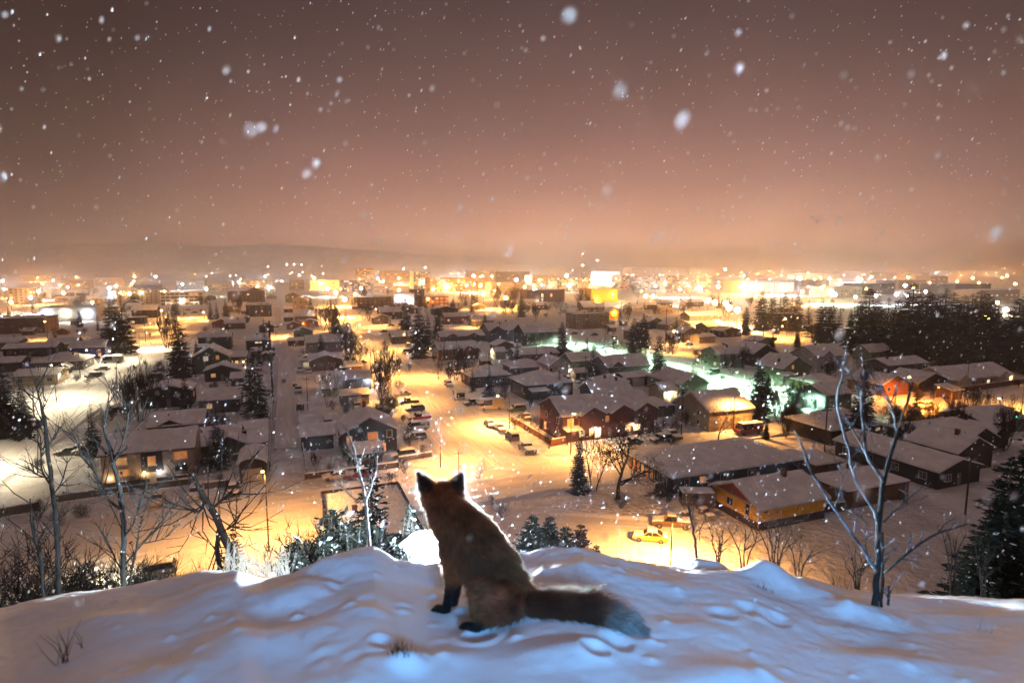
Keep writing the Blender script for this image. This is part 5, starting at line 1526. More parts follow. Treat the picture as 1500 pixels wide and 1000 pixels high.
street_lamp((836, 666), (842, 604), 'sodium', 3100, 'street lamp on the corner before the red row house')
for i, t_ in enumerate([-16, 36, 74, 118, 165, 220, 290]):
    a_ = pix(along(690, 640, t_) - V * 10.5)
    h_ = pix(along(690, 640, t_) - V * 8.3 + Vector((0, 0, 9)))
    street_lamp(a_, h_, 'sodium', 3800 + 24 * t_, '%s sodium lamp from the near end of the left kerb of the main street' % ORD[i], strength=100)
for i, t_ in enumerate([-30, 2, 34, 66, 98, 130, 165, 205]):
    a_ = pix(along(60, 620, t_) - V * 10)
    h_ = pix(along(60, 620, t_) - V * 7.6 + Vector((0, 0, 9)))
    street_lamp(a_, h_, 'pale' if t_ < 120 else 'sodium', 1900 if t_ < 90 else 4500, '%s lamp from the near end of the left kerb of the wide street' % ORD[i], strength=100)
street_lamp((148, 870), (147, 838), 'pale', 2500, 'low pale lamp in the bushes under the left hill edge', strength=40)

# lamps far off in the glow: nothing tells these apart except their colour
r_ = random.Random(5)


def far_lamp(px, py, key, rad, strength, power=0):
    """py is where the lamp itself shows; its foot stands on the ground under a pole of common height"""
    hh = r_.choice([9, 10, 12])
    d = ray(px, py)
    if d.z > -.0035:
        hh = 60
        g = at(px, py, 2600)
        g = Vector((g.x, 2600 - 60, g.z))
        hh = g.z
        g = Vector((g.x, g.y, 0))
    else:
        t = (hh - H) / d.z
        g = Vector((d.x * t, d.y * t, 0))
    nm = {'sodium': 'amber lamp glowing in the far part of the town', 'amber': 'deep amber lamp glowing in the far part of the town', 'white': 'cold white lamp glaring in the far part of the town', 'pale': 'pale yellow lamp glaring in the far part of the town', 'green': 'turquoise lamp glaring in the far part of the town'}[key]
    o = thing('town_lamp', nm, 'street lamp', g, 0, 'far %s town lamps' % key)
    p = put('pole', PM_POLE, o)
    p.scale = (1.5, 1.5, hh / POLE_H)
    b = put('bulb', bulb(key, rad, strength), o, (0, 0, hh + rad * .6))
    if power:
        point_light('lamp_glow', (0, 0, hh - .6), COLS[key], power, o, .4)
    return o


hand = [(4, 412, 'white', .9, 260, 60000), (6, 424, 'amber', .6, 120, 0), (47, 404, 'amber', .8, 120, 0), (62, 416, 'amber', .6, 120, 0), (57, 428, 'sodium', .7, 160, 14000), (78, 411, 'white', .6, 120, 0), (88, 418, 'sodium', .6, 120, 0), (93, 430, 'sodium', .6, 160, 12000), (99, 421, 'white', .5, 120, 0),
        (112, 406, 'amber', .7, 120, 0), (115, 418, 'amber', .6, 120, 0), (45, 437, 'white', .5, 140, 6000), (46, 428, 'pale', .5, 140, 0), (16, 443, 'sodium', .5, 140, 8000), (135, 444, 'pale', .4, 140, 6000), (160, 423, 'white', .8, 200, 12000), (170, 420, 'pale', .7, 160, 0), (197, 406, 'pale', 1.2, 200, 0), (228, 406, 'white', 1.0, 200, 0),
        (241, 428, 'sodium', .5, 140, 6000), (267, 417, 'white', .6, 120, 0), (268, 441, 'sodium', .5, 140, 5000), (302, 424, 'pale', .7, 180, 9000), (340, 417, 'pale', 1.2, 200, 16000), (350, 414, 'white', .8, 160, 0), (401, 391, 'amber', 1.2, 90, 0), (428, 388, 'white', .9, 80, 0), (438, 388, 'white', .9, 80, 0), (425, 401, 'sodium', .8, 120, 0),
        (449, 388, 'white', .8, 80, 0), (460, 408, 'pale', 1.3, 200, 26000), (470, 416, 'sodium', 1.0, 200, 22000), (480, 424, 'pale', .9, 200, 18000), (492, 430, 'sodium', .8, 200, 16000), (505, 440, 'sodium', .7, 160, 12000), (520, 432, 'sodium', .6, 160, 9000), (529, 423, 'white', .8, 180, 9000), (538, 400, 'sodium', 1.1, 140, 0), (576, 404, 'sodium', 1.2, 160, 18000),
        (595, 394, 'white', 1.2, 160, 0), (584, 408, 'pale', .9, 160, 0), (618, 402, 'white', 1.3, 200, 24000), (626, 392, 'pale', 1.0, 140, 0), (641, 416, 'sodium', .9, 160, 12000), (653, 411, 'amber', .9, 160, 9000), (694, 405, 'white', 1.5, 260, 30000), (684, 401, 'sodium', .9, 160, 0), (704, 419, 'sodium', .8, 160, 9000), (720, 405, 'sodium', .9, 160, 0), (745, 397, 'sodium', .9, 120, 0),
        (756, 411, 'white', 1.5, 260, 26000), (741, 438, 'amber', .8, 160, 9000), (708, 432, 'sodium', .7, 160, 9000), (725, 427, 'sodium', .7, 160, 8000), (812, 396, 'pale', 1.2, 200, 0), (830, 405, 'pale', 2.2, 300, 60000), (834, 416, 'white', 1.4, 260, 30000), (851, 389, 'white', 1.2, 120, 0), (872, 382, 'white', 1.0, 60, 0), (798, 411, 'sodium', .9, 160, 9000), (855, 411, 'sodium', 1.0, 160, 9000),
        (895, 427, 'sodium', .6, 160, 5000), (946, 435, 'sodium', .8, 160, 10000), (960, 413, 'pale', 1.2, 200, 16000), (975, 416, 'white', 1.0, 180, 0), (971, 395, 'amber', .9, 120, 0), (1024, 424, 'white', 1.3, 240, 14000), (1037, 442, 'sodium', .9, 220, 12000), (1047, 445, 'amber', .8, 220, 9000), (1063, 446, 'sodium', .8, 220, 9000), (1068, 453, 'amber', .8, 220, 9000), (1080, 456, 'pale', .8, 200, 9000),
        (1052, 421, 'sodium', 1.1, 200, 9000), (1055, 395, 'pale', 1.2, 160, 0), (1090, 404, 'pale', 1.0, 160, 0), (1171, 410, 'pale', 2.2, 260, 26000), (1215, 409, 'white', 1.2, 200, 9000), (1204, 423, 'sodium', .8, 160, 6000), (1217, 430, 'green', 1.3, 220, 16000), (1222, 433, 'green', 1.0, 180, 0), (1236, 403, 'white', .6, 60, 0), (1277, 406, 'sodium', 1.1, 140, 0), (1262, 411, 'amber', .7, 120, 0),
        (1307, 419, 'white', .7, 160, 4000), (1326, 419, 'white', 1.0, 220, 8000), (1313, 432, 'white', .7, 160, 5000), (1283, 434, 'white', .6, 160, 4000), (1356, 428, 'white', .6, 140, 0), (1331, 407, 'amber', .9, 130, 0), (1386, 406, 'amber', 1.0, 140, 0), (1414, 419, 'amber', .9, 150, 0), (1425, 408, 'amber', 1.2, 150, 6000), (1402, 413, 'amber', .8, 130, 0), (1434, 415, 'amber', .7, 130, 0), (1468, 407, 'amber', .9, 140, 0),
        (1475, 405, 'sodium', 1.3, 140, 0), (1487, 417, 'amber', 1.0, 140, 0), (1473, 456, 'white', .7, 180, 5000), (1461, 444, 'pale', .5, 100, 0), (1446, 466, 'amber', .5, 140, 3000), (1470, 483, 'amber', .5, 100, 3000), (1362, 415, 'amber', .7, 120, 0), (1440, 391, 'amber', .9, 40, 0), (1455, 393, 'amber', .9, 40, 0), (1482, 388, 'amber', .9, 40, 0), (1494, 390, 'amber', .9, 40, 0)]
for h_ in hand:
    far_lamp(h_[0], h_[1], h_[2], h_[3] * FARR, h_[4] * FARS, (h_[5] or 9000) * FARP)
for i in range(210):
    x_ = r_.choice([r_.gauss(640, 190), r_.gauss(900, 200), r_.uniform(0, 1500), r_.gauss(1200, 140)])
    if not -10 < x_ < 1510:
        continue
    y_ = 397 + abs(r_.gauss(0, 14))
    key = r_.choices(['sodium', 'amber', 'white', 'pale'], [4, 3, 2, 3])[0]
    far_lamp(x_, y_, key, r_.uniform(.4, .8) * FARR, r_.choice([60, 120]) * FARS, (24000 if y_ > 410 else 90000) * FARP if i % 3 == 0 else 0)

_b = MB()
_b.tube([(0, 0, -.4), (0, 0, 10)], [.14, .10], 8)
PM_UT = _b.mesh('pole', M_POLE)
_b = MB()
_b.box(-1.1, 1.1, -.06, .06, 9.2, 9.35)
PM_CROSS = _b.mesh('crossarm', M_WOOD)
_b = MB()
for x_ in (-1.0, -.4, .4, 1.0):
    _b.tube([(x_, 0, 9.35), (x_, 0, 9.52)], [.04, .05], 6)
PM_INS = _b.mesh('insulator', M_METAL)
for (px_, pb, pt, lb) in [(1039, 742, 676, ''), (400, 590, 470, 'leaning utility pole along the alley fence'), (1414, 752, 655, 'dark utility pole in the shaded yard at the far right'), (1207, 674, 595, 'wooden utility pole behind the shed roofs'), (716, 552, 516, 'utility pole by the warm yard lamp'), (857, 566, 520, 'utility pole by the cream gabled house'),
                          (786, 532, 497, 'utility pole before the unbroken snowy roof'), (894, 566, 532, 'utility pole between the hip roofed houses'), (935, 560, 532, 'utility pole beside the flat looking garage'), (998, 636, 566, 'utility pole at the corner of the beige house'), (1117, 512, 466, 'tall pole left of the amber lit road'), (975, 500, 452, 'utility pole by the spruces at the green street'),
                          (732, 508, 470, 'utility pole at the slate house porch'), (685, 496, 470, 'utility pole by the joined white roofs'), (1336, 540, 490, 'utility pole at the end of the grey bungalow'), (1416, 568, 530, 'utility pole before the long cream bungalow'), (910, 466, 440, 'utility pole beyond the amber gabled house'), (672, 716, 660, 'dark pole standing behind the fox'), (451, 600, 552, 'bent post at the alley edge')]:
    if not lb:
        continue
    g, hh = tall(px_, pb, pt)
    o = thing('utility_pole', lb, 'pole', g, TH, 'utility poles', hh / 10)
    put('pole', PM_UT, o)
    if hh > 6:
        ca = put('crossarm', PM_CROSS, o)
        put('insulator', PM_INS, ca)
o = thing('traffic_signal', 'small green signal light at the right edge of the town', 'traffic light', G(1486, 634), 0)
_b = MB()
_b.tube([(0, 0, -.2), (0, 0, 4.4)], [.07, .06], 8)
_b.build('post', M_POLE, o)
_b = MB()
_b.box(-.18, .18, -.15, .15, 3.4, 4.4)
_b.build('signal_box', M_DARK, o)
_b = MB()
_b.tube([(0, -.16, 3.62), (0, -.2, 3.62)], [.13, .13], 12)
_b.build('signal_lens', glow('signal_green', (.05, 1, .3), 40), o)


def fence(pa, pb_, h, m, label, posts=2.4, slat=True):
    a, b_ = G(*pa), G(*pb_)
    d = b_ - a
    Lf = d.length
    o = thing('fence', label, 'fence', a, math.atan2(d.y, d.x))
    n = max(1, int(Lf / posts))
    pm = MB()
    pm.box(-.06, .06, -.06, .06, -.3, h + .08)
    pm = pm.mesh('post', m)
    for i in range(n + 1):
        put('post', pm, o, (Lf * i / n, 0, 0))
    b = MB()
    k = max(2, int(Lf / .16)) if slat and Lf < 70 else max(2, int(Lf / .5))
    w_ = Lf / k
    for i in range(k):
        b.box(i * w_ + .006, (i + 1) * w_ - .006, -.095, -.063, 0, h + random.uniform(-.03, .03))
    b.build('board_panel', m, o)
    X, Y = np.meshgrid(np.linspace(0, Lf, max(3, int(Lf / .6))), np.array([-.14, -.12, -.04, .04, .06]))
    Z = h + .03 + np.array([-.05, .06, .16, .12, 0])[:, None] * (1 + .6 * vnoise(X * .9, Y * 0, 9))
    put('snow_cap', grid_mesh('snow_cap', X, Y, Z, M_SNOW), o)
    return o


M_FENCE = mat('fence_boards', (.20, .085, .035), .85, var=.3, scale=4)
fence((806, 652), (748, 617), 1.3, M_FENCE, 'orange lit board fence along the main street before the red row house')
fence((806, 653), (828, 649), 1.3, M_FENCE, 'short end of the board fence at the corner of the red row house')
fence((1380, 578), (1500, 562), 1.6, M_FENCE, 'long brown board fence before the cream bungalow')
fence((0, 757), (58, 747), 1.3, M_WOOD, 'dark board fence at the lower left of the cross road')
fence((76, 736), (140, 727), 1.1, M_WOOD, 'dark fence piece left of the tan apartment house')
fence((140, 727), (285, 708), 1.0, M_WOOD, 'low dark fence in front of the tan apartment house')
fence((300, 716), (352, 710), 1.1, M_WOOD, 'low fence between the apartment house and the arched garage')
fence((447, 702), (584, 684), 1.0, M_WOOD, 'low fence below the two storey dark house')
fence((449, 700), (437, 610), 1.5, M_WOOD, 'dark alley fence on the right side')
fence((395, 690), (402, 530), 1.6, M_WOOD, 'dark alley fence on the left side')
fence((584, 676), (632, 668), .9, M_WOOD, 'short fence at the corner by the main street cars')
fence((296, 682), (352, 673), 1.2, M_WOOD, 'wooden fence behind the arched garage yard')
fence((1328, 738), (1240, 690), 1.5, M_WOOD, 'wooden yard fence behind the flat roofed shed')
fence((1190, 752), (1236, 748), 1.4, M_WOOD, 'wooden fence between the yellow house and the shed')
fence((1022, 600), (1040, 612), 1.2, M_LIGHTTRIM, 'pale picket fence beside the beige house')
fence((690, 500), (740, 560), 1.2, M_WOOD, 'fence between the yards behind the brown bungalow')
fence((1350, 672), (1376, 690), 1.4, M_WOOD, 'wooden fence beside the long dark bungalow')
fence((960, 716), (1060, 702), 1.0, M_WOOD, 'dark fence along the bungalow terrace')

# small things by the yellow house and bungalow
o = thing('wood_pile', 'heap of cut branches with snow beside the long dark bungalow', 'wood pile', G(968, 726), .4)
_b = MB()
r_ = random.Random(3)
for i in range(60):
    a = r_.uniform(0, 6.28)
    p = Vector((r_.gauss(0, 1.0), r_.gauss(0, .7), r_.uniform(.05, 1.1)))
    d = Vector((math.cos(a), math.sin(a), r_.uniform(-.3, .5))) * r_.uniform(.6, 1.4)
    _b.tube([p - d, p + d], [.05, .03], 4)
_b.build('branches', M_TWIG, o)
for (px_, py_, lb) in [(1004, 757, 'snow topped wooden box nearest the post lamp'), (1012, 735, 'snow topped crate beside the small utility trailer'), (1030, 752, 'low snow topped bin right of the snow heaped pickup'), (432, 566, 'dark bin with snowy lid at the alley edge'), (1040, 762, 'grey heat pump box at the yellow house wall')]:
    g = G(px_, py_)
    o = thing('crate', lb, 'crate', g, TH + random.uniform(-.3, .3))
    _b = MB()
    _b.box(-.6, .6, -.45, .45, 0, .8)
    _b.box(-.64, .64, -.49, .49, .803, .88)
    _b.build('box', M_WOOD if 'grey' not in lb else M_METAL, o)
    X, Y = np.meshgrid(np.linspace(-.62, .62, 9), np.linspace(-.47, .47, 7))
    e_ = np.minimum(.62 - np.abs(X), .47 - np.abs(Y))
    put('snow_cover', grid_mesh('snow_cover', X, Y, .885 + np.interp(e_, [0, .1, .3], [0, .16, .24]), M_SNOW), o)
# ---------------------------------------------------------------- trees and bushes on the edge of the hill


def P3(px, py, y):
    return at(px, py, y)


M_ASPEN = mat('aspen_bark', (.036, .034, .032), .85, col2=(.02, .018, .016), scale=14, bump=.6, bscale=40, stretch=(1, 1, .6))
M_LIMB_LIT = mat('lit_limb_bark', (.25, .28, .32), .8, col2=(.03, .03, .034), scale=22, bump=.5, bscale=60, stretch=(1, 1, .7))  # paler bark: flash light put into the colour of the upper limbs


def traced(name, label, y, stems, twigs=0, seed=1, m=None, cat='tree', wob=.05, tl=.25, tr=.004, root=True, group=None, buds=False, dark=(), mc=None):
    """a tree whose limbs run through given points; stems: lists of (px, py, radius[, extra distance])"""
    r = random.Random(seed)
    allp = []
    for st in stems:
        pts, rad = [], []
        d0 = r.uniform(-1, 1)
        for i, q in enumerate(st):
            yy = y + (q[3] if len(q) > 3 else wob * y * d0 * (i / max(1, len(st) - 1)) * (0 if st is stems[0] else 1))
            pts.append(P3(q[0], q[1], yy))
            rad.append(q[2])
        allp.append((pts, rad))
    p0 = allp[0][0][0]
    gz = hz(p0.x, p0.y)
    o = thing(name, label, cat, (p0.x, p0.y, gz), 0, group)
    off = Vector((p0.x, p0.y, gz))
    tb, cb = MB(), MB()
    for k, (pts, rad) in enumerate(allp):
        if k == 0 and root:
            pts = [Vector((p0.x, p0.y, gz - .1))] + ([Vector((p0.x, p0.y, (gz + p0.z) / 2))] if p0.z - gz > .5 else []) + pts
            rad = [rad[0] * 1.15] + ([rad[0] * 1.08] if p0.z - gz > .5 else []) + rad
        # smooth the line
        sp, sr = [], []
        for i in range(len(pts) - 1):
            a, b_ = pts[i], pts[i + 1]
            pa = pts[i - 1] if i else a
            pb = pts[i + 2] if i + 2 < len(pts) else b_
            for t in (0, .33, .66):
                t2, t3 = t * t, t * t * t
                q = .5 * ((2 * a) + (b_ - pa) * t + (2 * pa - 5 * a + 4 * b_ - pb) * t2 + (3 * a - pa - 3 * b_ + pb) * t3)
                ln = (b_ - a).length
                sp.append(q + Vector((r.gauss(0, .012), r.gauss(0, .012), 0)) * ln * (0 if i == 0 and t == 0 else 1) - off)
                sr.append(rad[i] * (1 - t) + rad[i + 1] * t)
        sp.append(pts[-1] - off)
        sr.append(rad[-1])
        (tb if k == 0 or k in dark else cb).tube(sp, sr, 10 if k == 0 else 7)  # limbs listed in dark get the trunk bark, as unlit
        for j in range(int(twigs * (1 if k else .7))):
            f = r.uniform(.25, .99)
            i = min(int(f * (len(sp) - 1)), len(sp) - 2)
            base = sp[i]
            ax = (sp[i + 1] - sp[i]).normalized()
            ov = Matrix.Rotation(r.uniform(0, 6.28), 3, ax) @ ax.orthogonal().normalized()
            d = (ax * .7 + ov * r.uniform(.5, 1.0) + Vector((0, 0, .25))).normalized()
            ln = tl * r.uniform(.35, 1.1)
            q1 = base + d * ln * .5 + Vector((0, 0, r.uniform(-.02, .04))) * ln
            q2 = q1 + (d + Vector((r.gauss(0, .25), r.gauss(0, .25), .2))).normalized() * ln * .5
            rr = min(tr, sr[i] * .7)
            cb.tube([base, q1, q2], [rr, rr * .75, rr * .4], 4, 0, False)
            for _ in range(2):
                f2 = r.uniform(.3, 1)
                bb = q1.lerp(q2, f2)
                d2 = (d + Vector((r.gauss(0, .6), r.gauss(0, .6), r.gauss(.1, .4)))).normalized()
                cb.tube([bb, bb + d2 * ln * r.uniform(.2, .4)], [rr * .6, rr * .35], 3, 0, False)
            if buds and r.random() < .5:
                p = q2
                for _ in range(3):
                    e = Vector((r.gauss(0, 1), r.gauss(0, 1), r.gauss(0, 1))) * tr * 1.6
                    cb.add([p + e, p + Vector((e.y, e.z, e.x)), p - e], [(0, 1, 2)])
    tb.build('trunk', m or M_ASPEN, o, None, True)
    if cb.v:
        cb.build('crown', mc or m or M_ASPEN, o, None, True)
    return o


AY = 2.78
traced('young_tree', 'bare young tree with upper limbs lit blue white at the right of the ridge', AY, [
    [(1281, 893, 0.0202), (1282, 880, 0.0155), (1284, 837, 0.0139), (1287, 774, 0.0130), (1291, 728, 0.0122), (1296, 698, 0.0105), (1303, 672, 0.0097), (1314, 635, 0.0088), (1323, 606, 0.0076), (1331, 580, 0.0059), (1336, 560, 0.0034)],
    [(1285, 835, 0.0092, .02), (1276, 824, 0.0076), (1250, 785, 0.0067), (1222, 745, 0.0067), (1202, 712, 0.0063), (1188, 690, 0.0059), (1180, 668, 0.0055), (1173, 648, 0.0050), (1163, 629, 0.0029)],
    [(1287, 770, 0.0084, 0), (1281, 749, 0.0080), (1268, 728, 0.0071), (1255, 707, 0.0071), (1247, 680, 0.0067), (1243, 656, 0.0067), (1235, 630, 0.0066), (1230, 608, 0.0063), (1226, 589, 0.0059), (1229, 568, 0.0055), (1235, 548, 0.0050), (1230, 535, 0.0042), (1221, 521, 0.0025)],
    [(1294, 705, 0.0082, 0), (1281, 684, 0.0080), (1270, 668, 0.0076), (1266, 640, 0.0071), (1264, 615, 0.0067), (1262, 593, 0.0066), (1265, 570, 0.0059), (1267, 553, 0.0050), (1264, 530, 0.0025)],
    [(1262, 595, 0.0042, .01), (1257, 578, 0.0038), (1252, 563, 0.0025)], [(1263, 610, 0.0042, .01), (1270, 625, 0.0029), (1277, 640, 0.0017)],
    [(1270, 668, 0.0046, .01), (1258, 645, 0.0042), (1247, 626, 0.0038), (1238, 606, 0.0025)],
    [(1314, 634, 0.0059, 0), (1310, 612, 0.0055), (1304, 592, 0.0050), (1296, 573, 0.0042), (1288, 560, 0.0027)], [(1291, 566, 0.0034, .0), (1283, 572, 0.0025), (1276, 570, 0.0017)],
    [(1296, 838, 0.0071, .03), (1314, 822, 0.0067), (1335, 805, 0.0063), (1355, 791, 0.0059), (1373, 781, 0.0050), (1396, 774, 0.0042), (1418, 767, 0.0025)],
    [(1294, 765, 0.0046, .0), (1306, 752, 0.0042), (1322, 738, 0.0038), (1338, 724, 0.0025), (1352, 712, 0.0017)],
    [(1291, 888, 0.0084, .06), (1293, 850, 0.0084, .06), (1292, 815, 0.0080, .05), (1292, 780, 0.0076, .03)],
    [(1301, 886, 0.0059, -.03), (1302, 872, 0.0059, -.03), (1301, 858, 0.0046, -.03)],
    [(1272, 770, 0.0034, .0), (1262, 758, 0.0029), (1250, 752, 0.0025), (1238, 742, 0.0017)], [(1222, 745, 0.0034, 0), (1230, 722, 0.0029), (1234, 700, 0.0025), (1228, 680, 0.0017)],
    [(1373, 781, 0.0034, 0), (1384, 768, 0.0025), (1400, 757, 0.0013)], [(1320, 818, 0.0034, 0), (1340, 822, 0.0025), (1352, 830, 0.0013)], [(1276, 824, 0.0034, .0), (1268, 800, 0.0029), (1271, 780, 0.0017)]], twigs=6, seed=4, tl=.13, tr=.003, dark=(9, 10, 11, 12, 13, 15, 16, 17), mc=M_LIMB_LIT)

traced('young_tree', 'slim pale birch rising right of the shrubs at the left edge', 6.5, [
    [(88, 880, 0.0255), (86, 840, 0.0255), (84, 790, 0.0240), (78, 730, 0.0225), (74, 690, 0.0210), (69, 650, 0.0195), (65, 615, 0.0165), (60, 592, 0.0128), (55, 575, 0.0075), (50, 555, 0.0045)],
    [(76, 712, 0.0105, 0), (62, 690, 0.0090), (60, 660, 0.0075), (60, 640, 0.0045)], [(72, 700, 0.0090, 0), (55, 695, 0.0075), (40, 682, 0.0037)], [(66, 620, 0.0090), (52, 612, 0.0075), (49, 596, 0.0067), (48, 568, 0.0037)], [(78, 726, 0.0075), (92, 700, 0.0060), (98, 670, 0.0030)], [(70, 655, 0.0075), (80, 640, 0.0060), (86, 626, 0.0030)], [(62, 600, 0.0060), (70, 584, 0.0030)]], twigs=12, seed=6, tl=.5, tr=.007)
traced('young_tree', 'crooked pale sapling leftmost among the thin trees at the left edge', 6.0, [
    [(68, 886, 0.0195), (63, 860, 0.0195), (60, 820, 0.0188), (50, 780, 0.0165), (46, 755, 0.0112), (44, 730, 0.0060)], [(55, 795, 0.0075), (64, 780, 0.0060), (66, 765, 0.0030)], [(60, 830, 0.0075), (45, 812, 0.0060), (38, 800, 0.0030)]], twigs=8, seed=8, tl=.45, tr=.007)
traced('young_tree', 'tall many limbed birch between the left shrubs and the alley', 5.5, [
    [(181, 866, 0.0240), (181, 820, 0.0240), (181, 780, 0.0232), (178, 740, 0.0225), (174, 710, 0.0210), (168, 685, 0.0195), (164, 665, 0.0180), (158, 645, 0.0150), (153, 628, 0.0128), (156, 605, 0.0097), (159, 585, 0.0060), (160, 572, 0.0030)],
    [(165, 675, 0.0120, 0), (173, 664, 0.0112), (181, 645, 0.0097), (187, 615, 0.0075), (189, 590, 0.0037)], [(176, 745, 0.0135, 0), (158, 730, 0.0112), (148, 712, 0.0105), (138, 690, 0.0090), (120, 668, 0.0075), (112, 645, 0.0060), (104, 632, 0.0030)], [(180, 790, 0.0097, 0), (196, 765, 0.0090), (205, 740, 0.0083), (212, 720, 0.0067), (216, 705, 0.0037)],
    [(181, 830, 0.0090, 0), (205, 800, 0.0090), (232, 770, 0.0075), (250, 745, 0.0060), (270, 724, 0.0045), (285, 708, 0.0023)], [(181, 840, 0.0075, 0), (165, 810, 0.0067), (150, 780, 0.0053), (140, 765, 0.0030)], [(212, 795, 0.0060, 0), (236, 790, 0.0045), (250, 782, 0.0023)], [(175, 720, 0.0075), (160, 722, 0.0060), (138, 715, 0.0037)], [(187, 866, 0.0112, .1), (196, 820, 0.0097), (202, 790, 0.0075), (204, 765, 0.0037)]],
       twigs=11, seed=10, tl=.42, tr=.006, buds=True)
traced('young_tree', 'dark leaning bare tree above the small spruce at the foot of the alley', 7.5, [
    [(345, 850, .05), (340, 820, .05), (328, 785, .045), (315, 755, .042), (300, 730, .038), (288, 708, .030), (282, 690, .015)], [(322, 770, .03, 0), (318, 800, .03), (322, 830, .03), (324, 850, .03)], [(310, 745, .02, 0), (325, 732, .018), (340, 718, .012), (350, 705, .006)], [(300, 730, .018), (295, 745, .014), (284, 752, .008)], [(326, 780, .016), (345, 765, .012), (356, 745, .006)]], twigs=14, seed=12, tl=.8, tr=.010, m=M_TWIG)
traced('young_tree', 'white lit birch sapling standing left of the fox', 3.75, [
    [(543, 812, .0095), (540, 785, .0095), (537, 750, .0092), (534, 725, .009), (528, 700, .0085), (523, 680, .008), (518, 660, .0072), (512, 642, .0058), (506, 622, .003)],
    [(536, 735, .006, 0), (546, 705, .0058), (552, 680, .0052), (548, 665, .004), (545, 655, .002)], [(532, 738, .0055, 0), (515, 727, .005), (503, 715, .0042), (492, 705, .0022)], [(520, 668, .0042, 0), (512, 665, .0038), (500, 655, .002)], [(523, 680, .004, 0), (530, 668, .0035), (536, 650, .0018)], [(543, 806, .004, .0), (566, 816, .0035), (590, 825, .002)], [(538, 800, .0035, 0), (520, 790, .003), (505, 775, .002)]], twigs=6, seed=14, tl=.15, tr=.0028, m=mat('birch_bark_pale', (.42, .40, .37), .75, col2=(.14, .12, .1), scale=14, stretch=(1, 1, 4)))
traced('sapling', 'thin pale twig standing just left of the white lit birch sapling', 3.7, [[(512, 818, .004), (508, 795, .004), (504, 770, .0035), (500, 755, .002)], [(508, 795, .002, 0), (525, 800, .0018), (540, 802, .001)]], twigs=4, seed=15, tl=.12, tr=.002, cat='plant')
traced('sapling', 'thin pale twig standing between the white lit birch and the fox', 3.8, [[(553, 822, .004), (558, 795, .0035), (562, 775, .003), (561, 765, .0015)], [(556, 805, .002), (570, 795, .001)]], twigs=4, seed=16, tl=.12, tr=.002, cat='plant')
traced('sapling', 'dark sapling rising from the edge beside the sodium post lamp', 4.2, [[(1020, 820, .010), (1018, 790, .010), (1013, 765, .009), (1008, 740, .007), (1003, 715, .003)], [(1018, 780, .004), (1025, 775, .003), (1024, 790, .002)]], twigs=6, seed=17, tl=.2, tr=.003, m=M_TWIG, cat='plant')
for sd, (px_, pb, pt, n, sp, lb) in enumerate([(1052, 842, 776, 3, 12, 'bare twiggy bush behind the snow hump on the ridge'), (1090, 842, 770, 3, 26, 'fan of bare stems just right of the ridge gap'), (1135, 845, 755, 5, 30, 'dark many stemmed bush above the big snow hump'), (1170, 850, 790, 3, 24, 'arching bare stems right of the big snow hump'),
                                              (1255, 862, 815, 4, 20, 'low twiggy bush at the foot of the blue lit young tree'), (1395, 880, 770, 4, 18, 'thin dark stems near the right end of the ridge'), (1440, 884, 780, 3, 16, 'tall dry weed stems before the dark spruce at right')]):
    r_ = random.Random(200 + sd)
    st = []
    for k in range(n):
        dx = sp * ((k + .5) / n - .5) * 2
        tp = pt + r_.uniform(0, 18)
        st.append([(px_ + dx * .15, pb + 6, .006), (px_ + dx * .35, pb - (pb - tp) * .4, .005), (px_ + dx * .8 + r_.uniform(-4, 4), pb - (pb - tp) * .75, .0038), (px_ + dx * 1.15 + r_.uniform(-5, 5), tp, .0018)])
    traced('bush', lb, 3.75 + .12 * sd, st, twigs=9, seed=30 + sd, tl=.20, tr=.0026, m=M_TWIG, cat='bush', wob=.03)
r_ = random.Random(31)
for i, (px_, y_, hgt, lb) in enumerate([(12, 8.5, 2.6, 'leafless dark shrub lowest at the left picture edge'), (40, 8.0, 2.2, 'leafless dark shrub behind the crooked pale sapling'), (72, 8.8, 2.4, 'leafless dark shrub behind the slim pale birch'), (108, 8.0, 2.3, 'leafless dark shrub right of the slim pale birch'), (140, 7.6, 1.9, 'leafless dark shrub left of the many limbed birch'),
                                        (165, 7.0, 1.6, 'dark shrub at the foot of the many limbed birch'), (210, 7.2, 1.5, 'low dark shrub right of the many limbed birch'), (455, 7.2, 1.7, 'bare shrub with long arching limbs left of the dark juniper'), (480, 6.6, 1.3, 'bare twiggy shrub at the left side of the dark juniper'), (-20, 7.0, 2.4, 'dark shrub cut by the left picture edge'),
                                        (695, 11.0, 3.4, 'dark bare shrub rising behind the neck of the fox'), (722, 13.0, 2.9, 'dark bare shrub right of the neck of the fox'), (672, 16.0, 5.6, 'tall reddish bare shrub above the head of the fox')]):
    x_ = (px_ - CX) / F * 1.03 * y_
    plant('shrub', ('bush0', 'bush1')[i % 2], (x_, y_, hz(x_, y_) - .1), hgt * (.78 if px_ < 300 else 1), lb, 'shrub', 'shrubs on the hillside')


def slope_tree(name, key, px, pt, y, label, wide=1.0, cat='tree', group=None, hmax=99):
    tp = at(px, pt, y)
    gz = hz(tp.x, y)
    return plant(name, key, (tp.x, y, gz - .1), min(tp.z - gz, hmax), label, cat, group, None, wide)


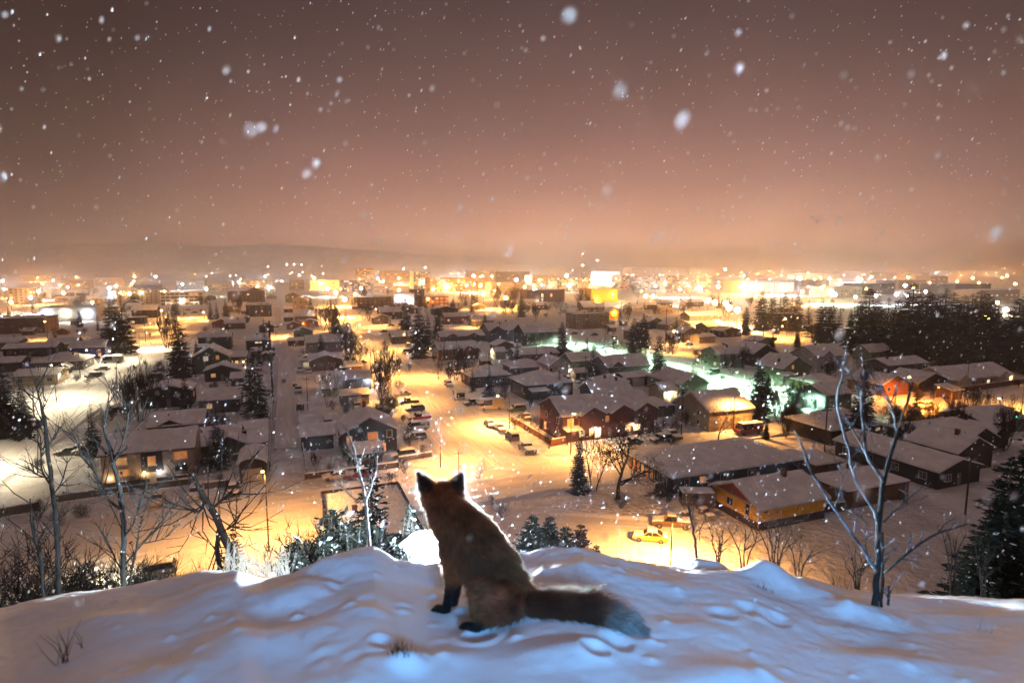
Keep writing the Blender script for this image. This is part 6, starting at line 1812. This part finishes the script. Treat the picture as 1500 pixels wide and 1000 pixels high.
slope_tree('spruce_tree', 'near1', 340, 762, 9.0, 'small dark spruce below the leaning bare tree', .9)
slope_tree('spruce_tree', 'near1', 542, 655, 17.0, 'dark snow flecked spruce behind the white lit birch', .85)
slope_tree('spruce_tree', 'near', 781, 743, 9.0, 'leftmost spruce top of the clump peeking over the ridge right of the fox', 1.7)
slope_tree('spruce_tree', 'near1', 806, 746, 9.4, 'second spruce top of the clump peeking over the ridge right of the fox', 1.7)
slope_tree('spruce_tree', 'near', 829, 760, 9.1, 'third spruce top of the clump peeking over the ridge right of the fox', 1.6)
slope_tree('spruce_tree', 'near1', 851, 758, 9.8, 'fourth spruce top of the clump peeking over the ridge right of the fox', 1.5)
slope_tree('spruce_tree', 'near', 793, 768, 8.4, 'low spruce top filling the front of the clump right of the fox', 1.8)
slope_tree('spruce_tree', 'near1', 874, 788, 9.3, 'last low spruce top of the clump peeking over the ridge right of the fox', 1.5)
slope_tree('spruce_tree', 'near', 1484, 660, 7.5, 'big dark spruce filling the right edge above the ridge', 1.15)
slope_tree('spruce_tree', 'near1', 1440, 760, 7.0, 'ragged dark spruce left of the big one at the right edge', 1.1)
slope_tree('spruce_tree', 'near', 1530, 590, 9.0, 'tallest dark spruce cut by the right picture edge', 1.2)


def juniper(px, py, y, rx, hgt, label, seed):
    """low evergreen bush: upswept sprays of short needles with snow on them"""
    r = random.Random(seed)
    tp = at(px, py, y)
    gz = hz(tp.x, y)
    o = thing('evergreen_bush', label, 'bush', (tp.x, y, gz), 0)
    b, s = MB(), MB()
    top = tp.z - gz
    for i in range(46):
        a = r.uniform(0, 6.28)
        lean = r.uniform(0, 1)
        d = Vector((math.cos(a) * lean * rx, math.sin(a) * lean * rx * .8, top * (1 - .5 * lean * lean) * r.uniform(.75, 1.05)))
        base = Vector((math.cos(a) * .1, math.sin(a) * .1, -.1))
        s.tube([base, base + d * .6, d], [.02, .012, .005], 4, 0, False)
        n = 46
        for k in range(n):
            f = .3 + .7 * (k + r.random()) / n
            p = base.lerp(d, f)
            e = Vector((r.gauss(0, 1), r.gauss(0, 1), r.gauss(.5, .6))).normalized()
            ln = hgt * r.uniform(.06, .13) * (1.2 - .5 * f)
            q = p + e * ln
            sd_ = e.cross(Vector((r.gauss(0, 1), r.gauss(0, 1), r.gauss(0, 1)))).normalized() * ln * .2
            b.add([p, (p + q) / 2 + sd_, q, (p + q) / 2 - sd_], [(0, 1, 2, 3)])
            if r.random() < .045:
                z = Vector((0, 0, .012))
                b.add([p + z, (p + q) / 2 + sd_ + z, q + z, (p + q) / 2 - sd_ + z], [(0, 1, 2, 3)], 1)
    s.build('trunk', M_BARK, o)
    b.build('crown', [M_NEEDLE, M_BOUGHSNOW], o)
    return o


juniper(500, 752, 6.2, .85, 1.4, 'dark snow speckled evergreen bush behind the ridge left of the white birch', 1)
juniper(572, 796, 4.3, .16, .5, 'low evergreen bush with blue lit needles at the crest left of the fox', 2)
juniper(600, 744, 5.9, .10, .8, 'evergreen bough lit pure white behind the chest of the fox', 3)
juniper(470, 782, 6.0, .5, 1.1, 'smaller dark evergreen bush at the left foot of the speckled one', 4)

# dry grass tufts and stalks standing in the snow
r_ = random.Random(8)
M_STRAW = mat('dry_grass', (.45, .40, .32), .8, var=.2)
for (px_, py_, y_, n, hgt, spr, lb) in [(378, 850, 3.3, 130, .21, .20, 'dry grass tuft lit bright white on the ridge edge'), (93, 950, 2.25, 12, .20, .035, 'dark weed stalks in the shaded snow at lower left'), (118, 920, 2.35, 3, .12, .012, 'short dark stalk above the weed stalks at lower left'), (588, 944, 1.97, 46, .055, .05, 'dark grass clump half buried in snow in front of the fox'),
                                        (1440, 900, 2.6, 7, .14, .05, 'thin pale stalks in the snow at lower right'), (1075, 838, 3.05, 9, .05, .05, 'short stubble on the ridge under the snow hump'), (1120, 858, 2.85, 9, .04, .05, 'short stubble before the big snow hump'), (950, 815, 3.4, 14, .22, .22, 'thin dry stems along the yellow lit edge of the ridge'), (1235, 840, 3.6, 24, .16, .10, 'dry twigs left of the young tree foot'), (300, 830, 3.4, 10, .10, .1, 'sparse twigs on the left ridge')]:
    p = at(px_, py_, y_)
    gz = hz(p.x, y_)
    o = thing('grass_tuft', lb, 'grass', (p.x, y_, gz))
    b = MB()
    for i in range(n):
        a, q = r_.uniform(0, 6.28), r_.random() ** .5 * spr
        bx, by = math.cos(a) * q, math.sin(a) * q * .6
        bz = hz(p.x + bx, y_ + by) - gz - .01
        l_ = hgt * r_.uniform(.5, 1.1)
        lean = Vector((r_.gauss(0, .25), r_.gauss(0, .2), 1)).normalized() * l_
        b0 = Vector((bx, by, bz))
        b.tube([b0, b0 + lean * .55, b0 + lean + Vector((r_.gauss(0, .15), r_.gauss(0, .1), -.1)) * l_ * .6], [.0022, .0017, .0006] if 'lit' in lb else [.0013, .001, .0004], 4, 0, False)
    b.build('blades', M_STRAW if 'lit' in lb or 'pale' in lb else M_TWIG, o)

# ---------------------------------------------------------------- the fox
FY = 2.36
fq = lambda px, py, y: at(px, py, y)
BONES = []                                            # (a, b, ra, rb, region)


def bone(a, b, ra, rb, reg):
    BONES.append((Vector(a), Vector(b), ra, rb, reg))


rump = fq(741, 876, 2.44)
mid = fq(722, 838, 2.46)
withers = fq(694, 790, 2.50)
chest = fq(672, 806, 2.54)
neck = fq(668, 765, 2.545)
head = fq(649, 727, 2.585)
muz = head + Vector((-.03, .115, -.045))
bone(rump, mid, .112, .108, 'back')
bone(mid, withers, .112, .088, 'back')
bone(withers, chest, .080, .070, 'side')
bone(chest, fq(668, 838, 2.53), .066, .038, 'side')
bone(withers, neck, .092, .088, 'back')
bone(neck + Vector((-.008, 0, 0)), head + Vector((-.004, -.005, -.01)), .088, .070, 'neck')
bone(chest, neck, .075, .074, 'neck')
bone(neck + Vector((-.028, 0, -.01)), fq(668, 802, 2.54), .056, .05, 'side')
hr = Vector((1, -.08, .0)).normalized()
bone(head - hr * .028 + Vector((0, 0, .002)), head + hr * .028 + Vector((0, 0, .002)), .050, .050, 'head')
bone(head + Vector((0, .01, -.022)) - hr * .046, head + Vector((0, .01, -.022)) + hr * .046, .040, .040, 'head')
bone(head + Vector((-.01, .04, -.02)), muz, .034, .014, 'head')
bone(muz, muz + Vector((-.003, .012, 0)), .012, .010, 'nose')
hip = fq(728, 878, 2.34)
bone(rump, hip, .10, .085, 'haunch')
bone(hip, fq(708, 866, 2.33), .082, .050, 'haunch')
bone(fq(708, 866, 2.33), fq(702, 896, 2.31), .045, .026, 'leg')
foot = fq(699, 903, 2.30)
foot.z = hz(foot.x, foot.y) + .018
bone(fq(722, 898, 2.33), foot, .030, .018, 'foot')
ftoe = foot + Vector((-.05, .02, .0))
ftoe.z = hz(ftoe.x, ftoe.y) + .015
bone(foot, ftoe, .018, .014, 'foot')
hip2 = fq(724, 868, 2.56)
bone(rump, hip2, .09, .08, 'side')
bone(hip2, fq(700, 880, 2.58), .06, .03, 'leg')
sh = fq(672, 822, 2.50)
el = fq(665, 842, 2.50)
wr_ = fq(658, 864, 2.50)
paw = fq(650, 879, 2.50)
paw.z = hz(paw.x, paw.y) + .014
bone(withers + (sh - withers) * .5, sh, .06, .048, 'side')
bone(sh, el, .046, .030, 'side')
bone(el, wr_, .026, .019, 'foot')
bone(wr_, paw + Vector((.012, 0, .004)), .018, .018, 'foot')
ptoe = paw + Vector((-.030, .018, 0))
ptoe.z = hz(ptoe.x, ptoe.y) + .013
bone(paw, ptoe, .018, .015, 'foot')
for k in (-1, 0, 1):                                   # toes
    t0 = paw + Vector((-.012, .010, 0)) + Vector((.006, .012, 0)) * k
    t1 = ptoe + Vector((-.012, .006, -.002)) + Vector((.009, .013, 0)) * k
    bone(t0, t1, .009, .0075, 'foot')
    bone(foot + Vector((.004, .010, 0)) * k, ftoe + Vector((-.014, .006, -.002)) + Vector((.006, .012, 0)) * k, .008, .007, 'foot')
off2 = Vector((.035, .085, 0))
el2, wr2, paw2 = el + off2, wr_ + off2, paw + off2
paw2.z = hz(paw2.x, paw2.y) + .014
bone(sh + off2 * .6, el2, .045, .028, 'side')
bone(el2, wr2, .025, .019, 'foot')
bone(wr2, paw2, .018, .017, 'foot')
bone(paw2, paw2 + Vector((-.03, .018, -.002)), .017, .014, 'foot')
tail = [fq(762, 884, 2.40), fq(790, 900, 2.36), fq(825, 906, 2.32), fq(862, 912, 2.29), (fq(895, 917, 2.265)), fq(920, 922, 2.25), fq(934, 927, 2.24)]
trad = [.044, .038, .040, .039, .035, .027, .013]
for i, p_ in enumerate(tail):
    p_.z = max(p_.z, hz(p_.x, p_.y) + trad[i] * .8)
for i in range(len(tail) - 1):
    bone(tail[i], tail[i + 1], trad[i], trad[i + 1], 'tail' if i < 4 else 'tip')
fb = MB()
for (a, b_, ra, rb, reg) in BONES:                      # capsules; the remesh joins them into one skin
    d = (b_ - a)
    L_ = max(d.length, 1e-4)
    t = d / L_
    n = 9
    pts, rr = [], []
    for k in range(5):
        an = -math.pi / 2 + (math.pi / 2) * k / 4.0
        pts.append(a + t * (math.sin(an) * ra))
        rr.append(max(ra * math.cos(an), .0008))
    for k in range(1, 5):
        pts.append(a + d * (k / 5))
        rr.append(ra + (rb - ra) * k / 5)
    for k in range(5):
        an = (math.pi / 2) * k / 4.0
        pts.append(b_ + t * (math.sin(an) * rb))
        rr.append(max(rb * math.cos(an), .0008))
    fb.tube(pts, rr, 16)
# ears: hollow leaf shapes, seen from behind
EARS = []
for (bx, by, tx, ty, s) in ((630, 722, 612, 692, -1), (665, 719, 677, 693, 1)):
    base = fq(bx, by, 2.58)
    tip = fq(tx, ty, 2.575)
    EARS.append((base, tip, s))
    up_ = (tip - base)
    ln = up_.length
    up_.normalize()
    fw = Vector((0, 1, 0))
    sd = up_.cross(fw).normalized()
    fw = sd.cross(up_).normalized()
    rows = []
    for i in range(9):
        f = i / 8
        wd = .041 * (1 - f ** 1.5) * (1 + .12 * math.sin(f * 3.1)) + .0015
        c0 = base - up_ * .02 + up_ * (ln + .02) * f
        rows.append([c0 + sd * wd * math.cos(u_) - fw * .011 * (1 - f) * math.sin(u_) for u_ in np.linspace(0, math.pi, 9)] + [c0 + sd * wd * .94 * math.cos(u_) - fw * (.011 * (1 - f) * math.sin(u_) - .006) for u_ in np.linspace(math.pi, 0, 9)])
    vs = [p for r0 in rows for p in r0]
    fs = [(i * 18 + k, i * 18 + (k + 1) % 18, i * 18 + 18 + (k + 1) % 18, i * 18 + 18 + k) for i in range(8) for k in range(18)]
    fs += [tuple(range(17, -1, -1)), tuple(8 * 18 + k for k in range(18))]
    fb.add(vs, fs)
tmp = fb.build('fox_shape', M_DARK)
md = tmp.modifiers.new('r', 'REMESH')
md.mode = 'VOXEL'
md.voxel_size = .005
ms = tmp.modifiers.new('s', 'SMOOTH')
ms.factor = .5
ms.iterations = 7
dg = bpy.context.evaluated_depsgraph_get()
body_me = bpy.data.meshes.new_from_object(tmp.evaluated_get(dg))
bpy.data.objects.remove(tmp)
fo = Vector((rump.x, rump.y, hz(rump.x, rump.y)))
body_me.transform(Matrix.Translation(-fo))
body_me.name = 'body'
body_me.polygons.foreach_set('use_smooth', [True] * len(body_me.polygons))
nv = len(body_me.vertices)
co = np.empty(nv * 3)
body_me.vertices.foreach_get('co', co)
co = co.reshape(-1, 3) + np.array(fo)
REG = {'back': ((.26, .10, .045), .034), 'side': ((.56, .165, .06), .034), 'neck': ((.50, .155, .052), .036), 'head': ((.52, .16, .055), .020), 'leg': ((.20, .11, .05), .022), 'foot': ((.010, .009, .010), .007), 'nose': ((.01, .01, .01), .001), 'tail': ((.17, .062, .034), .056), 'tip': ((.60, .56, .53), .046), 'haunch': ((.42, .125, .055), .034)}


def regions(pts):
    """for world points: colour, fur length and flow direction from the nearest bone"""
    pts = np.asarray(pts)
    best = np.full(len(pts), 9.)
    col = np.zeros((len(pts), 3))
    ln = np.zeros(len(pts))
    fl = np.zeros((len(pts), 3))
    wsum = np.zeros(len(pts))
    for (a, b_, ra, rb, reg) in BONES:
        A, B = np.array(a), np.array(b_)
        d = B - A
        L2 = max(d @ d, 1e-9)
        t = np.clip(((pts - A) @ d) / L2, 0, 1)
        dist = np.linalg.norm(pts - (A + t[:, None] * d), axis=1) - (ra + (rb - ra) * t)
        wgt = np.exp(-(dist + .02) / .012)
        c, l_ = REG[reg]
        col += wgt[:, None] * np.array(c)
        ln += wgt * l_
        dd = d / math.sqrt(L2)
        if reg in ('back', 'neck', 'head') and np.dot(dd, np.array(rump - head)) < 0 or reg == 'head':
            dd = np.array((rump - head).normalized()) if reg == 'head' else -dd
        fl += wgt[:, None] * dd
        wsum += wgt
    col /= wsum[:, None] + 1e-12
    ln /= wsum + 1e-12
    fl /= np.linalg.norm(fl, axis=1)[:, None] + 1e-9
    # pale belly, chest and cheeks face away from the spine; ears are dark behind
    for base, tip, s in EARS:
        A, B = np.array(base), np.array(tip)
        d = B - A
        t = np.clip(((pts - A) @ d) / (d @ d), .02, 1)
        dist = np.linalg.norm(pts - (A + t[:, None] * d), axis=1)
        k = np.clip((.04 - dist) / .012, 0, 1) * np.clip(((pts - A) @ d) / (d @ d) * 3 + .3, 0, 1)
        dark = np.clip(1.15 - ((pts - A) @ d) / (d @ d), .25, 1)
        col = col * (1 - k)[:, None] + k[:, None] * (np.array((.045, .026, .018)) * (1 - dark)[:, None] + np.array((.16, .085, .04)) * dark[:, None] * .6)
        ln = ln * (1 - k) + .012 * k
        fl = fl * (1 - k)[:, None] + k[:, None] * (d / np.linalg.norm(d))
    pale = np.clip((pts[:, 1] - (chest.y + .035)) / .05, 0, 1) * (pts[:, 2] < head.z + .02) * (ln > .012)
    col = col * (1 - .75 * pale)[:, None] + .75 * pale[:, None] * np.array((.55, .50, .44))
    ln = ln * (1 + .6 * pale)
    return col, ln, fl


vc, vl, vf = regions(co)
ca = body_me.color_attributes.new('fur_colour', 'FLOAT_COLOR', 'POINT')
ca.data.foreach_set('color', np.concatenate([vc, np.ones((nv, 1))], 1).ravel())
M_SKIN = bpy.data.materials.new('fox_skin')
M_SKIN.use_nodes = True
at_ = M_SKIN.node_tree.nodes.new('ShaderNodeAttribute')
at_.attribute_name = 'fur_colour'
M_SKIN.node_tree.links.new(at_.outputs['Color'], M_SKIN.node_tree.nodes['Principled BSDF'].inputs['Base Color'])
M_SKIN.node_tree.nodes['Principled BSDF'].inputs['Roughness'].default_value = .9
body_me.materials.clear()
body_me.materials.append(M_SKIN)
fox = thing('fox', 'red fox sitting with its back turned on the snowy ridge looking over the town', 'fox', fo)
put('body', body_me, fox)
# eyes and nose, on the far side of the head
for s in (-1, 1):
    eb = MB()
    c = head + Vector((-.012, .058, .006)) + hr * .026 * s - fo
    for i in range(6):
        pass
    bm = bmesh.new()
    bmesh.ops.create_uvsphere(bm, u_segments=12, v_segments=8, radius=.009)
    me = bpy.data.meshes.new('eye')
    bm.to_mesh(me)
    bm.free()
    me.materials.append(mat('fox_eye', (.25, .12, .02), .1))
    put('eye', me, fox, c)
# fur strands
body_me.calc_loop_triangles()
nt_ = len(body_me.loop_triangles)
tri = np.empty(nt_ * 3, np.int32)
body_me.loop_triangles.foreach_get('vertices', tri)
tri = tri.reshape(-1, 3)
vn = np.empty(nv * 3)
body_me.vertices.foreach_get('normal', vn)
vn = vn.reshape(-1, 3)
a_, b__, c_ = co[tri[:, 0]], co[tri[:, 1]], co[tri[:, 2]]
area = np.linalg.norm(np.cross(b__ - a_, c_ - a_), axis=1)
rs = np.random.RandomState(3)
NF = FUR
pick = rs.choice(nt_, NF, p=area / area.sum())
u_, v_ = rs.rand(NF), rs.rand(NF)
fl_ = u_ + v_ > 1
u_[fl_], v_[fl_] = 1 - u_[fl_], 1 - v_[fl_]
w_ = 1 - u_ - v_
root = a_[pick] * w_[:, None] + b__[pick] * u_[:, None] + c_[pick] * v_[:, None]
nrm = vn[tri[pick, 0]] * w_[:, None] + vn[tri[pick, 1]] * u_[:, None] + vn[tri[pick, 2]] * v_[:, None]
nrm /= np.linalg.norm(nrm, axis=1)[:, None] + 1e-9
fc, fln, ffl = regions(root)
clump = np.stack([vnoise(root[:, 0] * 55 + 7 * k, root[:, 2] * 55 + root[:, 1] * 40, 60 + k) for k in range(3)], 1)
ffl = ffl - nrm * (ffl * nrm).sum(1)[:, None]
ffl /= np.linalg.norm(ffl, axis=1)[:, None] + 1e-9
d0 = nrm * .62 + ffl * .75 + clump * .75 + rs.randn(NF, 3) * .10
d0 /= np.linalg.norm(d0, axis=1)[:, None]
d1 = d0 * .7 + ffl * .55 + np.array([0, 0, -.22]) + rs.randn(NF, 3) * .08
d1 /= np.linalg.norm(d1, axis=1)[:, None]
guard = rs.rand(NF) < .06
length = fln * (.65 + .55 * rs.rand(NF)) * (1 + .35 * clump[:, 0]) * np.where(guard, 1.55, 1)
d0 = np.where(guard[:, None], d0 * .75 + nrm * .35, d0)
pos = np.stack([root - nrm * .002, root + d0 * (length * .34)[:, None], root + (d0 * .34 + (d0 + d1) * .5 * .33) * length[:, None], root + (d0 * .34 + (d0 + d1) * .5 * .33 + d1 * .33) * length[:, None]], 1)
ear_r, ear_p, ear_c = [], [], []
for base, tip, s in EARS:
    d_ = np.array(tip - base)
    L_ = np.linalg.norm(d_)
    d_ /= L_
    sd_ = np.cross(d_, np.array((0, 1., 0)))
    sd_ /= np.linalg.norm(sd_)
    for k in range(1500):
        f = rs.rand() * 1.02
        side = rs.choice([-1, 1])
        wd = .041 * (1 - min(f, 1) ** 1.5) + .001
        q = np.array(base) + d_ * L_ * f + sd_ * side * wd * .93 + np.array((0, .004, 0))
        o_ = sd_ * side * rs.uniform(.3, .9) + d_ * rs.uniform(.3, .9) + np.array((0, rs.uniform(-.2, .6), 0)) + rs.randn(3) * .2
        o_ /= np.linalg.norm(o_)
        l_ = rs.uniform(.006, .013)
        ear_p.append([q, q + o_ * l_ * .35, q + o_ * l_ * .7, q + o_ * l_])
pos = np.concatenate([pos, np.array(ear_p)])
NF = len(pos)
# keep hair tips out of the snow
gz_ = hill_z(pos[:, 3, 0], pos[:, 3, 1]) + .003
for k in (1, 2, 3):
    pos[:, k, 2] = np.maximum(pos[:, k, 2], gz_)
hc = bpy.data.hair_curves.new('fur')
hc.add_curves([4] * NF)
hc.attributes['position'].data.foreach_set('vector', (pos - np.array(fo)).astype(np.float32).ravel())
ra_ = hc.attributes.get('radius') or hc.attributes.new('radius', 'FLOAT', 'POINT')
ra_.data.foreach_set('value', np.tile(np.array([.00055, .00050, .00042, .00022]), NF).astype(np.float32) * FURR)
hcol = hc.attributes.new('fur_colour', 'FLOAT_COLOR', 'CURVE')
patch = np.stack([vnoise(root[:, 0] * 14 + 3 * k, root[:, 2] * 14 + root[:, 1] * 9, 80 + k) for k in range(2)], 1)
NB = len(fc)
shade = (.40 + 1.2 * rs.rand(NB) ** 1.5) * (1 + .9 * clump[:, 1]) * (1 + .7 * patch[:, 0])
grizz = rs.rand(NB) < .10
fc2 = np.clip(fc * shade[:, None], 0, 1)
fc2[grizz & (fln > .03)] = fc2[grizz & (fln > .03)] * .5 + np.array((.20, .17, .14)) * .5
ne_ = NF - len(fc2)
fc2 = np.concatenate([fc2, np.tile(np.array([[.62, .55, .48]]), (ne_, 1))])
hcol.data.foreach_set('color', np.concatenate([fc2, np.ones((NF, 1))], 1).astype(np.float32).ravel())
M_FUR = bpy.data.materials.new('fox_fur')
M_FUR.use_nodes = True
ft = M_FUR.node_tree
ft.nodes.clear()
fo_ = ft.nodes.new('ShaderNodeOutputMaterial')
fa = ft.nodes.new('ShaderNodeAttribute')
fa.attribute_name = 'fur_colour'
fd = ft.nodes.new('ShaderNodeBsdfDiffuse')
ftr = ft.nodes.new('ShaderNodeBsdfTranslucent')
fgl = ft.nodes.new('ShaderNodeBsdfHair')
fgl.component = 'Transmission'
fm1 = ft.nodes.new('ShaderNodeMixShader')
fm1.inputs[0].default_value = .42
pal = ft.nodes.new('ShaderNodeMix')
pal.data_type = 'RGBA'
pal.inputs[0].default_value = .45
pal.inputs[7].default_value = (.75, .68, .6, 1)
ft.links.new(fa.outputs['Color'], pal.inputs[6])
ft.links.new(fa.outputs['Color'], fd.inputs[0])
ft.links.new(pal.outputs[2], ftr.inputs[0])
ft.links.new(fd.outputs[0], fm1.inputs[1])
ft.links.new(ftr.outputs[0], fm1.inputs[2])
ft.links.new(fm1.outputs[0], fo_.inputs[0])
hc.materials.append(M_FUR)
put('fur', hc, fox)

# ---------------------------------------------------------------- the photographer's flash and headlamp, plus two added spots
fp = P3(662, 766, 4.55)
point_light('flash', fp, (.60, .82, 1.0), FLASH, None, .03)
fs_ = bpy.data.lights.new('added_rim_spot', 'SPOT')  # added spot, puts a rim of light on the fox's head
fs_.spot_size = math.radians(25)
fs_.spot_blend = 1.0
fs_.shadow_soft_size = .03
fs_.color = (.72, .88, 1.0)
fs_.energy = RIM_SPOT
lo = put('added_rim_spot', fs_, None, fp + Vector((.06, .02, .02)))
lo.rotation_euler = (head + Vector((-.03, 0, -.01)) - lo.location).to_track_quat('-Z', 'Y').to_euler()
la = bpy.data.lights.new('headlamp', 'SPOT')
la.spot_size = math.radians(25)
la.spot_blend = 1.0
la.shadow_soft_size = .3
la.color = (.13, .46, .95)
la.energy = HEADL
lo = put('headlamp', la, None, (.55, -1.0, H - .12))
lo.rotation_euler = (Vector((.6, 2.05, H - 1.53)) - lo.location).to_track_quat('-Z', 'Y').to_euler()
lo.scale = (3.6, 1, 1)

l2 = bpy.data.lights.new('added_flake_spot', 'SPOT')  # added upward spot, only brightens the flakes against the sky
l2.spot_size = math.radians(86)
l2.spot_blend = .7
l2.shadow_soft_size = .05
l2.color = (.72, .86, 1.0)
l2.energy = FLAKE_SPOT
lo = put('added_flake_spot', l2, None, (.1, -.8, H + .15))
lo.rotation_euler = Vector((0, 1, .46)).to_track_quat('-Z', 'Y').to_euler()

# ---------------------------------------------------------------- falling snow
rs = np.random.RandomState(12)
bm = bmesh.new()
bmesh.ops.create_icosphere(bm, subdivisions=1, radius=1)
bv = np.array([v.co[:] for v in bm.verts])
bf = np.array([[v.index for v in f.verts] for f in bm.faces])
bm.free()
cs, rad = [], []


def flakes(n, x0, x1, y0, y1, z0, z1, r0, r1):
    p = np.stack([rs.uniform(x0, x1, n), rs.uniform(y0, y1, n), rs.uniform(z0, z1, n)], 1)
    ok = p[:, 2] > hill_z(p[:, 0], p[:, 1]) + .03
    cs.append(p[ok])
    rad.append(rs.uniform(r0, r1, n)[ok])


flakes(950, -1.8, 1.8, .45, 1.9, H - .6, H + 1.1, .0020, .0046)
flakes(800, -4.5, 4.5, 1.9, 3.6, H - 1.7, H + 2.2, .0028, .0058)
flakes(3400, -9, 9, 3.6, 9, H - 4, H + 5, .0042, .0092)
flakes(3600, -22, 22, 9, 22, H - 14, H + 10, .008, .016)
flakes(2600, -2.8, 2.4, 2.9, 6.5, H - 3.4, H - .4, .0030, .0070)
C_, R_ = np.concatenate(cs), np.concatenate(rad)
st = np.stack([rs.uniform(.6, 1.1, len(R_)), rs.uniform(.6, 1.1, len(R_)), rs.uniform(1.0, 1.9, len(R_))], 1)
vs = (bv[None] * (R_[:, None] * st)[:, None, :])
tilt = .35
vs[..., 0] += vs[..., 2] * tilt
vs = (vs + C_[:, None, :]).reshape(-1, 3)
fs = (bf[None] + (np.arange(len(R_)) * len(bv))[:, None, None]).reshape(-1, 3)
me = bpy.data.meshes.new('falling_snow')
me.vertices.add(len(vs))
me.vertices.foreach_set('co', vs.astype(np.float32).ravel())
me.loops.add(fs.size)
me.loops.foreach_set('vertex_index', fs.ravel().astype(np.int32))
me.polygons.add(len(fs))
me.polygons.foreach_set('loop_start', (np.arange(len(fs)) * 3).astype(np.int32))
me.polygons.foreach_set('loop_total', np.full(len(fs), 3, np.int32))
me.update(calc_edges=True)
m = bpy.data.materials.new('snowflake')
m.use_nodes = True
t = m.node_tree
t.nodes.clear()
o_ = t.nodes.new('ShaderNodeOutputMaterial')
d_ = t.nodes.new('ShaderNodeBsdfDiffuse')
d_.inputs[0].default_value = (.95, .96, 1, 1)
t_ = t.nodes.new('ShaderNodeBsdfTranslucent')
t_.inputs[0].default_value = (.95, .96, 1, 1)
x_ = t.nodes.new('ShaderNodeMixShader')
t.links.new(d_.outputs[0], x_.inputs[1])
t.links.new(t_.outputs[0], x_.inputs[2])
t.links.new(x_.outputs[0], o_.inputs[0])
me.materials.append(m)
fl = put('falling_snow', me)
fl['kind'] = 'stuff'
